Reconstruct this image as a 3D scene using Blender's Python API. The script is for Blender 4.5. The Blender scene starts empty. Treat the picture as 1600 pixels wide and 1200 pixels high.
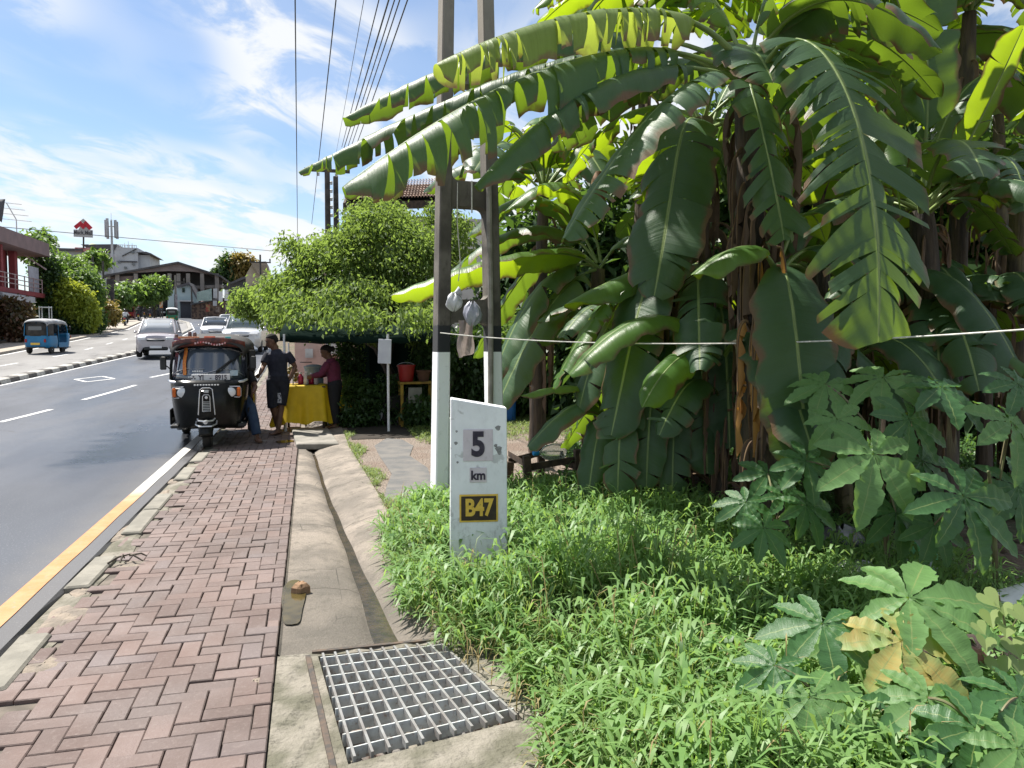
import bpy, math, random
import numpy as np
from mathutils import Vector, Matrix
rng = np.random.default_rng(7); random.seed(7)
PI = math.pi; R = math.radians
S = bpy.context.scene; COL = S.collection

# ------------------------------------------------------------------ camera
CAMH = 1.6
ALPHA = math.atan(70/1200); THETA = math.atan(317/1200*math.cos(ALPHA))
cam = bpy.data.cameras.new('camera'); camo = bpy.data.objects.new('camera', cam); COL.objects.link(camo)
camo.location = (0, 0, CAMH); camo.rotation_euler = (PI/2-ALPHA, 0, -THETA)
cam.sensor_width = 36; cam.lens = 27; cam.clip_start = 0.05; cam.clip_end = 3000
S.camera = camo
# ------------------------------------------------------------------ light
SUN_EL, SUN_AZ = R(58), R(-40)          # azimuth from +Y, negative = left of the road
sd = Vector((math.sin(SUN_AZ)*math.cos(SUN_EL), math.cos(SUN_AZ)*math.cos(SUN_EL), math.sin(SUN_EL)))
sl = bpy.data.lights.new('sun', 'SUN'); so = bpy.data.objects.new('sun', sl); COL.objects.link(so)
sl.energy = 5.0; sl.angle = R(0.5); sl.color = (1, 0.95, 0.87)
so.rotation_euler = (-sd).to_track_quat('-Z', 'Y').to_euler()
S.view_settings.view_transform = 'Standard'; S.view_settings.look = 'None'
S.view_settings.exposure = 1.05; S.view_settings.gamma = 1
W = bpy.data.worlds.new('World'); S.world = W; W.use_nodes = True
nt = W.node_tree; nd = nt.nodes; lk = nt.links; bg = nd['Background']
sky = nd.new('ShaderNodeTexSky'); sky.sky_type = 'NISHITA'; sky.sun_disc = False
sky.sun_elevation = SUN_EL; sky.sun_rotation = SUN_AZ; sky.air_density = 1.0; sky.dust_density = 0.4; sky.ozone_density = 3.0
tc = nd.new('ShaderNodeTexCoord'); sx = nd.new('ShaderNodeSeparateXYZ'); lk.new(tc.outputs['Generated'], sx.inputs[0])
def wm(op, a, b=None, c=None):
    n = nd.new('ShaderNodeMath'); n.operation = op
    for i, v in enumerate((a, b, c)):
        if v is None: continue
        if isinstance(v, (int, float)): n.inputs[i].default_value = v
        else: lk.new(v, n.inputs[i])
    return n.outputs[0]
zz = wm('ADD', wm('MAXIMUM', sx.outputs[2], 0.0), 0.10)
px_ = wm('DIVIDE', sx.outputs[0], zz); py_ = wm('DIVIDE', sx.outputs[1], zz)
cb = nd.new('ShaderNodeCombineXYZ'); lk.new(px_, cb.inputs[0]); lk.new(py_, cb.inputs[1])
def cloudn(rot, scl, nscale, detail, dist, rough=0.6):
    mp = nd.new('ShaderNodeMapping'); mp.vector_type = 'TEXTURE'; mp.inputs['Rotation'].default_value = (0, 0, rot); mp.inputs['Scale'].default_value = scl
    lk.new(cb.outputs[0], mp.inputs[0])
    n = nd.new('ShaderNodeTexNoise'); n.inputs['Scale'].default_value = nscale; n.inputs['Detail'].default_value = detail
    n.inputs['Distortion'].default_value = dist; n.inputs['Roughness'].default_value = rough
    lk.new(mp.outputs[0], n.inputs['Vector']); return n.outputs[0]
def wramp(v, a, b):
    m = nd.new('ShaderNodeMapRange'); m.interpolation_type = 'SMOOTHSTEP'
    m.inputs[1].default_value = a; m.inputs[2].default_value = b; lk.new(v, m.inputs[0]); return m.outputs[0]
big = wramp(cloudn(R(72), (1.9, 0.95, 1), 0.95, 3, 0.5), 0.34, 0.54)
fine = wramp(cloudn(R(64), (1.3, 0.72, 1), 2.5, 10, 0.6, 0.60), 0.40, 0.56)
clo = wm('MULTIPLY', big, wm('ADD', wm('MULTIPLY', fine, 0.85), 0.15))
hz = wm('MULTIPLY', wramp(sx.outputs[2], 0.20, -0.02), 0.30)
clo = wm('MINIMUM', wm('ADD', wm('MULTIPLY', clo, 0.95), hz), 1.0)
mx = nd.new('ShaderNodeMix'); mx.data_type = 'RGBA'
lk.new(clo, mx.inputs[0]); lk.new(sky.outputs[0], mx.inputs[6]); mx.inputs[7].default_value = (6.3, 6.45, 6.6, 1)
lk.new(mx.outputs[2], bg.inputs[0]); bg.inputs[1].default_value = 0.075

# ------------------------------------------------------------------ geometry helpers
CF = np.array([math.sin(THETA)*math.cos(ALPHA), math.cos(THETA)*math.cos(ALPHA), -math.sin(ALPHA)])
CR = np.array([math.cos(THETA), -math.sin(THETA), 0]); CU = np.cross(CR, CF)
def ray(px, py): return CF + CR*(px-800)/1200 - CU*(py-600)/1200
def P(px, py, d): return Vector(np.array([0, 0, CAMH]) + d*ray(px, py))       # at depth d
def PY(px, py, Y): r = ray(px, py); return Vector(np.array([0, 0, CAMH]) + Y/r[1]*r)   # at world Y
def PX(px, py, X): r = ray(px, py); return Vector(np.array([0, 0, CAMH]) + X/r[0]*r)
def gz(Y):
    if Y <= 12: return 0.0
    if Y <= 24: return .045*(Y-12)**2/24
    if Y <= 150: return .045*(Y-18)
    return .045*132
def G(px, py):                                                                # on the ground
    r = ray(px, py); d = 1.5
    while d < 300:
        p = np.array([0, 0, CAMH]) + d*r
        if p[2] <= gz(p[1]): break
        d *= 1.001
    return Vector(p)
def lerp(a, b, t): return a+(b-a)*t
def interp(pts, x): return float(np.interp(x, [p[0] for p in pts], [p[1] for p in pts]))

class MB:
    def __init__(s): s.v = []; s.f = []; s.m = []; s.uv = []; s.mi = 0
    def add(s, vs, fs, mi=None):
        o = len(s.v); s.v += [tuple(v) for v in vs]; s.f += [tuple(o+i for i in f) for f in fs]
        s.m += [s.mi if mi is None else mi]*len(fs)
    def box(s, c, size, rot=None, taper=1.0, mi=None):
        x, y, z = (k/2 for k in size); c = Vector(c); vs = []
        for sz in (-1, 1):
            t = taper if sz > 0 else 1
            for sx_, sy in ((-1, -1), (1, -1), (1, 1), (-1, 1)):
                p = Vector((sx_*x*t, sy*y*t, sz*z)); vs.append((rot @ p if rot else p)+c)
        s.add(vs, [(3, 2, 1, 0), (4, 5, 6, 7), (0, 1, 5, 4), (1, 2, 6, 5), (2, 3, 7, 6), (3, 0, 4, 7)], mi)
    def rbox(s, c, size, r=0.01, rot=None, mi=None):          # chamfered box
        x, y, z = (k/2 for k in size); c = Vector(c); r = min(r, x*.9, y*.9, z*.9); vs = []
        for zz_, ins in ((-z, r), (-z+r, 0), (z-r, 0), (z, r)):
            a, b = x-ins, y-ins
            for p in ((-a+r, -b), (a-r, -b), (a, -b+r), (a, b-r), (a-r, b), (-a+r, b), (-a, b-r), (-a, -b+r)):
                p = Vector((p[0], p[1], zz_)); vs.append((rot @ p if rot else p)+c)
        fs = [tuple(range(7, -1, -1)), tuple(range(24, 32))]
        for k in range(3):
            for i in range(8): fs.append((k*8+i, k*8+(i+1) % 8, k*8+8+(i+1) % 8, k*8+8+i))
        s.add(vs, fs, mi)
    def tube(s, pts, rad, n=8, cap=True, mi=None, sq=1.0):
        pts = [Vector(p) for p in pts]; k = len(pts)
        if not hasattr(rad, '__len__'): rad = [rad]*k
        vs = []; up = None
        for i, p in enumerate(pts):
            t = (pts[min(i+1, k-1)]-pts[max(i-1, 0)]).normalized()
            if up is None: up = Vector((0, 0, 1)) if abs(t.z) < .9 else Vector((1, 0, 0))
            a = t.cross(up); a = a.normalized() if a.length > 1e-5 else Vector((1, 0, 0)); b = a.cross(t).normalized(); up = b
            for j in range(n):
                w = 2*PI*j/n; vs.append(p + a*math.cos(w)*rad[i] + b*math.sin(w)*rad[i]*sq)
        fs = [(i*n+j, i*n+(j+1) % n, (i+1)*n+(j+1) % n, (i+1)*n+j) for i in range(k-1) for j in range(n)]
        if cap: fs += [tuple(range(n-1, -1, -1)), tuple(range((k-1)*n, k*n))]
        s.add(vs, fs, mi)
    def lathe(s, c, prof, n=16, axis='Z', mi=None, sx_=1, sy=1):
        c = Vector(c); vs = []
        for r, h in prof:
            for j in range(n):
                w = 2*PI*j/n; a, b = r*math.cos(w)*sx_, r*math.sin(w)*sy
                vs.append(c + (Vector((a, b, h)) if axis == 'Z' else Vector((a, h, b)) if axis == 'Y' else Vector((h, a, b))))
        k = len(prof); fs = [(i*n+j, i*n+(j+1) % n, (i+1)*n+(j+1) % n, (i+1)*n+j) for i in range(k-1) for j in range(n)]
        fs += [tuple(range(n-1, -1, -1)), tuple(range((k-1)*n, k*n))]
        s.add(vs, fs, mi)
    def prism(s, poly, dvec, mi=None):
        dvec = Vector(dvec); n = len(poly); a = [Vector(p) for p in poly]; vs = a+[p+dvec for p in a]
        fs = [tuple(range(n-1, -1, -1)), tuple(range(n, 2*n))]+[(i, (i+1) % n, n+(i+1) % n, n+i) for i in range(n)]
        s.add(vs, fs, mi)
    def grid(s, rows, mi=None, close=False):
        k = len(rows); n = len(rows[0]); vs = [p for r in rows for p in r]
        m = n if close else n-1
        s.add(vs, [(i*n+j, i*n+(j+1) % n, (i+1)*n+(j+1) % n, (i+1)*n+j) for i in range(k-1) for j in range(m)], mi)
    def build(s, name, mats, parent=None, smooth=False, solid=0, bev=0, loc=None):
        me = bpy.data.meshes.new(name); me.from_pydata(s.v, [], s.f)
        mats = mats if isinstance(mats, (list, tuple)) else [mats]
        for m in mats: me.materials.append(m)
        if len(mats) > 1: me.polygons.foreach_set('material_index', s.m)
        if s.uv: 
            u = me.uv_layers.new(name='UVMap'); u.data.foreach_set('uv', np.array(s.uv, dtype=np.float32).ravel())
        if smooth: me.polygons.foreach_set('use_smooth', [True]*len(me.polygons))
        me.update()
        o = bpy.data.objects.new(name, me); COL.objects.link(o)
        if parent: o.parent = parent
        if loc is not None: o.location = loc
        if smooth and smooth != 'full':
            try: me.set_sharp_from_angle(angle=R(40))
            except Exception: pass
        if solid: 
            md = o.modifiers.new('solid', 'SOLIDIFY'); md.thickness = solid; md.offset = 0
        if bev:
            md = o.modifiers.new('bevel', 'BEVEL'); md.width = bev; md.segments = 2; md.limit_method = 'ANGLE'
        return o
def npmesh(name, V, F, mats, parent=None, smooth=False, uv=None, mi=None):
    me = bpy.data.meshes.new(name); V = np.asarray(V, np.float32); F = np.asarray(F, np.int32)
    k = F.shape[1]; me.vertices.add(len(V)); me.vertices.foreach_set('co', V.ravel())
    me.loops.add(F.size); me.loops.foreach_set('vertex_index', F.ravel())
    me.polygons.add(len(F)); me.polygons.foreach_set('loop_start', np.arange(0, F.size, k, dtype=np.int32))
    for m in (mats if isinstance(mats, (list, tuple)) else [mats]): me.materials.append(m)
    if mi is not None: me.polygons.foreach_set('material_index', np.asarray(mi, np.int32))
    if smooth: me.polygons.foreach_set('use_smooth', np.ones(len(F), bool))
    me.update(calc_edges=True); me.validate()
    if uv is not None:
        u = me.uv_layers.new(name='UVMap'); u.data.foreach_set('uv', np.asarray(uv, np.float32)[F.ravel()].ravel())
    o = bpy.data.objects.new(name, me); COL.objects.link(o)
    if parent: o.parent = parent
    return o
def empty(name, loc=(0, 0, 0), rz=0, label=None, cat=None, group=None):
    o = bpy.data.objects.new(name, None); COL.objects.link(o); o.location = loc; o.rotation_euler = (0, 0, rz)
    o.empty_display_size = .2
    if label: tag(o, label, cat, group)
    return o
def tag(o, label, cat, group=None, kind=None):
    if label: o['label'] = label
    if cat: o['category'] = cat
    if group: o['group'] = group
    if kind: o['kind'] = kind
    return o
def struct(o): o['kind'] = 'structure'; return o
def stuff(o, label, cat): return tag(o, label, cat, None, 'stuff')
def copy_tree(o, parent=None):
    c = o.copy(); COL.objects.link(c)
    if parent: c.parent = parent
    for ch in list(o.children): copy_tree(ch, c)
    return c
def text_mesh(name, txt, size, mat, loc, rot, parent=None, ext=0.002, align='CENTER', sxs=1.0, bold=0.0):
    cu = bpy.data.curves.new('t', 'FONT'); cu.body = txt; cu.size = size; cu.align_x = align; cu.align_y = 'CENTER'; cu.extrude = ext; cu.offset = bold
    t = bpy.data.objects.new('t', cu); COL.objects.link(t); bpy.context.view_layer.update()
    me = bpy.data.meshes.new_from_object(t.evaluated_get(bpy.context.evaluated_depsgraph_get()))
    bpy.data.objects.remove(t); me.materials.clear(); me.materials.append(mat)
    o = bpy.data.objects.new(name, me); COL.objects.link(o); o.location = loc; o.rotation_euler = rot; o.scale = (sxs, 1, 1)
    if parent: o.parent = parent
    return o

# ------------------------------------------------------------------ materials
class NT:
    def __init__(s, name):
        s.m = bpy.data.materials.new(name); s.m.use_nodes = True; s.t = s.m.node_tree; s.n = s.t.nodes; s.l = s.t.links
        s.b = s.n['Principled BSDF']; s.out = s.n['Material Output']; s.tc = s.n.new('ShaderNodeTexCoord')
    def set(s, sock, v):
        if isinstance(v, (int, float)): sock.default_value = v
        elif isinstance(v, (tuple, list)): sock.default_value = tuple(v) if len(v) == 4 or sock.type == 'VECTOR' else tuple(v)+(1,)
        else: s.l.new(v, sock)
    def noise(s, scale, detail=4, coord='Object', rough=.55, dist=0, map_scale=None):
        n = s.n.new('ShaderNodeTexNoise'); n.inputs['Scale'].default_value = scale; n.inputs['Detail'].default_value = detail
        n.inputs['Roughness'].default_value = rough; n.inputs['Distortion'].default_value = dist
        v = s.tc.outputs[coord]
        if map_scale:
            mp = s.n.new('ShaderNodeMapping'); mp.inputs['Scale'].default_value = map_scale; s.l.new(v, mp.inputs[0]); v = mp.outputs[0]
        s.l.new(v, n.inputs['Vector']); return n.outputs[0]
    def vor(s, scale, feature='F1', coord='Object', out=0):
        n = s.n.new('ShaderNodeTexVoronoi'); n.inputs['Scale'].default_value = scale; n.feature = feature
        s.l.new(s.tc.outputs[coord], n.inputs['Vector']); return n.outputs[out]
    def ramp(s, v, a, b, lo=0., hi=1.):
        m = s.n.new('ShaderNodeMapRange'); m.interpolation_type = 'SMOOTHSTEP'
        for i, k in enumerate((a, b, lo, hi)): m.inputs[1+i].default_value = k
        s.set(m.inputs[0], v); return m.outputs[0]
    def math(s, op, a, b=0.0):
        n = s.n.new('ShaderNodeMath'); n.operation = op; s.set(n.inputs[0], a); s.set(n.inputs[1], b); return n.outputs[0]
    def mix(s, f, a, b, mode='MIX'):
        n = s.n.new('ShaderNodeMix'); n.data_type = 'RGBA'; n.blend_type = mode
        s.set(n.inputs[0], f); s.set(n.inputs[6], a); s.set(n.inputs[7], b); return n.outputs[2]
    def island(s): return s.n.new('ShaderNodeNewGeometry').outputs['Random Per Island']
    def xyz(s, coord='Object'):
        n = s.n.new('ShaderNodeSeparateXYZ'); s.l.new(s.tc.outputs[coord], n.inputs[0]); return n.outputs
    def bump(s, h, strength=.3, dist=.01):
        n = s.n.new('ShaderNodeBump'); n.inputs['Strength'].default_value = strength; n.inputs['Distance'].default_value = dist
        s.set(n.inputs['Height'], h); s.l.new(n.outputs[0], s.b.inputs['Normal']); return n.outputs[0]
    def col(s, v): s.set(s.b.inputs['Base Color'], v); return s
    def rough(s, v): s.set(s.b.inputs['Roughness'], v); return s
def pm(name, c1, c2=None, scale=6, rough=.7, bump=0., metal=0., spec=.4, bscale=40, bd=.005, detail=6, dirt=None, lo=.35, hi=.65):
    t = NT(name)
    if c2 is None: c2 = tuple(k*.8 for k in c1)
    c = t.mix(t.ramp(t.noise(scale, detail), lo, hi), c1, c2)
    if dirt: c = t.mix(t.math('MULTIPLY', t.ramp(t.noise(scale*4.7, 8, rough=.7), .52, .72), dirt[1]), c, dirt[0])
    t.col(c); t.rough(rough); t.b.inputs['Metallic'].default_value = metal; t.b.inputs['Specular IOR Level'].default_value = spec
    if bump: t.bump(t.noise(bscale, 5), bump, bd)
    return t.m
def leafmat(name, c1, c2, trans, tw=.45, rough=.45, scale=3, isl=.5, veins=False, dry=None, spec=.5):
    """thin leaf: reflects, and lets light through with its own warmer colour"""
    t = NT(name)
    f = t.math('ADD', t.math('MULTIPLY', t.ramp(t.noise(scale, 3), .3, .7), 1-isl), t.math('MULTIPLY', t.island(), isl))
    c = t.mix(f, c1, c2); tcx = t.mix(f, trans, tuple(k*.75 for k in trans))
    if veins:
        u = t.xyz('UV')
        rib = t.ramp(t.math('ABSOLUTE', u[0]), .02, .055)
        w = t.ramp(t.noise(1, 5, 'UV', .7, 0, (.9, 46, 1)), .32, .68)
        c = t.mix(t.math('MULTIPLY', w, .34), c, tuple(min(1, k*1.8+.01) for k in c1)); c = t.mix(t.math('MULTIPLY', t.ramp(t.noise(7, 6, rough=.7), .55, .72), .35), c, tuple(k*.55+.012 for k in c1))
        c = t.mix(rib, (.26, .33, .12), c)
        if dry:
            edge = t.ramp(t.math('ADD', t.math('ABSOLUTE', u[0]), t.math('MULTIPLY', t.noise(5, 4), .8)), 1.22, 1.45)
            c = t.mix(edge, c, dry); tcx = t.mix(edge, tcx, tuple(k*.5 for k in dry))
        t.bump(w, .28, .005)
    t.col(c); t.rough(rough); t.b.inputs['Specular IOR Level'].default_value = spec
    tr = t.n.new('ShaderNodeBsdfTranslucent'); t.set(tr.inputs[0], tcx)
    ms = t.n.new('ShaderNodeMixShader'); ms.inputs[0].default_value = tw
    t.l.new(t.b.outputs[0], ms.inputs[1]); t.l.new(tr.outputs[0], ms.inputs[2]); t.l.new(ms.outputs[0], t.out.inputs[0])
    return t.m
def glassm(name, col, rough=.06, alpha=None):
    t = NT(name); t.col(col); t.rough(rough); t.b.inputs['Specular IOR Level'].default_value = .8; t.b.inputs['Coat Weight'].default_value = .6
    if alpha is not None: t.b.inputs['Alpha'].default_value = alpha
    return t.m
M = {}
M['white'] = pm('white_paint', (.72, .73, .74), (.6, .6, .6), 3, .6, .15, dirt=((.3, .27, .22), .35))
M['steel'] = pm('galvanised_steel', (.55, .59, .59), (.36, .37, .355), 9, .6, .1, metal=.0, dirt=((.2, .1, .05), .85))
M['steel2'] = pm('worn_grating', (.24, .245, .24), (.17, .16, .15), 9, .5, .1, dirt=((.12, .09, .07), .4))
M['chrome'] = pm('chrome', (.75, .75, .77), (.62, .62, .62), 5, .32, metal=.7)
M['black'] = pm('black_paint', (.006, .007, .006), (.009, .009, .009), 4, .24, spec=.22, dirt=((.05, .045, .04), .12))
M['blackplastic'] = pm('black_plastic', (.018, .018, .018), (.03, .03, .03), 8, .5)
M['canvas'] = pm('black_canvas', (.022, .021, .02), (.04, .036, .032), 6, .75, .3, bscale=150)
M['rubber'] = pm('rubber', (.014, .014, .014), (.03, .028, .026), 12, .85, .3)
M['glass'] = glassm('vehicle_glass', (.03, .04, .05), .05)
M['lamp'] = glassm('lamp_lens', (.62, .64, .66), .08)
M['orange'] = pm('orange_lens', (.55, .12, .01), (.45, .09, .01), 9, .2)
M['redlens'] = pm('red_lens', (.35, .01, .01), (.25, .01, .01), 9, .2)
M['skin'] = pm('brown_skin', (.13, .065, .04), (.1, .05, .03), 12, .55)
M['hair'] = pm('dark_hair', (.006, .005, .0045), (.012, .01, .008), 60, .9, .4, bscale=200)
M['wood'] = pm('old_wood', (.075, .05, .034), (.035, .026, .02), 14, .85, .5)
M['concrete'] = pm('concrete', (.27, .25, .22), (.17, .16, .14), 2.5, .9, .5, dirt=((.08, .075, .06), .5))
M['rope'] = pm('white_rope', (.7, .68, .63), (.5, .48, .44), 30, .8)
M['wire'] = pm('black_wire', (.05, .05, .055), (.07, .07, .075), 3, .6)
M['darkpole'] = pm('dark_pole', (.07, .065, .06), (.04, .038, .035), 5, .85)
M['plastic'] = leafmat('white_plastic_bag', (.62, .64, .67), (.5, .52, .55), (.6, .6, .62), .25, .35, 12, .2)
M['yellowcloth'] = leafmat('yellow_cloth', (.72, .52, .012), (.66, .46, .01), (.75, .5, .01), .3, .6, 8, .1)
# ================================================================== THE SETTING
MED = [(-10, -9.3), (20, -9.2), (25, -8.7), (38, -7.8), (52, -8.5), (72, -10), (94, -13.3), (130, -22), (150, -28)]
KER = [(-10, -1.45), (30, -1.45), (40, -1.7), (61, -3), (80, -5), (94, -7.2), (130, -14), (150, -18)]
LEF = [(-10, -14.4), (20, -14), (38, -13), (52, -13.7), (72, -15.1), (94, -18.2), (130, -27), (150, -33)]
def med(Y): return interp(MED, Y)
def ker(Y): return interp(KER, Y)
def lef(Y): return interp(LEF, Y)
EDG = [(-10, 1.02), (4.0, 1.0), (4.35, .74), (6.8, .69), (11.3, .55), (30, .5), (40, .3), (61, -1), (80, -3), (94, -5), (130, -12), (150, -16)]
def edg(Y): return interp(EDG, Y)
Ys = list(np.arange(-8, 14, .5))+list(np.arange(14, 40, 1))+list(np.arange(40, 152, 2))

# ground: one sheet to the horizon
t = NT('soil'); c = t.mix(t.ramp(t.noise(1.3, 6), .4, .62), (.11, .075, .05), (.055, .06, .025))
c = t.mix(t.ramp(t.noise(14, 8, rough=.7), .5, .68), c, (.19, .15, .115)); t.col(c); t.rough(.95); t.bump(t.noise(25, 8), .8, .03)
M['soil'] = t.m
rows = []
for Y in Ys+[170, 230, 400, 900]:
    z = gz(Y); e = edg(min(Y, 150)); L = lef(min(Y, 150))-1.9; lo = z-.5
    xs = [(-900, z), (-60, z), (L, z-.004), (L+.02, lo), (e-.015, lo), (e, z+.02), (e+.4, z+.02), (3, z+.02), (6, z+.03), (12, z+.05), (40, z), (900, z)]
    if e+.4 > 3: xs[7] = (e+.5, z)
    rows.append([(x, Y, zz_) for x, zz_ in xs])
b = MB(); b.grid(rows); struct(b.build('ground', M['soil']))

# asphalt
def asphalt(name, c1, c2, wet, tint):
    t = NT(name)
    c = t.mix(t.ramp(t.noise(.5, 5, map_scale=(1, .25, 1)), .35, .65), c1, c2)
    g = t.vor(130); c = t.mix(t.math('MULTIPLY', t.ramp(g, .0, .35, 1, 0), .5), c, tint)
    c = t.mix(t.math('MULTIPLY', t.ramp(t.noise(70, 3), .6, .7), .6), c, (.24, .24, .25))
    t.col(c); w = t.ramp(t.noise(.35, 4, map_scale=(1, .3, 1)), .4, .62); t.rough(t.math('ADD', t.math('MULTIPLY', w, .3), wet))
    x = t.xyz(); ck = t.n.new('ShaderNodeTexVoronoi'); ck.feature = 'DISTANCE_TO_EDGE'; ck.inputs['Scale'].default_value = .45; nz = t.n.new('ShaderNodeTexNoise'); nz.inputs['Scale'].default_value = 2.5; t.l.new(t.tc.outputs['Object'], nz.inputs['Vector']); t.l.new(t.mix(.3, t.tc.outputs['Object'], nz.outputs[1]), ck.inputs['Vector'])
    c = t.mix(t.math('MULTIPLY', t.math('MULTIPLY', t.ramp(ck.outputs[0], .009, .0), t.ramp(t.noise(.25, 2), .5, .56)), .75), c, (.015, .015, .016))
    c = t.mix(t.math('MULTIPLY', t.ramp(t.noise(.8, 6, rough=.7, map_scale=(1, .35, 1)), .56, .68), .45), c, (.03, .03, .034)); c = t.mix(t.math('MULTIPLY', t.ramp(t.math('ADD', x[0], t.math('MULTIPLY', t.noise(3, 5), .35)), -2.05, -1.5), .5), c, (.13, .12, .11))
    if wet < .5:
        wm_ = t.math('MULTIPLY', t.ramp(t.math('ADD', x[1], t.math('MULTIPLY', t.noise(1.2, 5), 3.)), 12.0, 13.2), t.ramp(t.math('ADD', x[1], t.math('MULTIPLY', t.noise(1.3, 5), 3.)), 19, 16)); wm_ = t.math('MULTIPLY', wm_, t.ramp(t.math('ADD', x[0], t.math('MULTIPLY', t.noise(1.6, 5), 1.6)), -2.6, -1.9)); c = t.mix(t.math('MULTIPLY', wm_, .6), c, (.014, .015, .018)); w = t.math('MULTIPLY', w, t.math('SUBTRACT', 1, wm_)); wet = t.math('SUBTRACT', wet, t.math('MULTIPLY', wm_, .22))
    t.col(c); t.b.inputs['Specular IOR Level'].default_value = .3; t.rough(t.math('ADD', t.math('MULTIPLY', w, .3), wet)); t.bump(t.noise(160, 3), .35, .004); return t.m
M['road'] = asphalt('asphalt', (.036, .042, .056), (.06, .068, .086), .42, (.02, .021, .025))
M['road_dry'] = asphalt('dry_asphalt', (.16, .155, .15), (.2, .195, .19), .7, (.09, .09, .09))
b = MB(); b.grid([[(lerp(med(Y)+.2, ker(Y)-.115, k/6), Y, gz(Y)) for k in range(7)] for Y in Ys])
b.grid([[(ker(Y)-.115, Y, gz(Y)), (ker(Y)-.10+.012*math.sin(Y*7), Y, gz(Y)-.03), (ker(Y)-.09, Y, gz(Y)-.12)] for Y in Ys])
struct(b.build('near_carriageway', M['road']))
b = MB(); b.grid([[(lerp(lef(Y), med(Y)-.2, k/4), Y, gz(Y)+.02) for k in range(5)] for Y in Ys])
struct(b.build('far_carriageway', M['road_dry']))
# painted markings
t = NT('white_marking'); c = t.mix(t.ramp(t.noise(24, 8, rough=.75), .52, .66), (.6, .6, .59), (.14, .14, .14)); t.col(c); t.rough(.6); M['mark'] = t.m
t = NT('edge_line'); y = t.xyz()[1]; f = t.ramp(t.math('ADD', y, t.math('MULTIPLY', t.noise(3, 4), 1.5)), 8.9, 9.9)
c = t.mix(t.ramp(t.noise(5, 6, rough=.7), .35, .7), (.42, .165, .045), (.42, .22, .09)); c = t.mix(f, c, (.46, .44, .4))
c = t.mix(t.math('MULTIPLY', t.ramp(t.noise(35, 8, rough=.8), .52, .68), .75), c, (.25, .22, .19)); t.col(c); t.rough(.7); M['edgeline'] = t.m
b = MB(); b.grid([[(ker(Y)-.36, Y, gz(Y)+.005), (ker(Y)-.235+.004*math.sin(Y*9), Y, gz(Y)+.005)] for Y in Ys]); struct(b.build('edge_line', M['edgeline']))
b = MB()
def strip(p, q, w, dz=.005):
    p, q = Vector(p), Vector(q); n = Vector((q.y-p.y, p.x-q.x, 0)).normalized()*w/2; k = max(1, int((q-p).length/1.0)); rows = []
    for i in range(k+1):
        c = p.lerp(q, i/k); rows.append([(c.x-n.x, c.y-n.y, gz(c.y-n.y)+dz), (c.x+n.x, c.y+n.y, gz(c.y+n.y)+dz)])
    b.grid(rows)
for p, q in (((-95, 683), (-15, 662)), ((0, 660), (80, 640)), ((130, 625), (212, 602)), ((235, 590), (275, 582)), ((300, 573), (330, 566))): strip(G(*p), G(*q), .12)
c = G(148, 592.5)
for s in (-1, 1):
    strip((c.x-.55, c.y, 0), (c.x, c.y+s*.9, 0), .1, .006); strip((c.x+.55, c.y, 0), (c.x, c.y+s*.9, 0), .1, .007)
for i in range(26):
    Y = 26+i*5.2; x = (lef(Y)+med(Y))/2; strip((x, Y, 0), ((lef(Y+1.8)+med(Y+1.8))/2, Y+1.8, 0), .11, .026)
b.grid([[(lef(Y)+.12, Y, gz(Y)+.026), (lef(Y)+.24, Y, gz(Y)+.026)] for Y in Ys if Y > 20])
b.grid([[(med(Y)+.26, Y, gz(Y)+.005), (med(Y)+.36, Y, gz(Y)+.005)] for Y in Ys if Y > 20])
struct(b.build('road_markings', M['mark']))
# black and white kerb down the middle
b = MB(); Y = 10.0; i = 0
M['kerbwhite'] = pm('kerb_white', (.46, .45, .42), (.32, .31, .28), 9, .85, dirt=((.12, .11, .1), .7)); M['kerbblack'] = pm('kerb_black', (.07, .066, .062), (.12, .11, .1), 9, .85)
while Y < 140:
    L = .62; r = [[], []]
    for k, yy in ((0, Y), (1, Y+L)):
        m_ = med(yy); z = gz(yy); r[k] = [(m_+.2, yy, z-.02), (m_+.17, yy, z+.12), (m_+.12, yy, z+.145), (m_-.12, yy, z+.145), (m_-.17, yy, z+.12), (m_-.2, yy, z-.02)]
    b.grid(r, mi=i % 2); Y += L; i += 1
struct(b.build('median_kerb', [M['kerbwhite'], M['kerbblack']]))
# far pavement
M['pale_pave'] = pm('pale_paving', (.34, .3, .25), (.26, .23, .19), 3, .9, .2)
b = MB(); b.grid([[(lef(Y), Y, gz(Y)), (lef(Y)-.02, Y, gz(Y)+.13), (lef(Y)-.16, Y, gz(Y)+.135), (lef(Y)-2.1, Y, gz(Y)+.14)] for Y in Ys]); struct(b.build('far_pavement', M['pale_pave']))

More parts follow.
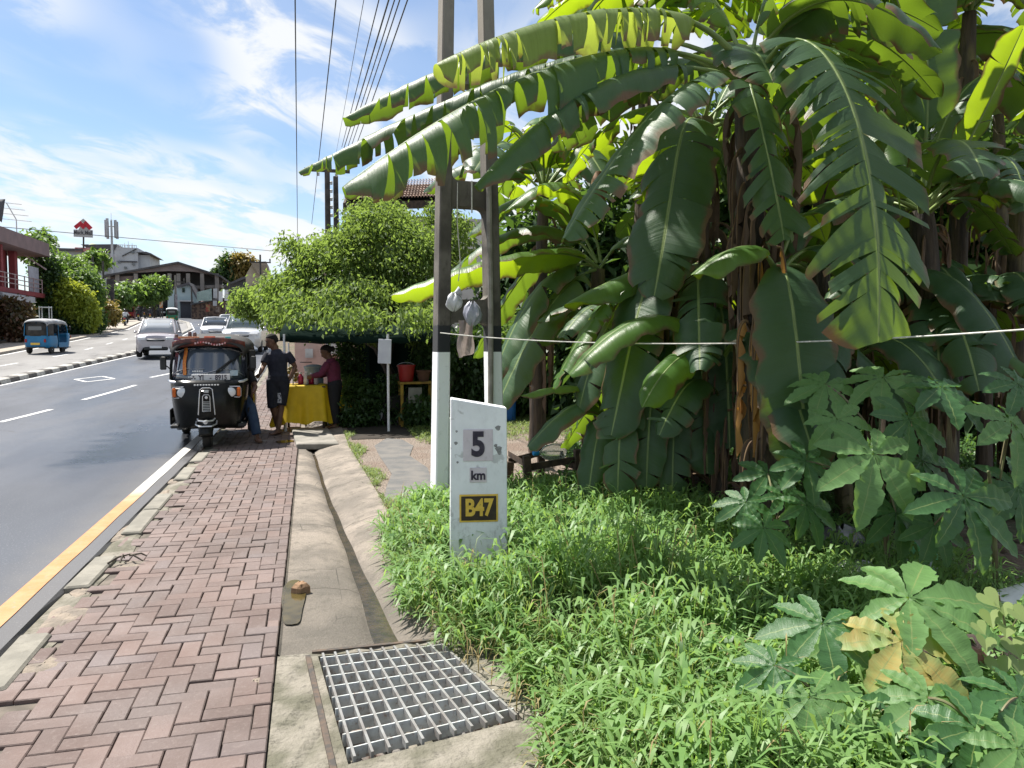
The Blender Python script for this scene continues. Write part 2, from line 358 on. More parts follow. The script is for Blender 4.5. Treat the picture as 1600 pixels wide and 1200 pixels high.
# brick pavement: real bricks laid in herringbone over a dark bed
t = NT('paving_brick'); isl = t.island()
c = t.mix(t.ramp(isl, 0, 1), (.158, .11, .096), (.11, .078, .069)); c = t.mix(t.ramp(t.math('FRACT', t.math('MULTIPLY', isl, 7.3)), .88, .97), c, (.13, .1, .095))
c = t.mix(t.math('MULTIPLY', t.ramp(t.noise(1.1, 6), .42, .66), .7), c, (.1, .075, .067))
c = t.mix(t.math('MULTIPLY', t.ramp(t.noise(38, 8, rough=.75), .5, .7), .5), c, (.2, .16, .145)); t.col(c)
t.rough(t.ramp(t.noise(2, 4), .35, .65, .62, .9)); t.bump(t.noise(70, 8, rough=.7), .6, .006); M['brick'] = t.m
M['bed'] = pm('joint_bed', (.16, .135, .112), (.09, .078, .064), 7, .95, .5)
M['mossconc'] = pm('mossy_concrete', (.22, .2, .165), (.11, .105, .075), 4.5, .92, .9, bscale=30, bd=.02, dirt=((.045, .042, .032), .7))
bw = .104; gap = .004; XL, XR = -1.375, -.185
b = MB(); pr = random.Random(3)
def brick(x0, x1, y0, y1, z, w=gap/2):
    x0 += w+pr.uniform(-.002, .003); y0 += w+pr.uniform(-.002, .003); x1 -= w+pr.uniform(-.002, .003); y1 -= w+pr.uniform(-.002, .003)
    if x1-x0 < .02 or y1-y0 < .02: return
    c_ = .0045; tx, ty = pr.uniform(-.009, .009), pr.uniform(-.011, .011); cx, cy = (x0+x1)/2, (y0+y1)/2; vs = []
    for zz_, ins in ((z-.05, 0), (z-c_, 0), (z, c_)):
        for X, Y in ((x0+ins, y0+ins), (x1-ins, y0+ins), (x1-ins, y1-ins), (x0+ins, y1-ins)):
            vs.append((X, Y, zz_+(X-cx)*tx+(Y-cy)*ty+gz(Y)))
    fs = [(8, 9, 10, 11)]+[(k*4+i, k*4+(i+1) % 4, k*4+4+(i+1) % 4, k*4+4+i) for k in range(2) for i in range(4)]
    b.add(vs, fs)
HOLES = [(G(335, 970), .13), (G(195, 877), .17), (G(405, 1060), .07)]
for i in range(-80, 160):
    for j in range(-60, 60):
        ox, oy = (i+2*j)*bw-1.4, (i-2*j)*bw+1.6
        for (x0, x1, y0, y1) in ((ox, ox+2*bw, oy, oy+bw), (ox, ox+bw, oy+bw, oy+3*bw)):
            cy = (y0+y1)/2; cx = (x0+x1)/2
            if cy < 1.4 or cy > 27 or cx < XL-.03-.05*math.sin(cy*3.1) or x0 > XR-.03: continue
            if cx < XL+.1 and pr.random() < .16 and cy < 12: continue
            pass
            if any((h.x-cx)**2+(h.y-cy)**2 < .006 for h, r in HOLES[:2]): continue
            wav = .005*math.sin(cx*5+cy*2.3)*math.sin(cy*1.7)
            brick(max(x0, XL-.1), min(x1, XR), y0, y1, pr.gauss(-.006, .002)+wav)
struct(b.build('brick_pavement', M['brick']))
b = MB(); b.grid([[(-1.54, Y, gz(Y)-.075), (XL-.05, Y, gz(Y)-.026), (XR, Y, gz(Y)-.026)] for Y in Ys if 0 < Y < 31]); struct(b.build('pavement_bed', M['bed']))
b = MB(); b.grid([[(-1.545, Y, gz(Y)-.03+.008*math.sin(Y*3)), (-1.4, Y, gz(Y)-.012+.006*math.sin(Y*5)), (XL+.03+.03*math.sin(Y*4.3), Y, gz(Y)-.02)] for Y in np.arange(.5, 31, .25)]); struct(b.build('pavement_mortar', M['mossconc']))
# broken mortar patches and kerb stones beside the bricks
M['kerbstone'] = pm('kerb_stone', (.235, .22, .185), (.17, .16, .135), 5, .88, .5, bscale=60, dirt=((.12, .11, .09), .5))
b = MB()
for y0, y1, tilt in ((3.2, 3.86, 0), (3.9, 4.6, .02), (5.42, 6.14, -.02), (6.85, 7.72, .015), (7.76, 8.5, 0), (9.35, 10.2, .02), (10.7, 11.5, 0), (12.5, 13.3, 0), (13.35, 14.2, .01), (14.6, 15.4, 0), (16, 17, 0), (17.6, 18.6, 0)):
    rot = Matrix.Rotation(tilt, 3, 'Y') @ Matrix.Rotation(tilt*.7, 3, 'Z')
    b.rbox((-1.46+tilt*.5, (y0+y1)/2, gz(y0)-.06+.012), (.155, y1-y0, .12), .012, rot)
struct(b.build('kerb', M['kerbstone']))
def lump(b, cx, cy, rx, ry, z, h, seed, n=14, mi=None):
    q = random.Random(seed); rings = []
    for k, (s, dz) in enumerate(((1, -.03), (.93, h*.6), (.6, h), (.25, h*1.1))):
        rings.append([(cx+rx*s*(1+(.25*math.sin(3*w+seed)+.12*math.sin(7*w))*(1 if k < 3 else 0))*math.cos(w), cy+ry*s*(1+.2*math.sin(2*w+seed*2))*math.sin(w), z+dz+q.uniform(-.004, .004)) for w in [2*PI*i/n for i in range(n)]])
    b.grid(rings, close=True, mi=mi); k = len(b.v); b.f.append(tuple(range(k-n, k))); b.m.append(b.mi if mi is None else mi)
b = MB()
for k, (px, py, rx, ry) in enumerate(((190, 830, .09, .3), (100, 960, .12, .28), (60, 1035, .12, .14), (255, 770, .06, .25), (270, 750, .07, .2), (130, 920, .07, .16), (205, 880, .12, .12), (400, 1060, .04, .05))):
    g = G(px, py); lump(b, g.x, g.y, rx, ry, -.03, .022, k)
struct(b.build('mortar_patches', pm('pale_mortar', (.26, .215, .17), (.17, .145, .12), 9, .95, .8, bscale=40, bd=.012)))

# concrete drain with its wet channel
GUT = [(3.9, .42), (4.3, .39), (6.5, .27), (8.5, .16), (11.4, .05), (13, .0), (20, -.02)]
t = NT('drain_concrete'); c = t.mix(t.ramp(t.noise(1.8, 6), .38, .64), (.27, .23, .19), (.15, .13, .108))
c = t.mix(t.math('MULTIPLY', t.ramp(t.noise(9, 8, rough=.75), .48, .66), .65), c, (.09, .08, .062)); c = t.mix(t.math('MULTIPLY', t.ramp(t.noise(60, 5), .6, .7), .4), c, (.4, .35, .3))
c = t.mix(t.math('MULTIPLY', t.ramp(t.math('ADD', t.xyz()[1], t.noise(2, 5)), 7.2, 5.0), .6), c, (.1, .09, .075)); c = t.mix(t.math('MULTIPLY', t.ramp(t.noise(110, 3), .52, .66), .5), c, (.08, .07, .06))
seam = t.ramp(t.math('PINGPONG', t.math('ADD', t.xyz()[1], .3), .9), .0, .014); c = t.mix(seam, (.06, .05, .04), c)
crk = t.n.new('ShaderNodeTexVoronoi'); crk.feature = 'DISTANCE_TO_EDGE'; crk.inputs['Scale'].default_value = 1.6; t.l.new(t.mix(.12, t.tc.outputs['Object'], t.n.new('ShaderNodeTexNoise').outputs[1]), crk.inputs['Vector'])
c = t.mix(t.math('MULTIPLY', t.math('MULTIPLY', t.ramp(crk.outputs[0], .008, .0), t.ramp(t.noise(.7, 3), .5, .56)), .8), c, (.04, .035, .028)); t.col(c); t.rough(.9); t.bump(t.noise(38, 9, rough=.75), .9, .014); M['drain'] = t.m
M['wetdirt'] = pm('wet_silt', (.03, .025, .018), (.06, .045, .03), 14, .25, .6, spec=.6)
rows = []; wrows = []
for Y in np.arange(4.02, 30, .18):
    g = interp(GUT, Y)+.004*math.sin(Y*5.3); z = gz(Y); e = edg(Y)-.005; w = interp([(4, .085), (5, .06), (6, .04), (9, .022), (30, .02)], Y)
    rows.append([(XR+.005, Y, z-.03), (XR+.008, Y, z-.008), (XR+.02, Y, z-.022), (lerp(XR, interp(GUT, Y), .5), Y, z-.028), (g-w-.06, Y, z-.055), (g-w, Y, z-.085), (g-w*.7, Y, z-.1), (g+w*.7, Y, z-.1), (g+w, Y, z-.08), (g+w+.06, Y, z-.045), (lerp(g, e, .6), Y, z+.01), (e-.05, Y, z+.03), (e, Y, z+.035), (e+.002, Y, z-.1)])
    if 5.3 > Y or Y < 11.6: wrows.append([(g-w*.93, Y, z-.091), (g+w*.93, Y, z-.091)])
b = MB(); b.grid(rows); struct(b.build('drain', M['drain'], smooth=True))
b = MB(); b.grid(wrows); struct(b.build('drain_water', M['wetdirt']))
b = MB(); g = G(458, 935)
b.add([(g.x+.0+.07*math.copysign(abs(math.cos(w))**.6, math.cos(w))*(1+.15*math.sin(3*w)), g.y+.42*math.sin(w), -.0125) for w in [2*PI*i/28 for i in range(28)]], [tuple(range(28))])
g2 = G(445, 690); b.add([(g2.x+.14*math.cos(w), g2.y+.18*math.sin(w)*(1+.2*math.sin(2*w)), gz(g2.y)+.004) for w in [2*PI*i/20 for i in range(20)]], [tuple(range(20))])
t = NT('puddle_water'); t.col(t.mix(t.ramp(t.noise(6, 4), .4, .6), (.045, .034, .012), (.08, .06, .022))); t.rough(.12); t.b.inputs['Specular IOR Level'].default_value = .35; M['puddle'] = t.m
struct(b.build('puddle', M['puddle']))
# apron and pit of the grate
Q = [Vector((.02, 3.96, 0)), Vector((.665, 3.96, 0)), Vector((.86, 3.07, 0)), Vector((.12, 2.9, 0))]      # TL TR BR BL
O = [Vector((XR+.005, 4.02, -.02)), Vector((1.02, 4.02, -.0)), Vector((1.02, 2.0, 0)), Vector((XR+.005, 2.0, -.012))]
b = MB()
for i in range(4):
    A, B_, C_, D = O[i], O[(i+1) % 4], Q[(i+1) % 4], Q[i]
    b.grid([[A.lerp(B_, k/12)+Vector((0, 0, 0)) for k in range(13)], [A.lerp(B_, k/12).lerp(D.lerp(C_, k/12), .5)+Vector((0, 0, -.012+.008*math.sin(k*2.1+i))) for k in range(13)], [D.lerp(C_, k/12)+Vector((0, 0, -.016)) for k in range(13)],
            [D.lerp(C_, k/12)+Vector((0, 0, -.17)) for k in range(13)]])
b.add([q+Vector((0, 0, -.13)) for q in Q], [(0, 1, 2, 3)])
struct(b.build('drain_apron', M['mossconc']))
b = MB(); q = random.Random(5)
for k in range(110):
    s, u = q.random(), q.random(); p = Q[0].lerp(Q[1], s).lerp(Q[3].lerp(Q[2], s), u)
    lump(b, p.x, p.y, q.uniform(.03, .08), q.uniform(.03, .08), -.125, q.uniform(.01, .05), k, 7)
struct(b.build('drain_rubble', pm('rubble', (.2, .195, .185), (.2, .12, .08), 4, .95, .6)))
# gravel yard and old asphalt patch beyond the drain
t = NT('gravel'); c = t.mix(t.ramp(t.vor(38, out=1) if False else t.noise(40, 3), .3, .7), (.3, .245, .2), (.15, .12, .1)); c = t.mix(t.ramp(t.noise(1.2, 5), .45, .65), c, (.19, .14, .11))
t.col(c); t.rough(.95); t.bump(t.vor(45), .9, .03); M['gravel'] = t.m
b = MB(); b.grid([[(edg(Y)+.01 if Y > 8 else lerp(1.1, edg(Y)+.01, (Y-6)/2), Y, gz(Y)+.026), (2.5, Y, gz(Y)+.027), (5.2, Y, gz(Y)+.031), (9, Y, gz(Y)+.04)] for Y in np.arange(6.5, 24, .5)]); struct(b.build('gravel_yard', M['gravel']))
b = MB(); pts = [(598, 795), (604, 765), (612, 745), (592, 715), (585, 700), (604, 688), (628, 690), (646, 700), (640, 716), (668, 735), (676, 760), (672, 785), (640, 800)]
b.add([(G(*p).x, G(*p).y, gz(G(*p).y)+.034) for p in pts], [tuple(range(len(pts)))]); struct(b.build('asphalt_patch', pm('old_asphalt', (.1, .1, .1), (.15, .14, .13), 4, .9, .6, bscale=80, dirt=((.2, .19, .17), .4))))
M['dirtfloor'] = pm('shaded_earth', (.035, .027, .021), (.022, .018, .013), 5, .95, .5)  # earth colour darkened to carry the tree's shadow over the stall
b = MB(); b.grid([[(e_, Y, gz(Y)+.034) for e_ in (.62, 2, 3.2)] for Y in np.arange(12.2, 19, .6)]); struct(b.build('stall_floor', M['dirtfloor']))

# ================================================================== ROADSIDE THINGS
gr = empty('drain_grate', (0, 0, 0), 0, 'steel drain grate of crossed flat bars over the pit beside the brick pavement', 'grate')
def bil(s, u): return Q[0].lerp(Q[1], s).lerp(Q[3].lerp(Q[2], s), u)
def bar(p, q, w, h, z, name):
    b = MB(); d = (q-p).normalized(); n = Vector((-d.y, d.x, 0))*w/2
    b.prism([p-n+Vector((0, 0, z)), q-n+Vector((0, 0, z)), q-n+Vector((0, 0, z-h)), p-n+Vector((0, 0, z-h))], n*2); return b.build(name, M['steel2' if name == 'long_bar' else 'steel'], gr)
for k in range(11): bar(bil(.035+k*.093, .01), bil(.035+k*.093+.004*math.sin(k*3), .99), .011, .03, .004, 'long_bar')
for k in range(9): bar(bil(.01, .05+k*.108), bil(.99, .05+k*.108), .007, .052, -.002, 'cross_bar')
b = MB()
for i in (0, 3): 
    p, q_ = (Q[0]+Vector((-.03, .05, -.006)), Q[1]+Vector((0, .05, -.006))) if i == 0 else (Q[0]+Vector((-.05, 0, -.004)), Q[3]+Vector((-.05, -.1, -.004)))
    d = (q_-p).normalized(); n = Vector((-d.y, d.x, 0))*.012; b.prism([p-n, q_-n, q_-n-Vector((0, 0, .04)), p-n-Vector((0, 0, .04))], n*2)
b.build('edge_angle', pm('rusty_iron', (.1, .07, .05), (.05, .045, .04), 20, .8, .4), gr)

b = MB(); b.rbox((0, .85, .004), (.62, 2.2, .09), .012); cs_ = tag(b.build('drain_cover', M['concrete']), 'weathered concrete slab laid across the drain in front of the yellow table', 'slab'); cs_.location = (.09, 12.0, -.005); cs_.rotation_euler = (0, R(2), R(3))
# kilometre stone
ms = empty('milestone', (G(742, 881).x-.015, 5.12, -.02), -R(9), 'white painted kilometre stone reading 5 km B47 standing in the grass', 'milestone')
t = NT('milestone_paint'); z = t.xyz()[2]
d1 = t.math('MULTIPLY', t.ramp(t.noise(22, 9, rough=.75, map_scale=(1, 1, .5)), .47, .66), t.ramp(z, .6, .1, .12, .75))
c = t.mix(t.ramp(t.noise(4, 4), .35, .65), (.8, .82, .84), (.72, .74, .76)); c = t.mix(t.math('MULTIPLY', d1, .8), c, (.2, .185, .16))
c = t.mix(t.math('MULTIPLY', t.ramp(t.noise(7, 5), .63, .68), .6), c, (.36, .36, .36)); t.col(c); t.rough(.7); t.bump(t.noise(60, 6), .25, .004); M['milepaint'] = t.m
w, hd = .195, .075; b = MB()
b.prism([(-w, -hd, -.1), (w+.005, -hd, -.1), (w, -hd, 1.155), (-w+.012, -hd, 1.222)], (0, 2*hd, 0)); b.build('slab', M['milepaint'], ms, bev=.008)
M['plaque'] = pm('pink_white_plaque', (.62, .57, .6), (.56, .5, .54), 6, .6, dirt=((.3, .26, .26), .4)); M['ink'] = pm('black_lettering', (.025, .02, .035), (.05, .04, .06), 30, .7)
M['signyellow'] = pm('yellow_lettering', (.75, .5, .08), (.65, .42, .06), 20, .6); M['signblack'] = pm('brown_black_plate', (.03, .02, .014), (.05, .035, .02), 15, .6)
def plaque(name, cx, cz, w, h, m, dep=.006):
    b = MB(); b.rbox((cx, -hd-dep/2, cz), (w, dep, h), .002); return b.build(name, m, ms)
plaque('number_plaque', .0, .905, .2, .215, M['plaque']); plaque('unit_plaque', .0, .702, .115, .1, M['plaque']); pl = plaque('route_plaque', .003, .475, .262, .19, M['signyellow']); plaque('route_field', .003, .475, .238, .166, M['signblack'], .009)
text_mesh('numeral', '5', .225, M['ink'], (-.0, -hd-.008, .905), (PI/2, 0, 0), ms, sxs=.85, bold=.009)
text_mesh('unit_lettering', 'km', .085, M['ink'], (0, -hd-.008, .698), (PI/2, 0, 0), ms, sxs=.95, bold=.003)
text_mesh('route_lettering', 'B47', .158, M['signyellow'], (.004, -hd-.011, .476), (PI/2, 0, 0), ms, sxs=.77, bold=.006)
CHIP = pm('chip_grey', (.2, .2, .2), (.3, .3, .3), 50, .9)
for x, z_, r in ((-.145, 1.0, .008), (-.15, .92, .012), (.12, .9, .012), (.135, 1.02, .018), (.14, .875, .022), (.145, .85, .014), (-.14, .79, .008)): 
    lump2 = [(x+r*math.cos(a)*(1+.3*math.sin(3*a+x*40)), -hd-.0015, z_+r*math.sin(a)) for a in [2*PI*i/9 for i in range(9)]]; b = MB(); b.add(lump2, [tuple(range(9))]); b.build('paint_chip', CHIP, ms)
pass

# twin-legged concrete pole
g = G(681, 790); hp = empty('concrete_pole', (g.x+.33, g.y+.08, 0), R(5), 'twin legged concrete utility pole with white painted foot behind the milestone', 'utility pole')
t = NT('pole_concrete'); z = t.xyz()[2]; c = t.mix(t.ramp(t.noise(3, 6), .38, .66), (.13, .117, .1), (.06, .053, .045)); c = t.mix(t.math('MULTIPLY', t.ramp(t.noise(20, 8, rough=.7, map_scale=(1, 1, .3)), .5, .7), .6), c, (.03, .026, .022))
c = t.mix(t.math('MULTIPLY', t.ramp(z, 2.2, 5.5), .5), c, (.36, .32, .26))
c = t.mix(t.ramp(t.math('ADD', z, t.math('MULTIPLY', t.noise(30, 3), .03)), 1.74, 1.755), (.022, .024, .028), c)
wp = t.mix(t.math('MULTIPLY', t.ramp(t.noise(12, 8, rough=.7), .55, .7), .5), (.74, .76, .78), (.42, .42, .4)); c = t.mix(t.ramp(z, 1.474, 1.48), wp, c)
c = t.mix(t.ramp(z, .1, .12), (.02, .02, .02), c); t.col(c); t.rough(.85); t.bump(t.noise(40, 6), .4, .006); M['poleconc'] = t.m
def legx(z): return .29-.02*z
LW = .13
for s in (-1, 1):
    b = MB(); rows = []
    for z in np.linspace(-.2, 9, 12):
        c = s*legx(z); w = (LW-.004*z)/2; dp = (.23-.007*z)/2; k = .012
        rows.append([(c-w+k, -dp, z), (c+w-k, -dp, z), (c+w, -dp+k, z), (c+w, dp-k, z), (c+w-k, dp, z), (c-w+k, dp, z), (c-w, dp-k, z), (c-w, -dp+k, z)])
    b.grid(rows, close=True); b.add(rows[-1], [tuple(range(8))]); b.build('leg', M['poleconc'], hp)
for z0, z1 in ((-.1, .83), (1.76, 1.98), (2.86, 3.1), (4.0, 4.22), (5.15, 5.36), (6.3, 6.5), (7.45, 7.65), (8.5, 8.7)):
    r = .07; a0 = legx(z0)-LW/2+.004; poly = []
    for (cx, cz, s0) in ((1, z0, 0), (1, z1, 1), (-1, z1, 2), (-1, z0, 3)):
        arc = []
        for i in range(6):
            w = PI/2*i/5; dx, dz = r*(1-math.sin(w)), r*(1-math.cos(w)); arc.append((cx*(a0-dx), cz+(dz-0 if cz == z1 else -dz)))
        if s0 in (0, 2): arc = arc[::-1]
        poly += arc if s0 in (0, 2) else arc
    # order: right-bottom fillet, right-top fillet, left-top, left-bottom
    rb = [(a0-r*(1-math.sin(w)), z0-r*(1-math.cos(w))) for w in [PI/2*i/5 for i in range(6)]]
    rt = [(a0-r*(1-math.sin(w)), z1+r*(1-math.cos(w))) for w in [PI/2*(5-i)/5 for i in range(6)]]
    poly = rb+rt+[(-x, z) for x, z in rt[::-1]]+[(-x, z) for x, z in rb[::-1]]
    b = MB(); b.prism([(x, -.085, z) for x, z in poly], (0, .17, 0)); b.build('crossbar', M['poleconc'], hp)
b = MB(); b.tube([(.18, -.13, 3.1), (.19, -.125, 2.4), (.2, -.12, 1.9), (.2, -.12, 1.2), (.19, -.12, .4)], .028, 8); b.build('conduit', pm('grey_conduit', (.3, .28, .25), (.2, .18, .16), 9, .7), hp)
b = MB(); b.tube([(-.12, -.1, 3.08), (-.13, -.12, 2.7), (-.1, -.12, 2.3), (-.12, -.11, 2.15)], .005, 5); b.tube([(.02, -.1, 3.1), (.02, -.1, 2.8)], .008, 5); b.build('loose_cable', M['rope'], hp)
hpm = Matrix.Translation(hp.location) @ Matrix.Rotation(R(5), 4, 'Z')
# ================================================================== VEGETATION
M['banana'] = leafmat('banana_leaf', (.028, .068, .032), (.056, .11, .045), (.27, .43, .025), .32, .42, 2, .35, True, (.17, .1, .045), spec=.4)
M['banana_pale'] = leafmat('pale_banana_leaf', (.15, .21, .06), (.11, .17, .045), (.42, .52, .06), .45, .45, 2, .5, True, (.25, .16, .08))
M['banana_lit'] = leafmat('lit_banana_leaf', (.055, .135, .03), (.085, .17, .035), (.36, .5, .012), .5, .36, 2, .35, True, (.16, .1, .04))  # brighter copy of the banana leaf, backlit glow put into its colour
M['drybanana'] = leafmat('dry_banana_leaf', (.15, .095, .06), (.05, .034, .024), (.2, .12, .05), .2, .8, 4, .6)
M['yellowleaf'] = leafmat('yellow_dry_leaf', (.42, .22, .05), (.3, .14, .04), (.5, .25, .04), .3, .7, 4, .5)
M['drymid'] = pm('dry_midrib', (.16, .1, .05), (.1, .06, .035), 9, .8)
M['midrib'] = pm('banana_midrib', (.2, .27, .085), (.14, .2, .06), 5, .45)
t = NT('pseudostem'); v = t.noise(5, 6, map_scale=(3, 3, .35)); c = t.mix(t.ramp(v, .35, .62), (.026, .019, .014), (.07, .048, .03)); c = t.mix(t.ramp(t.noise(2.2, 4, map_scale=(1, 1, .5)), .52, .68), c, (.13, .11, .04))
c = t.mix(t.math('MULTIPLY', t.ramp(t.noise(16, 8, map_scale=(3, 3, .3), rough=.8), .5, .68), .7), c, (.018, .013, .01)); t.col(c); t.rough(.75); t.bump(t.noise(14, 8, map_scale=(4, 4, .4)), .8, .02); M['pseudostem'] = t.m
lr = np.random.default_rng(11)
def bez(p, n=60):
    p = [np.array(q, float) for q in p]; s = np.linspace(0, 1, n)[:, None]
    if len(p) == 3: return (1-s)**2*p[0]+2*s*(1-s)*p[1]+s*s*p[2]
    return (1-s)**3*p[0]+3*s*(1-s)**2*p[1]+3*s*s*(1-s)*p[2]+s**3*p[3]
def unit(a): return a/(np.linalg.norm(a, axis=-1, keepdims=True)+1e-9)
def leafmesh(name, ctrl, W, droop=50, hang=.3, tear=.5, pet=.14, roll=0, v0=-12, gap=.35, mat='banana', parent=None, rib=.02, sweep=.25, jit=1.0, full=.08):
    C = bez(ctrl, 80); seg = np.linalg.norm(np.diff(C, axis=0), axis=1); cum = np.r_[0, np.cumsum(seg)]; L = cum[-1]
    h = C[-1]-C[0]; h[2] = 0
    if np.linalg.norm(h) < .05: h = np.array([0, -1., 0])
    S0 = unit(np.cross(h, [0, 0, 1.])); T_ = unit(np.gradient(C, axis=0))
    def frame(x):
        P_ = np.array([np.interp(x, cum, C[:, k]) for k in range(3)]).T; T = unit(np.array([np.interp(x, cum, T_[:, k]) for k in range(3)]).T)
        Sx = unit(S0-T*(T@S0)[:, None]); N = np.cross(Sx, T); a = R(roll); return P_, T, Sx*math.cos(a)+N*math.sin(a), N*math.cos(a)-Sx*math.sin(a)
    V = []; F = []; UV = []; MI = []; nv0 = 0
    b0 = pet*L; BL = L-b0
    for s in (-1, 1):
        nt_ = int(tear*BL*(9 if tear < .5 else 12))+1; bd = np.sort(np.r_[0, 1, lr.uniform(.05, .97, nt_-1)]); bd = bd[np.r_[True, np.diff(bd) > .012]]; bd[-1] = 1
        for i in range(len(bd)-1):
            va, vb = bd[i], bd[i+1]; n = max(2, int((vb-va)*BL/.06)+2); v = np.linspace(va, vb, n)
            dj = lr.normal(0, 32*tear*jit); lj = lr.normal(0, .16*tear*jit); g = lr.uniform(.0, 1)**1.6*gap*1.7 if tear > .05 else 0; hj = np.clip(hang+lr.normal(0, .12*tear), 0, 1); lenj = 1-lr.uniform(0, 1)**2*.5*tear
            rs = np.linspace(0, 1, 6); prev = None; rows = []
            for k, r in enumerate(rs):
                ve = (va+vb)/2+(v-(va+vb)/2)*(1-g*r**1.5); P_, T, Sx, N = frame(b0+np.clip(ve, 0, 1)*BL)
                prof = np.minimum(1, (np.clip(ve, 0, 1)/full+.02)**.55)*np.sqrt(np.clip(1-np.clip((ve-.62)/.39, 0, 1)**2, 0.004, 1))
                w = W*prof*lenj*(1+.05*np.sin(ve*37+s))
                if prev is None: rows.append(P_); prev = P_*0; 
                else:
                    a = R(v0+(droop+dj-v0)*((r+rs[k-1])/2)**.9); D = Sx*s*math.cos(a)-N*math.sin(a); D = unit(D*(1-hj*r)+np.array([0, 0, -1.])*hj*r)
                    prev = prev+(D+T*(sweep+lj)*(1-hj*.6))*(w*(r-rs[k-1]))[:, None]; wav = .012*r*np.sin(ve*BL*26+s*2+i)
                    rows.append(P_+prev+N*wav[:, None])
                UV.append(np.c_[np.full(n, s*r), ve*BL])
            V += rows; m = len(rs)
            for k in range(m-1):
                for j in range(n-1):
                    q = [nv0+k*n+j, nv0+k*n+j+1, nv0+(k+1)*n+j+1, nv0+(k+1)*n+j]; F.append(q if s > 0 else q[::-1]); MI.append(0)
            nv0 += n*m
    x = np.linspace(0, L*.985, 26); P_, T, Sx, N = frame(x); rad = rib*np.interp(x/L, [0, pet, .5, 1], [1.25, .8, .5, .12]); nn = 6
    ring = [P_+(Sx*math.cos(w)+N*math.sin(w)*.9)*rad[:, None]-N*(rad*.5)[:, None] for w in [2*PI*k/nn for k in range(nn)]]
    V += ring; UV += [np.c_[np.full(26, 5.), x]]*nn
    for k in range(nn):
        for j in range(25): F.append([nv0+k*26+j, nv0+k*26+j+1, nv0+((k+1) % nn)*26+j+1, nv0+((k+1) % nn)*26+j]); MI.append(1)
    return npmesh(name, np.vstack(V), F, [M[mat], M['drymid' if mat in ('drybanana', 'yellowleaf') else 'midrib']], parent, True, np.vstack(UV), MI)
def pts3(a): return [P(*q) for q in a]
def stem(parent, pts, rad, name='pseudostem'):
    b = MB(); C = bez(pts, 14); b.tube([Vector(c) for c in C], list(np.linspace(rad[0], rad[1], 14)*(1+.06*np.sin(np.arange(14)*2.3))), 14); return b.build(name, M['pseudostem'], parent, True)
def dryhang(parent, p, L, n=5, mat='drybanana', spread=.16):
    for k in range(n*2):
        a = lr.uniform(0, 2*PI); o = np.array([math.cos(a), math.sin(a), 0]); s = np.array(p)+np.array([0, 0, lr.uniform(-.4, .5)*L]); l = L*lr.uniform(.6, 1.1)
        leafmesh('dry_leaf', [s+o*.05, s+o*spread*1.6+np.array([0, 0, .05]), s+o*spread*1.1+np.array([0, 0, -l])], lr.uniform(.025, .07), 75, .2, .35, .02, 0, 40, .5, mat, parent, .012)
def autoleaves(parent, c, n, L=(1.5, 2.3), W=(.24, .34), el=(40, 75), mats=('banana', 'banana', 'banana_lit'), tear=(.3, .9), az0=None, azr=None, sag=(.5, 1.1)):
    a = lr.uniform(0, 2*PI)
    for k in range(n):
        a += 2.4; az = a if azr is None else lr.uniform(*azr); e = R(lr.uniform(*el)); l = lr.uniform(*L); o = np.array([math.sin(az), math.cos(az), 0]); cc = np.array(c)
        p1 = cc+(o*math.cos(e)+np.array([0, 0, math.sin(e)]))*l*.62; p2 = p1+o*l*.5+np.array([0, 0, -l*lr.uniform(*sag)*.6])
        leafmesh('leaf', [cc, p1, p2], lr.uniform(*W), lr.uniform(25, 75), lr.uniform(.05, .45), lr.uniform(*tear), .16, lr.uniform(-25, 25), -15, .3, mats[int(lr.integers(len(mats)))], parent)
def banana(base, crown, rad, label, nauto=0, dry=3, **kw):
    e = empty('banana_plant', base, 0, label, 'banana plant', 'banana plants on the right'); e_inv = Vector(base)
    # children are written in world coordinates: shift their meshes
    c = Vector(crown); m = (Vector(base)+c)/2+Vector((lr.uniform(-.06, .06), lr.uniform(-.06, .06), 0))
    stem(e, [Vector(base)-Vector((0, 0, .1)), m, c], rad)
    if nauto: autoleaves(e, c, nauto, **kw)
    for k in range(dry): dryhang(e, np.array(lerp(np.array(base), np.array(crown), lr.uniform(.35, .9))), lr.uniform(.6, 1.1), 3)
    return e
def settle(e):
    """children meshes were given in world space; make them local to the thing"""
    for ch in e.children:
        ch.matrix_parent_inverse = Matrix.Translation(e.location).inverted()
def lf(e, a, W, droop=50, hang=.3, tear=.6, mat='banana', **kw): return leafmesh('leaf', pts3(a), W, droop, hang, tear, mat=mat, parent=e, **kw)

def base_at(px, py, d): p = P(px, py, d); return (p.x, p.y, gz(p.y))
# --- the tall plant in front, whose torn leaves reach out over the pavement
A = banana(base_at(1195, 860, 5.9), P(1165, 110, 5.9), (.15, .08), 'tall front banana plant whose torn leaves reach left past the concrete pole', 0, 5)
lf(A, [(1165, 110, 5.9), (1085, -40, 5.7), (860, 10, 5.3), (680, 100, 4.9)], .36, 88, .88, .95, 'banana_pale', pet=.2, gap=.6, rib=.026)
lf(A, [(1150, 115, 5.9), (1000, 20, 5.6), (770, 110, 5.2), (535, 292, 4.8)], .5, 82, .84, 1.0, pet=.16, gap=.42, rib=.02, jit=.8)
lf(A, [(1140, 120, 6.1), (1000, 10, 6.1), (760, 120, 6.2), (466, 268, 6.4)], .26, 85, .8, .8, pet=.2, gap=.5)
lf(A, [(1150, 100, 6.1), (960, 0, 6.3), (740, 70, 6.4), (535, 185, 6.5)], .27, 85, .75, .5, pet=.2, gap=.3)
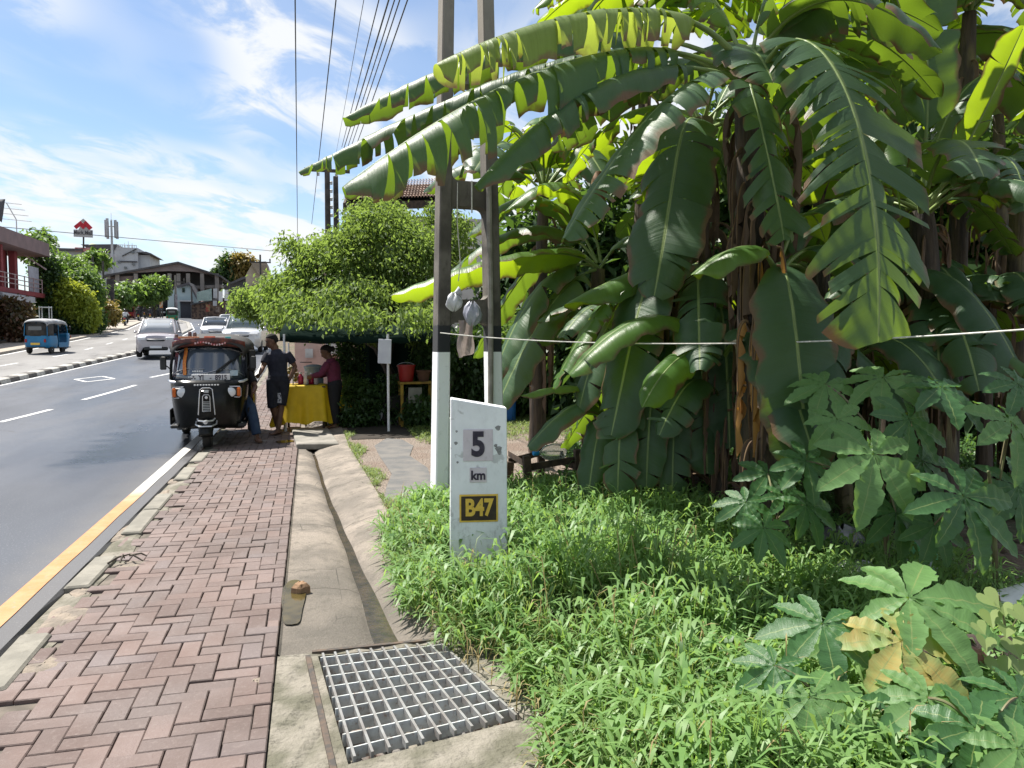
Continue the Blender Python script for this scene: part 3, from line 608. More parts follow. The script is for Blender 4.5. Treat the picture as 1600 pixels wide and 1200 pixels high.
lf(A, [(1150, 120, 5.8), (1010, 70, 5.5), (880, 130, 5.2), (742, 290, 5.0)], .3, 70, .55, .5, pet=.16, gap=.2)
lf(A, [(1130, 130, 5.8), (1085, 95, 5.4), (1000, 170, 5.1), (880, 372, 4.9)], .33, 45, .25, .5, pet=.12, gap=.15, roll=-15)
lf(A, [(1175, 130, 5.7), (1160, 100, 5.4), (1195, 190, 5.2), (1225, 375, 5.2)], .24, 30, .2, .95, pet=.1, gap=.35, sweep=.6)
lf(A, [(1190, 110, 5.7), (1235, 10, 5.2), (1330, 60, 4.8), (1385, 300, 4.5), (1372, 530, 4.5)][:1]+[(1255, -30, 5.2), (1390, 130, 4.6), (1372, 535, 4.5)], .44, 26, .14, .7, pet=.08, gap=.45, rib=.022, sweep=.5, v0=-4)
lf(A, [(1170, 110, 5.9), (1200, -120, 6.0), (1300, -160, 6.0), (1420, 40, 5.6)], .3, 60, .4, .6)
lf(A, [(1165, 105, 5.9), (1100, -120, 6.3), (960, -90, 6.8), (860, 130, 7.0)], .3, 60, .4, .6, 'banana_lit')
lf(A, [(1180, 110, 6.0), (1260, -50, 6.6), (1360, 20, 7.0), (1420, 190, 7.0)], .3, 55, .3, .5)
lf(A, [(1160, 120, 6.0), (1070, 60, 6.6), (960, 110, 7.0), (860, 230, 7.2)], .3, 55, .3, .5)
autoleaves(A, P(1165, 112, 5.9), 4, (1.5, 2.0), (.24, .32), (30, 60), azr=(R(20), R(150)))
settle(A)
# --- dark clump in the middle
C_ = banana(base_at(1055, 790, 7.3), P(1100, 185, 7.2), (.2, .09), 'dark middle banana plant with dry brown sheaths and a bunch of green fruit', 0, 7)
lf(C_, [(1095, 200, 7.2), (1060, 130, 6.6), (1055, 300, 6.2), (1022, 462, 6.2)], .36, 30, .15, .35, pet=.16, gap=.15, sweep=.3)
lf(C_, [(1075, 330, 7.0), (1010, 380, 6.6), (990, 520, 6.3), (955, 680, 6.3)], .33, 28, .1, .4, pet=.12, gap=.18, sweep=.4)
lf(C_, [(1085, 380, 7.2), (1010, 420, 6.8), (960, 430, 6.6), (885, 475, 6.5)], .27, 60, .5, .1, 'banana_lit', pet=.1)
lf(C_, [(1090, 420, 7.0), (1130, 380, 6.6), (1170, 400, 6.4), (1185, 440, 6.3)], .26, 60, .5, .1, pet=.1)
lf(C_, [(1060, 420, 7.2), (980, 430, 7.0), (930, 520, 6.8), (905, 640, 6.8)], .3, 40, .2, .3)
lf(C_, [(1100, 520, 6.9), (1080, 480, 6.6), (1045, 540, 6.4), (1008, 595, 6.4)], .19, 30, .1, .0, 'banana_lit', pet=.1)
lf(C_, [(1110, 620, 6.6), (1090, 560, 6.2), (1060, 610, 6.0), (1030, 680, 6.0)], .22, 50, .2, .5)
for (x0, y0, x1, y1, w_) in ((1040, 560, 1010, 760, .2), (1085, 560, 1105, 740, .22), (1120, 500, 1140, 700, .22), (985, 600, 965, 770, .2), (1060, 640, 1050, 780, .16)):
    lf(C_, [(x0, y0, 6.7), (lerp(x0, x1, .3), y0-60, 6.45), (lerp(x0, x1, .8), y0+20, 6.3), (x1, y1, 6.3)], w_, 30, .15, .45, pet=.12, gap=.3, sweep=.4)
lf(C_, [(1110, 200, 7.2), (1150, 60, 7.3), (1230, 60, 7.5), (1290, 200, 7.5)], .3, 50, .3, .5)
lf(C_, [(1095, 190, 7.2), (1040, 40, 7.6), (960, 60, 7.9), (890, 230, 8.0)], .3, 50, .3, .5)
for (px, py, d, l) in ((1065, 560, 7.0, 1.2), (1020, 640, 7.0, .9), (1090, 650, 6.9, .9), (1110, 400, 7.0, 1.2), (1075, 700, 6.8, .6), (1040, 700, 6.9, .6)): dryhang(C_, np.array(P(px, py, d)), l, 5, spread=.22)
dryhang(C_, np.array(P(1060, 620, 6.7)), .45, 3, 'yellowleaf')
for (px, py, d, l) in ((1000, 560, 6.9, 1.1), (1100, 480, 6.8, 1.3), (1045, 480, 6.9, 1.2), (1130, 640, 6.6, .9), (980, 660, 6.9, .8), (1085, 250, 7.0, 1.0), (1110, 560, 6.6, 1.0)):
    for k in range(6): s = np.array(P(px+lr.uniform(-18, 18), py, d-lr.uniform(0, .3))); o = np.array([lr.uniform(-.2, .2), -.15, 0]); leafmesh('dry_leaf', [s, s+o+np.array([0, 0, .08]), s+o*.8+np.array([0, 0, -l*lr.uniform(.6, 1)])], lr.uniform(.035, .1), 80, .35, .45, .03, 0, 50, .6, 'drybanana', C_, .012)
for k, (px0, px1) in enumerate(((1020, 1045), (1085, 1075), (1000, 985), (1110, 1120))):
    stem(C_, [Vector(base_at(px0, 790, 7.3+.15*k)), P((px0+px1)/2, 600, 7.3+.15*k), P(px1, 360+40*k, 7.3+.15*k)], (.17, .09))
# fruit bunch
b = MB(); fc = P(1148, 270, 6.5)
for k in range(46):
    a = k*2.4; zz_ = .2-.4*(k/46); r = .075*(1-.35*abs(zz_)/.2); o = Vector((math.cos(a), math.sin(a), 0)); p = fc+o*r*.5+Vector((0, 0, zz_))
    b.tube([p, p+o*.05+Vector((0, 0, .01)), p+o*.075+Vector((0, 0, .06)), p+o*.07+Vector((0, 0, .1))], [.01, .017, .016, .005], 6)
b.build('fruit_bunch', pm('green_banana_fruit', (.12, .2, .05), (.09, .15, .035), 20, .5), C_, True); b = MB(); b.tube([P(1110, 200, 7.0), P(1135, 190, 6.7), P(1148, 240, 6.5), P(1148, 310, 6.5)], .022, 8); b.build('fruit_stalk', M['midrib'], C_, True)
b = MB(); b.lathe(P(935, 300, 7.6), [(.01, -.2), (.06, -.14), (.085, 0), (.07, .12), (.03, .2)], 12); b.build('flower_bud', pm('bud_brown', (.14, .05, .03), (.2, .12, .04), 9, .7), C_, True)
autoleaves(C_, P(1100, 190, 7.3), 6, (1.4, 2.0), (.26, .34), (20, 60))
autoleaves(C_, P(1085, 420, 7.3), 5, (1.1, 1.6), (.2, .28), (0, 40), azr=(R(120), R(300)), sag=(.9, 1.5))
settle(C_)
# --- right hand plant
Bp = banana(base_at(1475, 830, 6.7), P(1440, 330, 6.7), (.16, .1), 'right hand banana plant with an upright glowing yellow green leaf', 0, 5)
lf(Bp, [(1440, 330, 6.7), (1500, 260, 6.5), (1545, 160, 6.2), (1600, 40, 5.9)], .2, 10, .0, .12, 'banana_lit', pet=.3, v0=-35, gap=.1)
lf(Bp, [(1440, 320, 6.7), (1455, 180, 6.6), (1450, 60, 6.6), (1440, -60, 6.7)], .26, 0, .0, .1, 'banana', pet=.3, v0=-25)
lf(Bp, [(1440, 330, 6.6), (1425, 260, 6.3), (1390, 270, 6.1), (1375, 290, 6.1)], .16, 40, .2, .1, 'banana_lit', pet=.15)
lf(Bp, [(1440, 320, 6.7), (1530, 230, 6.4), (1600, 200, 6.0), (1600, 330, 5.8)], .34, 60, .4, .9, pet=.2)
lf(Bp, [(1440, 340, 6.7), (1500, 280, 6.3), (1570, 260, 5.9), (1640, 300, 5.6)], .25, 60, .4, .4, pet=.45)
lf(Bp, [(1430, 430, 6.7), (1480, 400, 6.2), (1545, 470, 5.8), (1600, 590, 5.6)], .28, 65, .35, .15, 'banana', pet=.1, roll=20)
lf(Bp, [(1440, 300, 6.8), (1500, 60, 7.2), (1600, 60, 7.2), (1660, 250, 7.2)], .32, 60, .4, .6)
lf(Bp, [(1435, 320, 6.8), (1400, 130, 7.3), (1330, 120, 7.6), (1270, 260, 7.7)], .3, 60, .4, .5, 'banana_lit')
autoleaves(Bp, P(1440, 330, 6.8), 6, (1.4, 2.0), (.24, .32), (20, 60))
autoleaves(Bp, P(1450, 470, 6.8), 5, (1.1, 1.6), (.2, .28), (0, 40), azr=(R(100), R(260)), sag=(.9, 1.5))
settle(Bp)
# --- younger plants under the tall ones
Y1 = banana(base_at(1215, 840, 5.6), P(1212, 420, 5.7), (.11, .07), 'yellow green young banana plant with one broad leaf hanging behind the palmate shrub', 0, 1)
lf(Y1, [(1215, 415, 5.7), (1225, 385, 5.4), (1245, 470, 5.2), (1262, 740, 5.2)], .29, 18, .05, .05, 'banana', pet=.1, rib=.016, full=.2)
lf(Y1, [(1212, 420, 5.7), (1195, 380, 5.5), (1160, 360, 5.4), (1080, 430, 5.5)], .24, 55, .4, .1, 'banana_lit', pet=.2)
lf(Y1, [(1212, 420, 5.7), (1250, 300, 5.8), (1275, 320, 5.8), (1290, 380, 5.8)], .14, 20, .1, .2, 'banana_lit', pet=.5)
lf(Y1, [(1220, 420, 5.7), (1270, 360, 5.8), (1330, 370, 5.9), (1380, 480, 5.9)], .26, 45, .3, .3, 'banana', pet=.2)
dryhang(Y1, np.array(P(1178, 560, 5.6)), .7, 4, 'yellowleaf', .1); dryhang(Y1, np.array(P(1195, 680, 5.6)), .7, 4, 'drybanana', .14); dryhang(Y1, np.array(P(1190, 330, 5.7)), .8, 4, 'drybanana', .1); dryhang(Y1, np.array(P(1200, 480, 5.5)), .9, 5, 'yellowleaf', .1); dryhang(Y1, np.array(P(1215, 250, 5.8)), .8, 5, 'drybanana', .14); settle(Y1)
Y2 = banana(base_at(950, 800, 7.2), P(948, 660, 7.2), (.07, .045), 'small banana sucker beside the rough wooden guard with low drooping leaves', 0, 0)
lf(Y2, [(948, 660, 7.2), (930, 590, 7.0), (890, 595, 6.9), (815, 618, 6.9)], .13, 40, .3, .0, 'banana_lit', pet=.15)
lf(Y2, [(948, 665, 7.2), (925, 600, 6.9), (885, 630, 6.8), (825, 698, 6.8)], .19, 50, .25, .05, 'banana', pet=.1)
lf(Y2, [(950, 670, 7.1), (945, 620, 6.8), (930, 680, 6.6), (918, 785, 6.6)], .17, 45, .2, .1, 'banana', pet=.1)
lf(Y2, [(950, 660, 7.2), (960, 560, 7.2), (985, 560, 7.2), (1005, 620, 7.1)], .18, 45, .2, .1, 'banana', pet=.2); settle(Y2)
# --- plant to the left whose blue green leaves show behind the pole
D = banana(base_at(930, 720, 9.2), P(935, 420, 9.0), (.14, .08), 'blue green banana plant behind the concrete pole with a long glowing leaf', 0, 2)
lf(D, [(935, 420, 9.0), (890, 370, 8.6), (780, 400, 8.3), (612, 462, 8.2)], .26, 50, .35, .05, 'banana_lit', pet=.1, roll=-30)
lf(D, [(935, 415, 9.0), (880, 400, 8.8), (830, 430, 8.6), (770, 590, 8.5)], .33, 45, .2, .1, 'banana')
lf(D, [(935, 420, 9.0), (900, 420, 8.6), (840, 480, 8.3), (775, 640, 8.2)], .3, 45, .2, .15, 'banana')
lf(D, [(935, 410, 9.0), (880, 330, 9.2), (800, 330, 9.4), (690, 440, 9.5)], .3, 50, .3, .1, 'banana')
lf(D, [(935, 410, 9.0), (870, 270, 9.0), (800, 290, 9.0), (730, 370, 9.0)], .32, 40, .25, .2, 'banana')
lf(D, [(940, 410, 9.0), (920, 280, 8.8), (860, 250, 8.6), (790, 330, 8.5)], .26, 50, .2, .2, 'banana_lit')
lf(D, [(935, 420, 9.0), (880, 350, 9.4), (830, 380, 9.6), (740, 560, 9.7)], .3, 40, .2, .1, 'banana')
lf(D, [(935, 420, 9.0), (990, 330, 9.2), (1030, 360, 9.3), (1060, 480, 9.3)], .3, 40, .2, .1, 'banana')
settle(D)
# --- plants further back, filling the grove
BK = [((1010, 60, 9.5), 'banana plant deep in the grove seen between the two tallest front plants'), ((1290, 10, 8.6), 'banana plant deep in the grove behind the big lit hanging leaf'), ((1515, 20, 8.0), 'tall banana plant at the upper right of the grove under open sky'),
      ((850, 300, 10.5), 'banana plant at the left rear of the grove behind the pole'), ((1390, 170, 9.2), 'banana plant in deep shade behind the right hand banana plant'), ((1590, 330, 7.6), 'banana plant at the right edge of the picture behind the palmate shrub'), ((1200, 300, 9.5), 'banana plant in deep shade behind the tall front banana plant'), ((1560, 180, 10.5), 'rearmost banana plant at the far right of the grove')]
for k, ((px, py, d), lab) in enumerate(BK):
    c = P(px, py, d); e = banana((c.x+lr.uniform(-.2, .2), c.y+lr.uniform(-.2, .2), gz(c.y)), c, (.13, .07), lab, 11, 2, mats=('banana', 'banana', 'banana_lit', 'banana_lit'), W=(.26, .36), L=(1.7, 2.4)); settle(e)

SK = [((1130, 560, 6.4), 'knee high banana sucker in front of the middle banana clump'), ((1330, 560, 6.4), 'banana sucker in deep shade behind the pale palmate leaves'), ((1400, 480, 7.4), 'half grown banana plant behind the pale palmate leaves'), ((1550, 470, 7.2), 'half grown banana plant in shade at the right edge'), ((1000, 500, 8.0), 'half grown banana plant left of the middle banana clump'), ((1270, 420, 7.6), 'half grown banana plant in shade right of the tall front banana plant')]
for k, ((px, py, d), lab) in enumerate(SK):
    c = P(px, py, d); e = banana((c.x, c.y, gz(c.y)), c, (.08, .045), lab, 8, 1, W=(.18, .28), L=(1.0, 1.7), el=(10, 65), sag=(.6, 1.4), tear=(.05, .6)); settle(e)

# --- palmate leaved shrubs (castor)
M['castor'] = leafmat('palmate_leaf', (.055, .14, .045), (.036, .1, .036), (.24, .44, .04), .36, .36, 5, .5, True)
M['castor_pale'] = leafmat('pale_sunlit_leaf', (.13, .25, .08), (.09, .19, .06), (.3, .5, .06), .4, .45, 5, .5, True)  # paler copy of the palmate leaf, sunlight put into its colour
t = leafmat('yellowing_palmate_leaf', (.2, .3, .1), (.5, .34, .1), (.5, .45, .1), .4, .5, 9, .1, True); M['castor_yellow'] = t
def castor_leaf(parent, c, r, nrm, tip, seed, mat='castor', droop=.25, nl=8, span=148):
    q = np.random.default_rng(seed); n = unit(np.array(nrm, float)); tp = np.array(tip, float); tp = unit(tp-n*(n@tp)); sd_ = np.cross(n, tp)
    V = []; F = []; UV = []; step = 2*span/(nl-1); hs = math.tan(R(step/2))
    for k in range(nl):
        ph = R(-span+k*step+q.normal(0, 3)); Lk = r*(1-.38*(abs(-span+k*step)/span)**1.3)*q.uniform(.88, 1.08); dr = droop*q.uniform(.6, 1.5); tw = q.normal(0, .2)
        u = tp*math.cos(ph)+sd_*math.sin(ph); v = np.cross(n, u); o = len(V); ts = np.linspace(0, 1, 17)
        for i, t_ in enumerate(ts):
            w = min(t_*Lk*hs, Lk*.36*hs+ (Lk*.175)*math.sin(PI*min(1, max(0, (t_-.3)/.7))**.8)); 
            if t_ > .42: w = min(w, Lk*.2*math.sqrt(max(0, (1-t_)/.42)) if t_ > .58 else 9)
            if i % 2 and t_ > .36: w *= .84
            base = np.array(c)+u*Lk*t_-n*(dr*Lk*t_*t_)
            for s in (-1, 0, 1): 
                V.append(base+v*s*w+n*(abs(s)*w*(.28+tw*s*t_)+.012*r*math.sin(i*2.2+s))); UV.append((s, t_*1.2))
        for i in range(16):
            for s in range(2): F.append([o+i*3+s, o+(i+1)*3+s, o+(i+1)*3+s+1, o+i*3+s+1][::-1])
    return npmesh('leaf', V, F, [M[mat]], parent, True, UV)
M['castorstem'] = pm('shrub_stem', (.16, .17, .08), (.12, .09, .05), 9, .6)
def castor(base, label, leaves):
    e = empty('palmate_shrub', base, 0, label, 'shrub', 'palmate leaved shrubs at the lower right')
    b0 = Vector(base); top = sum((P(*l[0]) for l in leaves), Vector())/len(leaves); top.z = max(top.z-.05, b0.z+.1); b = MB(); mid = (b0+top)/2+Vector((.06, .04, .02))
    b.tube([Vector(c) for c in bez([b0-Vector((0, 0, .05)), mid, top], 10)], list(np.linspace(.02, .009, 10)), 8); b.build('stem', M['castorstem'], e, True)
    for i, (pos, rpx, nrm, tip, mat) in enumerate(leaves):
        c = P(*pos); r = rpx*(1.22 if pos[2] > 3.6 else 1.35)*pos[2]/1200; castor_leaf(e, c, r, nrm, tip, i*7+int(pos[0]), mat)
        s = Vector(bez([b0, mid, top], 11)[min(10, 5+i % 6)]); b = MB(); m = (s+c)/2+Vector((0, 0, .08)); b.tube([Vector(q) for q in bez([s, m, c-Vector(nrm).normalized()*.004], 8)], .006, 6); b.build('leaf_stalk', M['castorstem'], e, True)
    settle(e); return e
u_ = (0, 0, 1); cy = 'castor'; cp = 'castor_pale'
castor(base_at(1390, 900, 4.9), 'tallest palmate leaved shrub with pale sunlit leaves in front of the banana stems', [
    ((1308, 655, 4.6), 62, (-.2, -.75, .7), (.15, -.5, -.9), cp), ((1365, 710, 4.3), 100, (-.05, -.8, .65), (-.1, -.5, -.9), cp), ((1470, 605, 4.7), 78, (.1, -.6, .9), (.1, -.8, -.2), cy), ((1420, 655, 4.6), 75, (.1, -.8, .5), (0, -.3, -.9), cy),
    ((1380, 590, 4.9), 70, (-.3, -.4, .9), (-.8, -.5, -.1), cp), ((1290, 600, 5.0), 60, (-.3, -.5, .8), (-.7, -.3, -.2), cp), ((1440, 720, 4.7), 70, (.1, -.7, .6), (.3, -.3, -.8), cy),
    ((1260, 720, 4.9), 60, (-.2, -.7, .7), (-.4, -.3, -.8), cy), ((1400, 800, 4.7), 70, (0, -.7, .6), (.1, -.4, -.8), cy)])
castor(base_at(1560, 900, 4.6), 'right hand palmate leaved shrub with a large dark leaf facing outward', [
    ((1505, 775, 4.1), 100, (.0, -.85, .55), (.35, -.4, -.9), cy), ((1580, 660, 4.3), 85, (.2, -.7, .7), (-.1, -.5, -.9), cp), ((1590, 600, 4.5), 70, (.1, -.7, .7), (.3, -.5, -.6), cy), ((1590, 760, 4.4), 80, (0, -.8, .5), (.2, -.4, -.9), cy), ((1460, 820, 4.5), 60, (-.1, -.8, .5), (-.2, -.4, -.9), cy)])
castor(base_at(1210, 900, 5.0), 'small dark palmate leaved shrub in shade beside the banana stem', [
    ((1193, 825, 4.6), 55, (-.1, -.7, .7), (-.1, -.5, -.8), cy), ((1165, 785, 4.9), 50, (-.3, -.6, .7), (-.8, -.4, -.5), cy), ((1225, 775, 4.9), 48, (.1, -.7, .6), (.2, -.4, -.8), cy), ((1260, 790, 4.8), 55, (.1, -.7, .6), (.5, -.4, -.7), cy), ((1200, 740, 5.2), 50, (-.1, -.6, .7), (-.4, -.4, -.7), cy)])
castor(base_at(1400, 1080, 3.3), 'palmate leaved shrub with a yellowing scorched leaf above the grass', [
    ((1408, 1002, 3.2), 105, (-.05, -.55, .85), (.1, -.75, -.4), 'castor_yellow'), ((1420, 935, 3.4), 120, (-.1, -.35, .95), (.9, -.3, -.3), cp), ((1285, 975, 3.3), 82, (-.2, -.5, .85), (-.6, -.6, -.4), cy), ((1330, 1000, 3.4), 60, (-.1, -.5, .8), (-.4, -.7, -.4), cp)])
castor(base_at(1300, 1200, 2.9), 'low broad palmate leaved shrub at the bottom of the picture', [
    ((1265, 1090, 2.9), 108, (-.1, -.55, .85), (-.25, -.8, -.4), cp), ((1340, 1170, 2.8), 85, (0, -.5, .85), (.2, -.8, -.4), cy), ((1420, 1110, 2.9), 80, (.1, -.5, .85), (.5, -.7, -.4), cy), ((1210, 1040, 3.0), 60, (-.2, -.5, .85), (-.8, -.5, -.1), cy)])
castor(base_at(1590, 1190, 2.8), 'palmate leaved shrub in the lower right corner with broad bright leaves', [
    ((1525, 1140, 2.75), 115, (0, -.6, .8), (.3, -.75, -.4), cy), ((1590, 1170, 2.6), 100, (.1, -.5, .85), (.5, -.7, -.3), cp), ((1500, 1180, 2.7), 80, (0, -.5, .85), (-.4, -.8, -.3), cy), ((1590, 1090, 2.9), 90, (.1, -.5, .85), (.2, -.8, -.3), cy), ((1450, 1090, 2.9), 80, (-.1, -.5, .85), (-.7, -.6, -.3), cp)])
# ------------------------------------------------------------------ grass and weeds
def sprigs(name, label, n, region, hfun, L, W, mats, seed, lean=.5, nleaf=6, dens=None, cat='grass'):
    q = np.random.default_rng(seed); x0, x1, y0, y1 = region; X = q.uniform(x0, x1, n*3); Y = q.uniform(y0, y1, n*3)
    ok = np.array([(dens(a, b) if dens else 1) for a, b in zip(X, Y)]) > q.uniform(0, 1, n*3); X, Y = X[ok][:n], Y[ok][:n]; n = len(X)
    H = np.array([hfun(a, b) for a, b in zip(X, Y)])*q.uniform(.4, 1.3, n); az = q.uniform(0, 2*PI, n); ln = q.uniform(.1, 1, n)*lean
    Z0 = np.array([gz(b) for b in Y])+.015; V = []; 
    for k in range(nleaf):
        t_ = (k+.6)/nleaf; sx_ = X+np.cos(az)*ln*H*t_**1.6; sy = Y+np.sin(az)*ln*H*t_**1.6; sz = Z0+H*t_*(1-.3*ln*t_)
        la = az+k*2.4+q.normal(0, .5, n); l = L*q.uniform(.6, 1.3, n); w = W*q.uniform(.7, 1.3, n); e = q.uniform(.2, 1.1, n)
        dx, dy = np.cos(la), np.sin(la); px, py = -dy*w/2, dx*w/2
        b0 = np.c_[sx_, sy, sz]; m = b0+np.c_[dx*l*.5*np.cos(e), dy*l*.5*np.cos(e), l*.5*np.sin(e)]; e2 = e-q.uniform(.5, 1.6, n)
        tp = m+np.c_[dx*l*.5*np.cos(e2), dy*l*.5*np.cos(e2), l*.5*np.sin(e2)]; wv = np.c_[px, py, np.zeros(n)]
        V.append(np.stack([b0-wv*.35, b0+wv*.35, m+wv, m-wv, tp+wv*.12, tp-wv*.12], 1))
    V = np.concatenate(V, 0); m = len(V); o = np.arange(m)[:, None]*6
    F = np.concatenate([o+[0, 1, 2, 3], o+[3, 2, 4, 5]], 0)
    # thin stalks
    sw = .0025; st = np.stack([np.c_[X-sw, Y, Z0-.03], np.c_[X+sw, Y, Z0-.03], np.c_[X+np.cos(az)*ln*H+sw, Y+np.sin(az)*ln*H, Z0+H*(1-.3*ln)], np.c_[X+np.cos(az)*ln*H-sw, Y+np.sin(az)*ln*H, Z0+H*(1-.3*ln)]], 1).reshape(-1, 3)
    F = np.concatenate([F, m*6+np.arange(n)[:, None]*4+[0, 1, 2, 3]], 0)
    return stuff(npmesh(name, np.concatenate([V.reshape(-1, 3), st]), F, mats), label, cat)
M['grass'] = leafmat('grass_blade', (.11, .23, .065), (.21, .34, .11), (.36, .56, .11), .42, .5, 2, .6)
M['grass_yellow'] = leafmat('thin_grass_blade', (.15, .21, .06), (.1, .17, .045), (.36, .45, .1), .42, .55, 2, .6)
M['weed'] = leafmat('shade_weed', (.045, .11, .035), (.07, .15, .04), (.18, .34, .05), .38, .5, 2, .6)
EG = [(2.0, .8), (2.6, .86), (3.0, .93), (3.5, .9), (3.75, .8), (3.95, .68), (4.3, .56), (5, .5), (5.8, .52), (6.3, .6), (6.9, .82), (7.3, 1.3), (7.6, 2.2)]
def gdens(x, y):
    e = interp(EG, y)+.05*math.sin(y*11); d = 1 if x > e else 0
    if x > e and x < e+.12: d = .5
    if ((x-1.32)/.26)**2+((y-3.75)/.34)**2 < 1: d *= .12
    if x > 2.9+.2*y*.3: d *= .55
    if y > 7.0 and x < 1.9: d *= .5
    if .72 < x < 1.36 and 4.45 < y < 5.14: d *= .12
    if x > 2.0 and y < 4.8: d *= .5
    return d
def ghgt(x, y):
    h = .22+.07*math.sin(x*3.1+y)+.04*math.sin(x*7+y*5)+.05*math.sin(y*2.3-x*1.7); e = interp(EG, y); h *= min(1, .6+(x-e)*1.5)
    h += .3*math.exp(-((x-1.95)/.5)**2-((y-4.1)/.6)**2)+.14*math.exp(-((x-1.75)/.35)**2-((y-6)/.8)**2)+.12*math.exp(-((x-1.9)/.5)**2-((y-2.9)/.5)**2)
    if x > 1.55 and y < 3.4: h *= .5
    if .8 < x < 1.4 and 4.7 < y < 5.12: h = min(h, .09)
    if y > 6.6 and 1.7 < x < 3.2: h *= .55
    return max(.06, h)
sprigs('grass', 'lush bright green broad bladed grass around the milestone', 9500, (.5, 4.2, 2.1, 7.6), ghgt, .145, .02, M['grass'], 21, dens=gdens)
sprigs('thin_grass', 'thin yellow green grass blades at the edge of the drain', 1500, (.55, 2.2, 2.3, 5.5), lambda x, y: ghgt(x, y)*.8, .15, .006, M['grass_yellow'], 22, dens=lambda x, y: gdens(x, y)*(1 if x < interp(EG, y)+.7 else .2))
sprigs('weeds', 'dark weeds growing in shade under the banana plants', 3500, (1.8, 9, 5.2, 10.5), lambda x, y: .24, .13, .035, M['weed'], 23, dens=lambda x, y: 1 if (x > 2.3+.35*abs(y-7) and not (y > 7.8 and x < 3.2)) else 0, cat='weeds')
sprigs('lawn_grass', 'sunlit short grass at the back of the gravel yard', 5200, (1.6, 7.5, 11.4, 16.5), lambda x, y: .07, .09, .012, M['grass_yellow'], 24, dens=lambda x, y: 1 if y > 11.9+.4*math.sin(x*2) else .3)
sprigs('verge_grass', 'thin grass strip along the outer edge of the concrete drain', 700, (.5, 1.1, 6.6, 13), lambda x, y: .06, .07, .008, M['grass_yellow'], 25, dens=lambda x, y: 1 if edg(y) < x < edg(y)+.1+.1*math.sin(y*3) else 0)
M['straw'] = leafmat('straw_blade', (.34, .28, .13), (.24, .18, .08), (.4, .32, .14), .3, .8, 4, .7)
sprigs('dry_stalks', 'dry straw coloured stalks scattered through the grass', 420, (.6, 3.6, 2.1, 7.4), lambda x, y: ghgt(x, y)*1.15+.03, .11, .006, M['straw'], 26, dens=lambda x, y: .25*gdens(x, y)+(.8 if abs(x-interp(EG, y)) < .12 else 0))
sprigs('broad_weeds', 'patches of round leaved weeds among the grass', 900, (.6, 3.6, 2.1, 7.4), lambda x, y: ghgt(x, y)*.9, .075, .05, M['weed'], 27, dens=lambda x, y: gdens(x, y) if math.sin(x*5+y*2)+math.sin(y*4-x*3) > .8 else 0, cat='weeds')
q_ = np.random.default_rng(3); V_ = []; F_ = []
for k in range(1500):
    if k < 300: y = q_.uniform(2.4, 7); x = interp(EG, y)+q_.normal(0, .12)
    elif k < 520: x, y = 1.32+q_.normal(0, .2), 3.75+q_.normal(0, .25)
    elif k < 640: x, y = q_.uniform(.9, 1.02), q_.uniform(2.2, 4)
    else: x, y = q_.uniform(2.3, 7), q_.uniform(4.2, 9)
    if x < .45 or (y < 4.1 and .0 < x < .9): continue
    a, s, t_ = q_.uniform(0, 6.28), q_.uniform(.015, .06)*(.38 if k < 640 else 1), q_.uniform(-.4, .4); z = gz(y)+.035+.01*q_.uniform(); c, sn = math.cos(a), math.sin(a); o = len(V_)
    if y < 4.1: z = .03
    for (u, v, w) in ((-1, 0, .1), (0, -.4, 0), (1, 0, .25), (0, .4, t_)): V_.append((x+s*(u*c-v*sn), y+s*(u*sn+v*c), z+s*w*.8))
    F_.append((o, o+1, o+2, o+3))
stuff(npmesh('leaf_litter', V_, F_, M['drybanana']), 'dry brown leaf litter scattered at the edge of the grass and under the plants', 'leaf litter')
# ------------------------------------------------------------------ trees, shrubs and hedges made of many small leaves
def leaves(name, ells, n, L, W, mats, parent=None, seed=0, droop=.4, cl=6, cs=.5, shell=.55, gaps=.25, mi_p=None):
    q = np.random.default_rng(seed); E = [(np.array(c, float), np.array(r, float)) for c, r in ells]; wt = np.array([r.prod()**(2/3) for c, r in E]); idx = q.choice(len(E), n, p=wt/wt.sum())
    d = unit(q.normal(size=(n, 3))); rr = (shell+(1.06-shell)*q.uniform(0, 1, n)**.6)[:, None]; C0 = np.array([e[0] for e in E])[idx]; R0 = np.array([e[1] for e in E])[idx]
    C = C0+d*R0*rr; sc = np.abs(R0).mean(1); k = 3.2/np.maximum(sc, .3)
    f = np.sin(C[:, 0]*k*1.7+seed)+np.sin(C[:, 1]*k*1.9+1.3*seed)+np.sin(C[:, 2]*k*2.3+C[:, 0]*k); C = C[f > -3+6*gaps*.6*q.uniform(.6, 1.4, n)]; d = unit(C-np.array([e[0] for e in E]).mean(0)); n = len(C)
    V = []
    for j in range(cl):
        o = q.normal(size=(n, 3))*L*cs*1.2; dr = unit(d*.5+q.normal(size=(n, 3))*.8+np.array([0, 0, -droop*2])); up = unit(np.array([0, 0, 1.])+q.normal(size=(n, 3))*.45); sd_ = unit(np.cross(dr, up)); nn_ = np.cross(sd_, dr)
        l = (L*q.uniform(.6, 1.25, n))[:, None]; w = (W*q.uniform(.7, 1.25, n))[:, None]; b0 = C+o
        V.append(np.stack([b0, b0+dr*l*.5+sd_*w/2+nn_*w*.15, b0+dr*l-nn_*l*.12, b0+dr*l*.5-sd_*w/2+nn_*w*.15], 1))
    V = np.concatenate(V).reshape(-1, 3); F = np.arange(len(V)).reshape(-1, 4)
    return npmesh(name, V, F, mats, parent)
def ellp(px, py, d, rx, ry, rd=None): k = d/1200*.84; return (P(px, py, d), (rx*k, (rd if rd else rx*.9)*k, ry*k))
M['bark'] = pm('bark', (.1, .075, .055), (.05, .04, .03), 9, .9, .7, bscale=30, bd=.02)
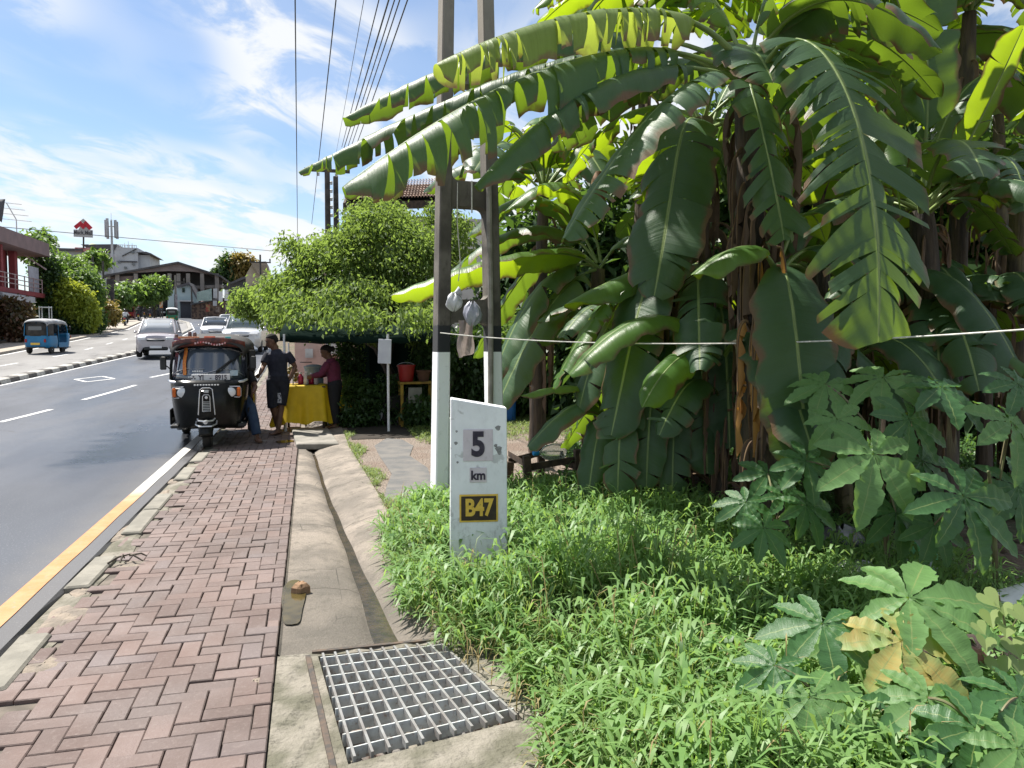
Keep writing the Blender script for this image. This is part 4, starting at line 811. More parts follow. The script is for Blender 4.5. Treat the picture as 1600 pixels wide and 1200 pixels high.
def tree(name, label, cat, base, ells, n, L, W, mat, group=None, trunk=.12, seed=1, limbs=5, **kw):
    base = Vector(base); e = empty(name, base, 0, label, cat, group); q = random.Random(seed)
    b = MB(); top = sum((Vector(c) for c, r in ells), Vector())/len(ells); m = base.lerp(top, .5)+Vector((q.uniform(-.1, .1), q.uniform(-.1, .1), 0))*trunk*10
    b.tube([Vector(c) for c in bez([base-Vector((0, 0, .1)), m, top], 8)], list(np.linspace(trunk, trunk*.35, 8)), 8); b.build('trunk', M['bark'], e, True)
    b = MB()
    for c, r in (ells*4)[:limbs]:
        s = Vector(bez([base, m, top], 9)[q.randint(3, 7)]); c = Vector(c)+Vector([q.uniform(-.5, .5)*k for k in r]); b.tube([Vector(k) for k in bez([s, (s+c)/2+Vector((0, 0, .12*(c-s).length)), c], 6)], list(np.linspace(trunk*.45, trunk*.1, 6)), 6)
    if limbs: b.build('limbs', M['bark'], e, True)
    leaves('crown', ells, n, L, W, mat, e, seed, **kw); settle(e); return e
M['treeleaf'] = leafmat('tree_leaf', (.14, .21, .06), (.08, .13, .036), (.32, .46, .08), .45, .65, 1.2, .7, spec=.25)
M['hedgeleaf'] = leafmat('dark_leaf', (.03, .07, .022), (.05, .1, .03), (.13, .24, .03), .35, .5, 1.2, .6)
M['farleaf'] = leafmat('mid_green_leaf', (.07, .14, .04), (.11, .19, .05), (.25, .4, .06), .4, .5, .5, .6)
M['limeleaf'] = leafmat('lime_leaf', (.3, .36, .04), (.2, .28, .035), (.5, .55, .05), .4, .5, .5, .6)
M['rustleaf'] = leafmat('orange_shrub_leaf', (.26, .17, .05), (.15, .16, .05), (.4, .3, .06), .35, .5, .8, .6)
M['hibiscus'] = leafmat('red_tinged_leaf', (.05, .07, .03), (.14, .05, .03), (.2, .15, .04), .3, .5, .8, .6)
tree('spreading_tree', 'broad light green tree with drooping leaves spreading over the dark green stall awning', 'tree', base_at(650, 655, 15.6),
     [ellp(610, 395, 17, 100, 75), ellp(540, 428, 16.8, 90, 72), ellp(466, 462, 17, 70, 48), ellp(650, 430, 16.2, 60, 80), ellp(560, 475, 15.7, 80, 42), ellp(480, 488, 15.6, 70, 34), ellp(690, 375, 18, 60, 60), ellp(415, 472, 17.6, 44, 30), ellp(590, 345, 17.4, 60, 36), ellp(660, 500, 15.4, 36, 50), ellp(520, 396, 17.2, 46, 34), ellp(455, 384, 17, 24, 12), ellp(385, 474, 17.6, 30, 20), ellp(480, 410, 17, 30, 20), ellp(560, 512, 15.2, 60, 16), ellp(555, 497, 13.5, 60, 9), ellp(470, 494, 13.8, 26, 9), ellp(650, 500, 13.0, 36, 16)],
     10500, .115, .05, M['treeleaf'], trunk=.13, seed=4, limbs=14, droop=.55, cl=6, cs=.75, shell=.6, gaps=.55)
tree('tree', 'dark leafy shrub tree drooping behind the left leg of the concrete pole', 'tree', base_at(700, 650, 14.5), [ellp(680, 545, 14.4, 34, 60), ellp(655, 590, 14.3, 30, 30), ellp(735, 560, 15, 40, 60)], 900, .13, .06, M['hedgeleaf'], trunk=.05, seed=6, limbs=5, droop=.5)
for k, (px, py, d, rx, ry, mt) in enumerate(((810, 565, 15.5, 60, 70, 'farleaf'), (870, 580, 16, 60, 55, 'hedgeleaf'), (745, 600, 15.5, 40, 50, 'hedgeleaf'), (930, 540, 15, 70, 90, 'hedgeleaf'))):
    c = P(px, py, d); tree('hedge_shrub', ['leafy shrub with small bright leaves behind the right leg of the concrete pole', 'dark shrub at the back of the lawn above the blue drum', 'low dark shrub between the two legs of the concrete pole', 'dark shrub at the back of the lawn behind the banana sucker'][k], 'shrub', (c.x, c.y, gz(c.y)), [(c, (rx*d/1200, .8, ry*d/1200))], 1000, .14, .07, M[mt], 'shrubs behind the yard', .05, 30+k, 3, droop=.3)
BT = ['dark dense tree closing the back of the grove behind the blue green banana plant', 'dark dense tree at the back of the grove behind the middle banana clump', 'dark dense tree at the back of the grove behind the tall front banana plant', 'dark dense tree at the back of the grove behind the right hand banana plant', 'dark dense tree at the far right end of the grove']
for k, (px, d, top, w) in enumerate(((860, 17, 330, 90), (1010, 15.5, 260, 140), (1200, 14.5, 150, 170), (1400, 13.5, 150, 190), (1600, 12.5, 230, 190))):
    b0 = base_at(px, 640, d); r = w*d/1200; zt = P(px, top, d).z; el = [((b0[0], b0[1], zt*.72), (r, r*.7, zt*.3)), ((b0[0]-r*.5, b0[1], zt*.4), (r*.8, r*.6, zt*.34)), ((b0[0]+r*.5, b0[1], zt*.4), (r*.8, r*.6, zt*.34)), ((b0[0], b0[1]-.2, zt*.16), (r*1.2, r*.6, zt*.2))]
    tree('dense_tree', BT[k], 'tree', b0, el, 2600, .3, .14, M['hedgeleaf'], 'dense trees behind the banana grove', .16, 40+k, 4, droop=.3, gaps=.1, shell=.4)
# potted and planted shrubs in front of the stall
for k, (px, py, d, rx, ry, lab) in enumerate(((560, 655, 13.9, 32, 22, 'low dark shrub with pale flowers beside the yellow table'), (600, 625, 14.0, 26, 34, 'upright dark shrub around the foot of the white sign post'), (555, 610, 14.4, 16, 14, 'bright green potted plant behind the vendor'), (545, 565, 14.6, 16, 26, 'thin grey green shrub behind the vendor'), (660, 645, 13.7, 26, 18, 'low sparse shrub under the red bucket'))):
    c = P(px, py, d); k_ = d/1200; tree('stall_shrub', lab, 'shrub', (c.x, c.y, gz(c.y)+.04), [(c, (rx*k_, rx*k_*.8, ry*k_))], 260, .11, .045, M['hedgeleaf' if k != 2 else 'farleaf'], 'shrubs around the stall', .015, 60+k, 4, droop=.1)
# vegetation along the far side of the road
FB = [('palm_like_tree', 'dark climbing greenery on the pole beside the red building', [(82, 485, 58, 22, 52), (76, 435, 58, 16, 34), (66, 405, 59, 13, 18)], 'hedgeleaf', .3, 3200), ('roadside_tree', 'big mid green tree in front of the grey building with the rooftop sign', [(105, 435, 64, 38, 32), (130, 455, 62, 28, 34), (85, 425, 66, 26, 26)], 'farleaf', .34, 4200),
      ('lime_bush', 'lime yellow bush at the roadside above the blue three wheeler', [(112, 470, 58, 28, 26), (130, 490, 58, 20, 24), (95, 455, 58, 16, 18)], 'limeleaf', .28, 3200), ('green_bush', 'dark green clipped bush to the right of the lime yellow bush', [(140, 500, 60, 20, 18), (120, 508, 58, 16, 14), (152, 500, 62, 10, 12)], 'hedgeleaf', .26, 2200),
      ('orange_shrub', 'orange tinged shrubs at the roadside by the dark signboards', [(160, 485, 68, 14, 12), (172, 490, 70, 10, 12)], 'rustleaf', .35, 900), ('red_shrub', 'dark red tinged hedge below the red building', [(15, 495, 48, 26, 24), (32, 510, 47, 14, 18)], 'hibiscus', .3, 1500),
      ('far_tree', 'round green tree in front of the gabled warehouse', [(240, 452, 112, 16, 15), (230, 460, 110, 10, 10), (250, 445, 113, 8, 8)], 'farleaf', .55, 2000), ('far_shrub', 'loose green bush left of the round tree by the warehouse', [(200, 460, 108, 12, 11), (190, 464, 105, 8, 8)], 'farleaf', .7, 900),
      ('bare_headed_tree', 'tall slim tree on the skyline right of the warehouse', [(355, 410, 150, 7, 9), (360, 420, 150, 8, 7), (350, 428, 150, 12, 10)], 'hedgeleaf', .9, 700), ('skyline_tree', 'olive tree on the skyline beside the beige gable', [(378, 412, 150, 14, 12), (370, 424, 150, 8, 8)], 'rustleaf', .9, 700),
      ('garden_tree', 'green tree rising behind the roof of the red building', [(52, 386, 70, 14, 13), (66, 376, 72, 7, 9)], 'farleaf', .5, 900), ('rooftop_palm', 'small pale palm on the terrace below the rooftop sign', [(150, 405, 98, 12, 6)], 'farleaf', .7, 260)]
for k, (nm, lab, el, mt, L, n) in enumerate(FB):
    c = PY(el[0][0], el[0][1], el[0][2]); E_ = []
    for (px, py, Y, rx, ry) in el: p = PY(px, py, Y); k_ = Y/1200/.93*.8; E_.append((p, (rx*k_, rx*k_*.9, ry*k_)))
    tree(nm, lab, 'tree' if 'tree' in nm or 'palm' in nm else 'bush', (c.x, c.y, gz(c.y)+.1), E_, n, L, L*.5, M[mt], None, .16, 80+k, 4, cl=4, gaps=.2)
# ================================================================== PEOPLE
def cloth(name, c1, c2=None, sc=14): return pm(name, c1, c2, sc, .85, .35, bscale=60, bd=.01)
def fuse(name, b, mat, parent, vox=.009):
    me = bpy.data.meshes.new('f'); me.from_pydata(b.v, [], b.f); o = bpy.data.objects.new('f', me); COL.objects.link(o)
    r = o.modifiers.new('r', 'REMESH'); r.mode = 'VOXEL'; r.voxel_size = vox; r.use_smooth_shade = True
    s = o.modifiers.new('s', 'SMOOTH'); s.iterations = 4; s.factor = .5
    bpy.context.view_layer.update(); m2 = bpy.data.meshes.new_from_object(o.evaluated_get(bpy.context.evaluated_depsgraph_get())); bpy.data.objects.remove(o)
    m2.materials.clear(); m2.materials.append(mat); m2.name = name; o = bpy.data.objects.new(name, m2); COL.objects.link(o); o.parent = parent; return o
def loft(b, secs, n=16):
    """secs: (centre, side vector, front vector) elliptical sections, capped"""
    rows = [[Vector(c)+Vector(s)*math.cos(2*PI*k/n)+Vector(f)*math.sin(2*PI*k/n) for k in range(n)] for c, s, f in secs]
    b.grid(rows, close=True); o = len(b.v); b.f += [tuple(range(o-n*len(secs), o-n*len(secs)+n))[::-1], tuple(range(o-n, o))]; b.m += [0, 0]
def limb(b, pts, rad, sub=4):
    P_ = [Vector(p) for p in pts]; pp, rr = [], []
    for i in range(len(P_)-1):
        for k in range(sub): t_ = k/sub; pp.append(P_[i].lerp(P_[i+1], t_)); rr.append(lerp(rad[i], rad[i+1], t_)+.006*math.sin(PI*t_)*(rad[i] > .03))
    pp.append(P_[-1]); rr.append(rad[-1]); b.tube(pp, rr, 12)
def human(name, label, loc, rz, J, shirt, lower, long_leg=False, long_sleeve=False, shoe=None, hair=True, helmet=None, vox=.009, female=False, sc=1.0, group=None):
    e = empty(name, loc, rz, label, 'person', group); J = {k: Vector(v) for k, v in J.items()}
    ax = (J['shR']-J['shL']).normalized(); hx = (J['hipR']-J['hipL']).normalized(); sp = (J['neck']-J['pelvis']).normalized(); fr = ax.cross(sp).normalized(); hd = J['look'].normalized(); sw = (J['shR']-J['shL']).length/2; hw = (J['hipR']-J['hipL']).length/2
    def torso(b, g):
        p, c, n = J['pelvis'], J['chest'], J['neck']; d = (n-p)
        loft(b, [(p-sp*.1, hx*(hw+.05+g), fr*(.1+g)), (p, hx*(hw+.07+g), fr*(.115+g)), (p.lerp(c, .45), ax*(hw+.055+g), fr*(.1+g)), (c, ax*(sw*.88+g), fr*(.115+g)), (c.lerp(n, .55), ax*(sw*.9+g), fr*(.1+g)), (n-sp*.045, ax*(sw*.5+g), fr*(.075+g)), (n, ax*(.055+g), fr*(.055+g))])
    b = MB(); torso(b, 0)
    limb(b, [J['neck']-sp*.06, J['head']-hd*.02-Vector((0, 0, .04))], [.058, .052])
    up = Vector((0, 0, 1)); si = hd.cross(up).normalized(); u2 = si.cross(hd).normalized(); h = J['head']
    loft(b, [(h-u2*.115+hd*.035, si*.03, hd*.03), (h-u2*.1+hd*.03, si*.05, hd*.055), (h-u2*.06+hd*.015, si*.066, hd*.08), (h-u2*.01, si*.073, hd*.09), (h+u2*.05-hd*.005, si*.076, hd*.095), (h+u2*.09-hd*.01, si*.06, hd*.078), (h+u2*.115-hd*.012, si*.025, hd*.03)])
    b.tube([h+hd*.085+u2*.015, h+hd*.1-u2*.02, h+hd*.108-u2*.035, h+hd*.085-u2*.042], [.01, .014, .018, .012], 8)       # nose
    b.tube([h+hd*.083-u2*.068-si*.02, h+hd*.092-u2*.068, h+hd*.083-u2*.068+si*.02], [.008, .012, .008], 6)                 # lips
    b.tube([h+hd*.078+u2*.032-si*.045, h+hd*.092+u2*.036, h+hd*.078+u2*.032+si*.045], [.008, .01, .008], 6)                # brow
    for s in (-1, 1): b.rbox(h+si*s*.077-u2*.008-hd*.005, (.02, .035, .06), .008, Matrix((si, hd, u2)).transposed())
    for s in 'LR':
        limb(b, [J['sh'+s]+ (J['chest']-J['sh'+s])*.12, J['el'+s], J['wr'+s]], [.05, .038, .026])
        w = J['wr'+s]; d = (w-J['el'+s]).normalized(); hs = Vector(J.get('palm'+s, ax)); hs = (hs-d*hs.dot(d)).normalized(); pn = d.cross(hs)
        loft(b, [(w, hs*.026, pn*.02), (w+d*.035, hs*.036, pn*.018), (w+d*.08, hs*.04, pn*.014), (w+d*.088, hs*.034, pn*.01)], 10)
        for k, (o, L) in enumerate(((-.03, .06), (-.01, .072), (.01, .068), (.03, .052))):
            f0 = w+d*.08+hs*o; b.tube([f0, f0+d*L*.45+pn*.004, f0+d*L*.78+pn*.02, f0+d*L*.9+pn*.036], [.0095, .009, .008, .006], 6)
        f0 = w+d*.03-hs*.03; b.tube([f0, f0+d*.025-hs*.022+pn*.012, f0+d*.055-hs*.024+pn*.026], [.012, .0105, .008], 6)
        limb(b, [J['hip'+s], J['kn'+s], J['kn'+s].lerp(J['an'+s], .3)+Vector(fr)*-.008, J['an'+s]], [.082, .054, .053, .034])
        a = J['an'+s]; t_ = J['toe'+s]; fd = (t_-a); fd.z = 0; L = fd.length; fd = fd.normalized(); f_s = Vector((-fd.y, fd.x, 0)); z0 = a.z-.07
        loft(b, [(a-fd*.055+Vector((0, 0, -.042)), f_s*.03, Vector((0, 0, .03))), (a+Vector((0, 0, -.025)), f_s*.034, Vector((0, 0, .048))), (a+fd*L*.5+Vector((0, 0, -.045)), f_s*.042, Vector((0, 0, .027))), (a+fd*L+Vector((0, 0, -.058)), f_s*.036, Vector((0, 0, .014)))], 10)
    body = fuse('body', b, M['skin'], e, vox)
    # clothing
    b = MB(); torso(b, .014)
    for s in 'LR': limb(b, [J['sh'+s]+(J['chest']-J['sh'+s])*.15, J['el'+s]] + ([J['wr'+s]] if long_sleeve else []), [.066, .056] + ([.04] if long_sleeve else [])) if long_sleeve else limb(b, [J['sh'+s]+(J['chest']-J['sh'+s])*.15, J['sh'+s].lerp(J['el'+s], .72)], [.066, .064])
    fuse('shirt', b, shirt, e, vox*1.1)
    b = MB(); p = J['pelvis']; loft(b, [(p-sp*.13, hx*(hw+.06), fr*.115), (p-sp*.02, hx*(hw+.09), fr*.137), (p+sp*.06, hx*(hw+.078), fr*.127)])
    for s in 'LR':
        k = J['kn'+s]; limb(b, [J['hip'+s]+Vector((0, 0, .02)), k] + ([J['an'+s].lerp(k, .06)] if long_leg else [k.lerp(J['an'+s], .04)]), [.112, .088, .07 if long_leg else .09])
    fuse('trousers' if long_leg else 'shorts', b, lower, e, vox*1.1)
    if shoe:
        for s in 'LR':
            b = MB(); a = J['an'+s]; fd = J['toe'+s]-a; fd.z = 0; L = fd.length; fd = fd.normalized(); f_s = Vector((-fd.y, fd.x, 0)); z = a.z-.078
            b.prism([a.xy.to_3d()+fd*(L*q)+f_s*w+Vector((0, 0, z)) for q, w in ((-.3, -.028), (.2, -.04), (.7, -.05), (1.1, -.03), (1.1, .03), (.7, .05), (.2, .04), (-.3, .028))], (0, 0, .018))
            b.tube([a+fd*L*.35+f_s*.045+Vector((0, 0, -.06)), a+fd*L*.55+Vector((0, 0, -.012)), a+fd*L*.35-f_s*.045+Vector((0, 0, -.06))], .01, 6); b.build('sandal', shoe, e)
    if hair or helmet:
        b = MB(); g = .005 if not helmet else .035
        loft(b, [(h-u2*(.045 if not helmet else .09)-hd*.045, si*(.06+g*.6), hd*(.05+g*.5)), (h+u2*.0-hd*.04, si*(.072+g), hd*(.07+g)), (h+u2*.05-hd*.02, si*(.077+g), hd*(.088+g)), (h+u2*.09-hd*.012, si*(.064+g), hd*(.082+g)), (h+u2*(.12+g*.8)-hd*.012, si*.03, hd*.035)])
        if female: b.tube([h-hd*.08+u2*.02, h-hd*.13-u2*.0, h-hd*.12-u2*.05], [.04, .045, .03], 8)
        fuse('helmet' if helmet else 'hair', b, helmet or M['hair'], e, vox)
    if hair and vox < .012:
        b = MB()
        for s in (-1, 1): b.lathe(h+hd*.084+si*s*.031+u2*.012, [(.001, -.01), (.009, -.005), (.011, 0), (.009, .005), (.001, .01)], 8)
        b.build('eyes', pm('eye_'+name+label[:6], (.3, .29, .27), (.05, .03, .02), 60, .3), e)
    return e
k = .01075
man = human('person', 'barefoot man in navy t shirt and dark shorts walking beside the black three wheeler', G(437, 678), -THETA, dict(
    pelvis=(-.01, 0, .93), chest=(-.02, .0, 1.25), neck=(-.03, -.01, 1.43), head=(-.09, -.05, 1.565), look=(-.8, -.45, -.32), shL=(-.19, -.03, 1.37), shR=(.15, .05, 1.39), elL=(-.215, -.14, 1.13), wrL=(-.2, -.34, 1.04), elR=(.245, .12, 1.13), wrR=(.165, .05, .91),
    hipL=(-.09, -.02, .9), hipR=(.075, .02, .9), knL=(-.085, -.08, .49), knR=(.03, .02, .5), anL=(-.045, .08, .075), anR=(.0, -.08, .075), toeL=(-.15, -.06, .02), toeR=(-.08, -.23, .02), palmL=(0, 0, 1), palmR=(0, 1, 0)),
    cloth('navy_cotton', (.012, .014, .026), (.02, .022, .036)), cloth('dark_shorts', (.008, .009, .016), (.014, .015, .024)), vox=.008)
# paint stained bandage on his thigh and the phone in his hand
b = MB(); b.rbox((0, 0, 0), (.075, .012, .15), .004); ph = b.build('mobile_phone', M['blackplastic']); tag(ph, 'small dark phone held in the walking man\'s lowered hand', 'phone')
ph.location = man.matrix_basis @ Vector((-.2, -.45, 1.01)); ph.rotation_euler = (R(70), 0, R(30))
b = MB(); b.grid([[(.0+.085*math.sin(a)+.015, .01-.105*math.cos(a), z) for a in np.linspace(-.5, .6, 6)] for z in (.7, .63, .56, .53)]); b.build('white_stain', pm('white_stain', (.35, .36, .4), (.04, .04, .06), 25, .9, lo=.5, hi=.6), man)
vend = human('person', 'stall vendor in maroon shirt bending over the drinks behind the yellow table', P(524, 668, 13.75)-Vector((0, 0, P(524, 668, 13.75).z-gz(14))), -THETA, dict(
    pelvis=(.0, 0, .8), chest=(-.03, 0, 1.08), neck=(-.07, -.01, 1.25), head=(-.14, -.02, 1.37), look=(-.85, -.2, -.5), shL=(-.09, -.17, 1.19), shR=(-.03, .17, 1.2), elL=(-.19, -.2, .98), wrL=(-.36, -.14, .94), elR=(-.15, .2, .98), wrR=(-.35, .1, .93),
    hipL=(-.0, -.08, .78), hipR=(.0, .08, .78), knL=(.0, -.09, .42), knR=(-.03, .08, .42), anL=(.03, -.09, .075), anR=(.02, .09, .075), toeL=(-.13, -.1, .02), toeR=(-.14, .09, .02), palmL=(0, 0, 1), palmR=(0, 0, 1)),
    cloth('maroon_shirt', (.12, .018, .045), (.09, .014, .035)), cloth('black_trousers', (.012, .012, .014)), True, True, M['rubber'], female=True)
drv = human('person', 'driver in blue jeans stepping out of the black three wheeler onto the bricks', (-1.47, 12.95, 0), 0, dict(
    pelvis=(.33, .1, .66), chest=(.37, .02, .95), neck=(.38, -.03, 1.14), head=(.37, -.09, 1.28), look=(-.1, -.9, -.3), shL=(.2, -.02, 1.08), shR=(.55, .02, 1.07), elL=(.16, -.26, .9), wrL=(.17, -.44, .95), elR=(.63, -.12, .84), wrR=(.6, -.3, .76),
    hipL=(.26, .06, .62), hipR=(.42, .06, .62), knL=(.27, -.36, .62), knR=(.57, -.3, .52), anL=(.28, -.36, .42), anR=(.66, -.38, .085), toeL=(.28, -.56, .37), toeR=(.72, -.58, .03), palmL=(0, 0, 1), palmR=(0, 1, 0)),
    cloth('black_shirt', (.014, .013, .016)), cloth('blue_jeans', (.02, .04, .085), (.03, .055, .1)), True, False, pm('brown_sandal', (.09, .045, .025)))

# ================================================================== THE STALL
def simple(name, label, cat, b, m, group=None, **kw): return tag(b.build(name, m, **kw), label, cat, group)
ty = G(478, 672); tz = gz(ty.y); tw, tdp, th = .74, .62, .78
tb = empty('stall_table', (ty.x, ty.y+.25, tz), -THETA*.35, 'small table under a bright yellow cloth beside the walking man', 'table')
b = MB(); b.rbox((0, 0, th-.02), (tw, tdp, .03), .005); b.build('tabletop', M['wood'], tb)
for sx_ in (-1, 1):
    for sy in (-1, 1): b = MB(); b.box((sx_*(tw/2-.04), sy*(tdp/2-.04), th/2-.02), (.04, .04, th-.04)); b.build('leg', M['wood'], tb)
yc = []; nn = 72
def perim(s_, o):
    a = 2*PI*s_; x, y = math.cos(a), math.sin(a); m_ = max(abs(x), abs(y)); m_ = (abs(x)**7+abs(y)**7)**(1/7); return x/m_*(tw/2+o), y/m_*(tdp/2+o)
for i, (dz, o, wv) in enumerate(((0.006, -.2, 0), (0.008, -.01, 0), (-.004, .012, 0), (-.06, .022, .004), (-.25, .04, .014), (-.45, .065, .026), (-.64, .09, .04))):
    row = []
    for k_ in range(nn):
        s_ = k_/nn; x, y = perim(s_, o+wv*math.sin(k_*1.05+.4*math.sin(k_*.3))*1.0 + (.09*(i-3)/3 if i > 3 and .48 < s_ < .72 else 0)); row.append((x, y, th+dz+(.03*math.sin(k_*.55)*(i == 6))-(.05 if i == 6 and .6 < s_ < .68 else 0)))
    yc.append(row)
b = MB(); b.grid(yc, close=True); b.f.append(tuple(range(nn))); b.m.append(0)
c_ = tag(b.build('tablecloth', M['yellowcloth'], smooth='full'), 'bright yellow plastic cloth draped to the ground over the small stall table', 'tablecloth'); c_.location = tb.location; c_.rotation_euler = tb.rotation_euler
tm = Matrix.Translation(tb.location) @ Matrix.Rotation(tb.rotation_euler.z, 4, 'Z')
def on_table(x, y): return tm @ Vector((x, y, th+.012))
b = MB()
for k_ in range(26):
    a = k_*2.4; r = .02+.12*math.sqrt(k_/26); p = Vector((r*math.cos(a), r*math.sin(a), .05+.2*(1-k_/26)+.03*(k_ % 3))); b.lathe(p, [(.004, -.035), (.03, -.02), (.036, 0), (.028, .022), (.004, .034)], 7)
o = simple('fruit_heap', 'heap of brown and green fruit at the left end of the yellow table', 'fruit', b, pm('fruit_skin', (.2, .13, .05), (.12, .13, .05), 14, .6)); o.location = on_table(-.25, .05); 
for k_, (x, y, r, h, col, lab) in enumerate(((-.08, .02, .05, .2, (.4, .03, .08), 'red bottle next to the fruit heap on the yellow table'), (.02, -.05, .045, .22, (.55, .52, .5), 'pale bottle between the two red bottles on the yellow table'), (.1, .05, .05, .19, (.45, .02, .06), 'red bottle in front of the vendor\'s hands on the yellow table'), (.19, -.02, .04, .17, (.5, .45, .47), 'short pale jar at the right end of the yellow table'))):
    e = empty('bottle', on_table(x, y), 0, lab, 'bottle', 'bottles on the yellow table'); b = MB(); b.lathe((0, 0, 0), [(r*.9, 0), (r, .01), (r, h*.65), (r*.45, h*.82), (r*.4, h*.92)], 14); b.build('body', pm('bottle_%d' % k_, col, None, 8, .2), e, True); b = MB(); b.lathe((0, 0, h*.92), [(r*.48, 0), (r*.48, .03)], 10); b.build('cap', M['white'], e)
def bucket(name, loc, r0, r1, h, m, label, cat, lid=None, handle=True):
    e = empty(name, loc, 0, label, cat); b = MB(); b.lathe((0, 0, 0), [(r0*.97, 0), (r0, .012), (r1, h-.03), (r1+.012, h-.03), (r1+.012, h), (r1-.008, h), (r0-.01, .03)], 24); b.build('body', m, e, True)
    if lid: b = MB(); b.lathe((0, 0, h), [(r1+.016, -.015), (r1+.016, .015), (r1*.5, .045), (.03, .05)], 24); b.build('lid', lid, e, True)
    if handle: b = MB(); b.tube([Vector((math.cos(a)*(r1+.01), .03, h-.03+math.sin(a)*r1*.45)) for a in np.linspace(0, PI, 12)], .005, 6); b.build('handle', M['steel'], e)
    return e
# water drum on a stool behind the table
dp = P(491, 602, 14.3); e = empty('stool', (dp.x, dp.y, gz(dp.y)), 0, 'plain wooden stool carrying the grey water drum behind the yellow table', 'stool'); sh = dp.z-gz(dp.y)-.28
b = MB(); b.rbox((0, 0, sh-.015), (.4, .34, .03), .005); b.build('seat', M['wood'], e)
for sx_ in (-1, 1):
    for sy in (-1, 1): b = MB(); b.box((sx_*.16, sy*.13, sh/2-.02), (.04, .04, sh-.03)); b.build('leg', M['wood'], e)
bucket('water_drum', (dp.x, dp.y, gz(dp.y)+sh), .17, .17, .62, pm('blue_grey_plastic', (.26, .33, .37), (.2, .26, .3), 5, .5), 'tall blue grey plastic water drum with a lid behind the yellow table', 'drum', pm('drum_lid', (.3, .36, .36)), False)
# awning: dark green sheet on white posts, ridge hidden in the tree
AW = pm('dark_green_shaded_sheet', (.005, .013, .01), (.008, .018, .013), 2, 1.0, .2, spec=.05)  # dark green taken almost to black, tree shade put into the colour
aw = empty('awning', (1.3, 16, gz(16)), 0, 'dark green sheet awning over the stall under the spreading tree', 'awning'); ai = Matrix.Translation(aw.location).inverted()
fl, fr_, bl, br = P(437, 521, 13.25), P(684, 523, 13.0), P(452, 535, 20), P(680, 538, 20); rl, rr = P(452, 498, 16.5), P(690, 498, 16.2)
b = MB()
def sag(a, c, n, s): return [a.lerp(c, i/n)-Vector((0, 0, s*math.sin(PI*i/n)*(.6+.4*math.cos(i*2.1)))) for i in range(n+1)]
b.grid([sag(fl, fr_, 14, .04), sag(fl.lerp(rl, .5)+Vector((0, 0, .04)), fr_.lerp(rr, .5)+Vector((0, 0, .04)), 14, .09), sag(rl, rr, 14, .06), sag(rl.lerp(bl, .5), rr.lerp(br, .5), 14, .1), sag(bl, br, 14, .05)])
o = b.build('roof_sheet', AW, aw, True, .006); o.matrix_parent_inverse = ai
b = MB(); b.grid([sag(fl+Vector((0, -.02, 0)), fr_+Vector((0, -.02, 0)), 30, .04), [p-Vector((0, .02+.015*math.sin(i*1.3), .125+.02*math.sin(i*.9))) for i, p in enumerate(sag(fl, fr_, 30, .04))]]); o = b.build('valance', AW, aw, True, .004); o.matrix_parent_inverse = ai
for nm, p, top in (('post', P(446, 640, 13.3), fl.z), ('post', P(607, 640, 13.05), fl.z), ('post', P(452, 600, 19.8), bl.z), ('post', P(675, 600, 19.8), bl.z)):
    b = MB(); b.tube([(p.x, p.y, gz(p.y)-.05), (p.x, p.y, top-.01)], .022, 10); o = b.build(nm, M['white'], aw); o.matrix_parent_inverse = ai
b = MB(); b.tube([P(458, 560, 13.4), P(458, 650, 13.4)], .012, 6); o = b.build('brace', M['steel'], aw); o.matrix_parent_inverse = ai
b = MB(); q0, q1 = P(556, 524, 18.5), P(700, 524, 18.5); b.grid([[q0.lerp(q1, i/14)+Vector((0, .05*math.sin(i*2.2), -1.7*j/5)) for i in range(15)] for j in range(6)]); o = b.build('shade_backdrop', AW, aw, True, .006); o.matrix_parent_inverse = ai  # dark sheet added in place of the shade at the back of the stall
# blank white board hung on the right post
p = P(601, 549, 12.9); b = MB(); b.rbox((0, 0, 0), (.22, .012, .41), .004); bd_ = simple('notice_board', 'blank white board hanging on the awning\'s right front post', 'board', b, pm('board_white', (.55, .58, .62), (.48, .5, .55), 4, .6), loc=p); bd_.rotation_euler = (0, R(2), -THETA)
# back wall, posters and clutter under the awning
pk = empty('kiosk', (0.4, 21.3, gz(21.3)), 0, 'low pink walled kiosk with goods on its shelf seen under the awning', 'kiosk'); pi_ = Matrix.Translation(pk.location).inverted()
a0, a1 = P(462, 640, 20.6), P(556, 640, 20.8); zt = P(500, 535, 20.6).z
M['pinkwall'] = pm('pink_wall', (.72, .5, .44), (.62, .42, .37), 2, .85, dirt=((.3, .2, .17), .4))
b = MB(); b.prism([(a0.x, a0.y, gz(21)-.3), (a1.x, a1.y, gz(21)-.3), (a1.x, a1.y, zt+.3), (a0.x, a0.y, zt+.3)], (.1, .5, 0)); o = b.build('wall', M['pinkwall'], pk); o.matrix_parent_inverse = pi_
b = MB(); q0 = P(478, 566, 20.4); b.rbox(q0, (.3, .14, .02), .003); o = b.build('shelf', M['blackplastic'], pk); o.matrix_parent_inverse = pi_
for px, py, w, h, m in ((483, 552, .2, .24, M['white']), (520, 545, .36, .3, M['white']), (524, 570, .12, .5, pm('red_poster', (.4, .03, .03), (.5, .3, .25), 9)), (545, 548, .18, .34, M['white']), (536, 580, .2, .2, pm('tan_goods', (.3, .16, .08), (.4, .3, .2), 20))):
    b = MB(); b.rbox(P(px, py, 20.45), (w, .03, h), .004); o = b.build('poster', m, pk); o.matrix_parent_inverse = pi_
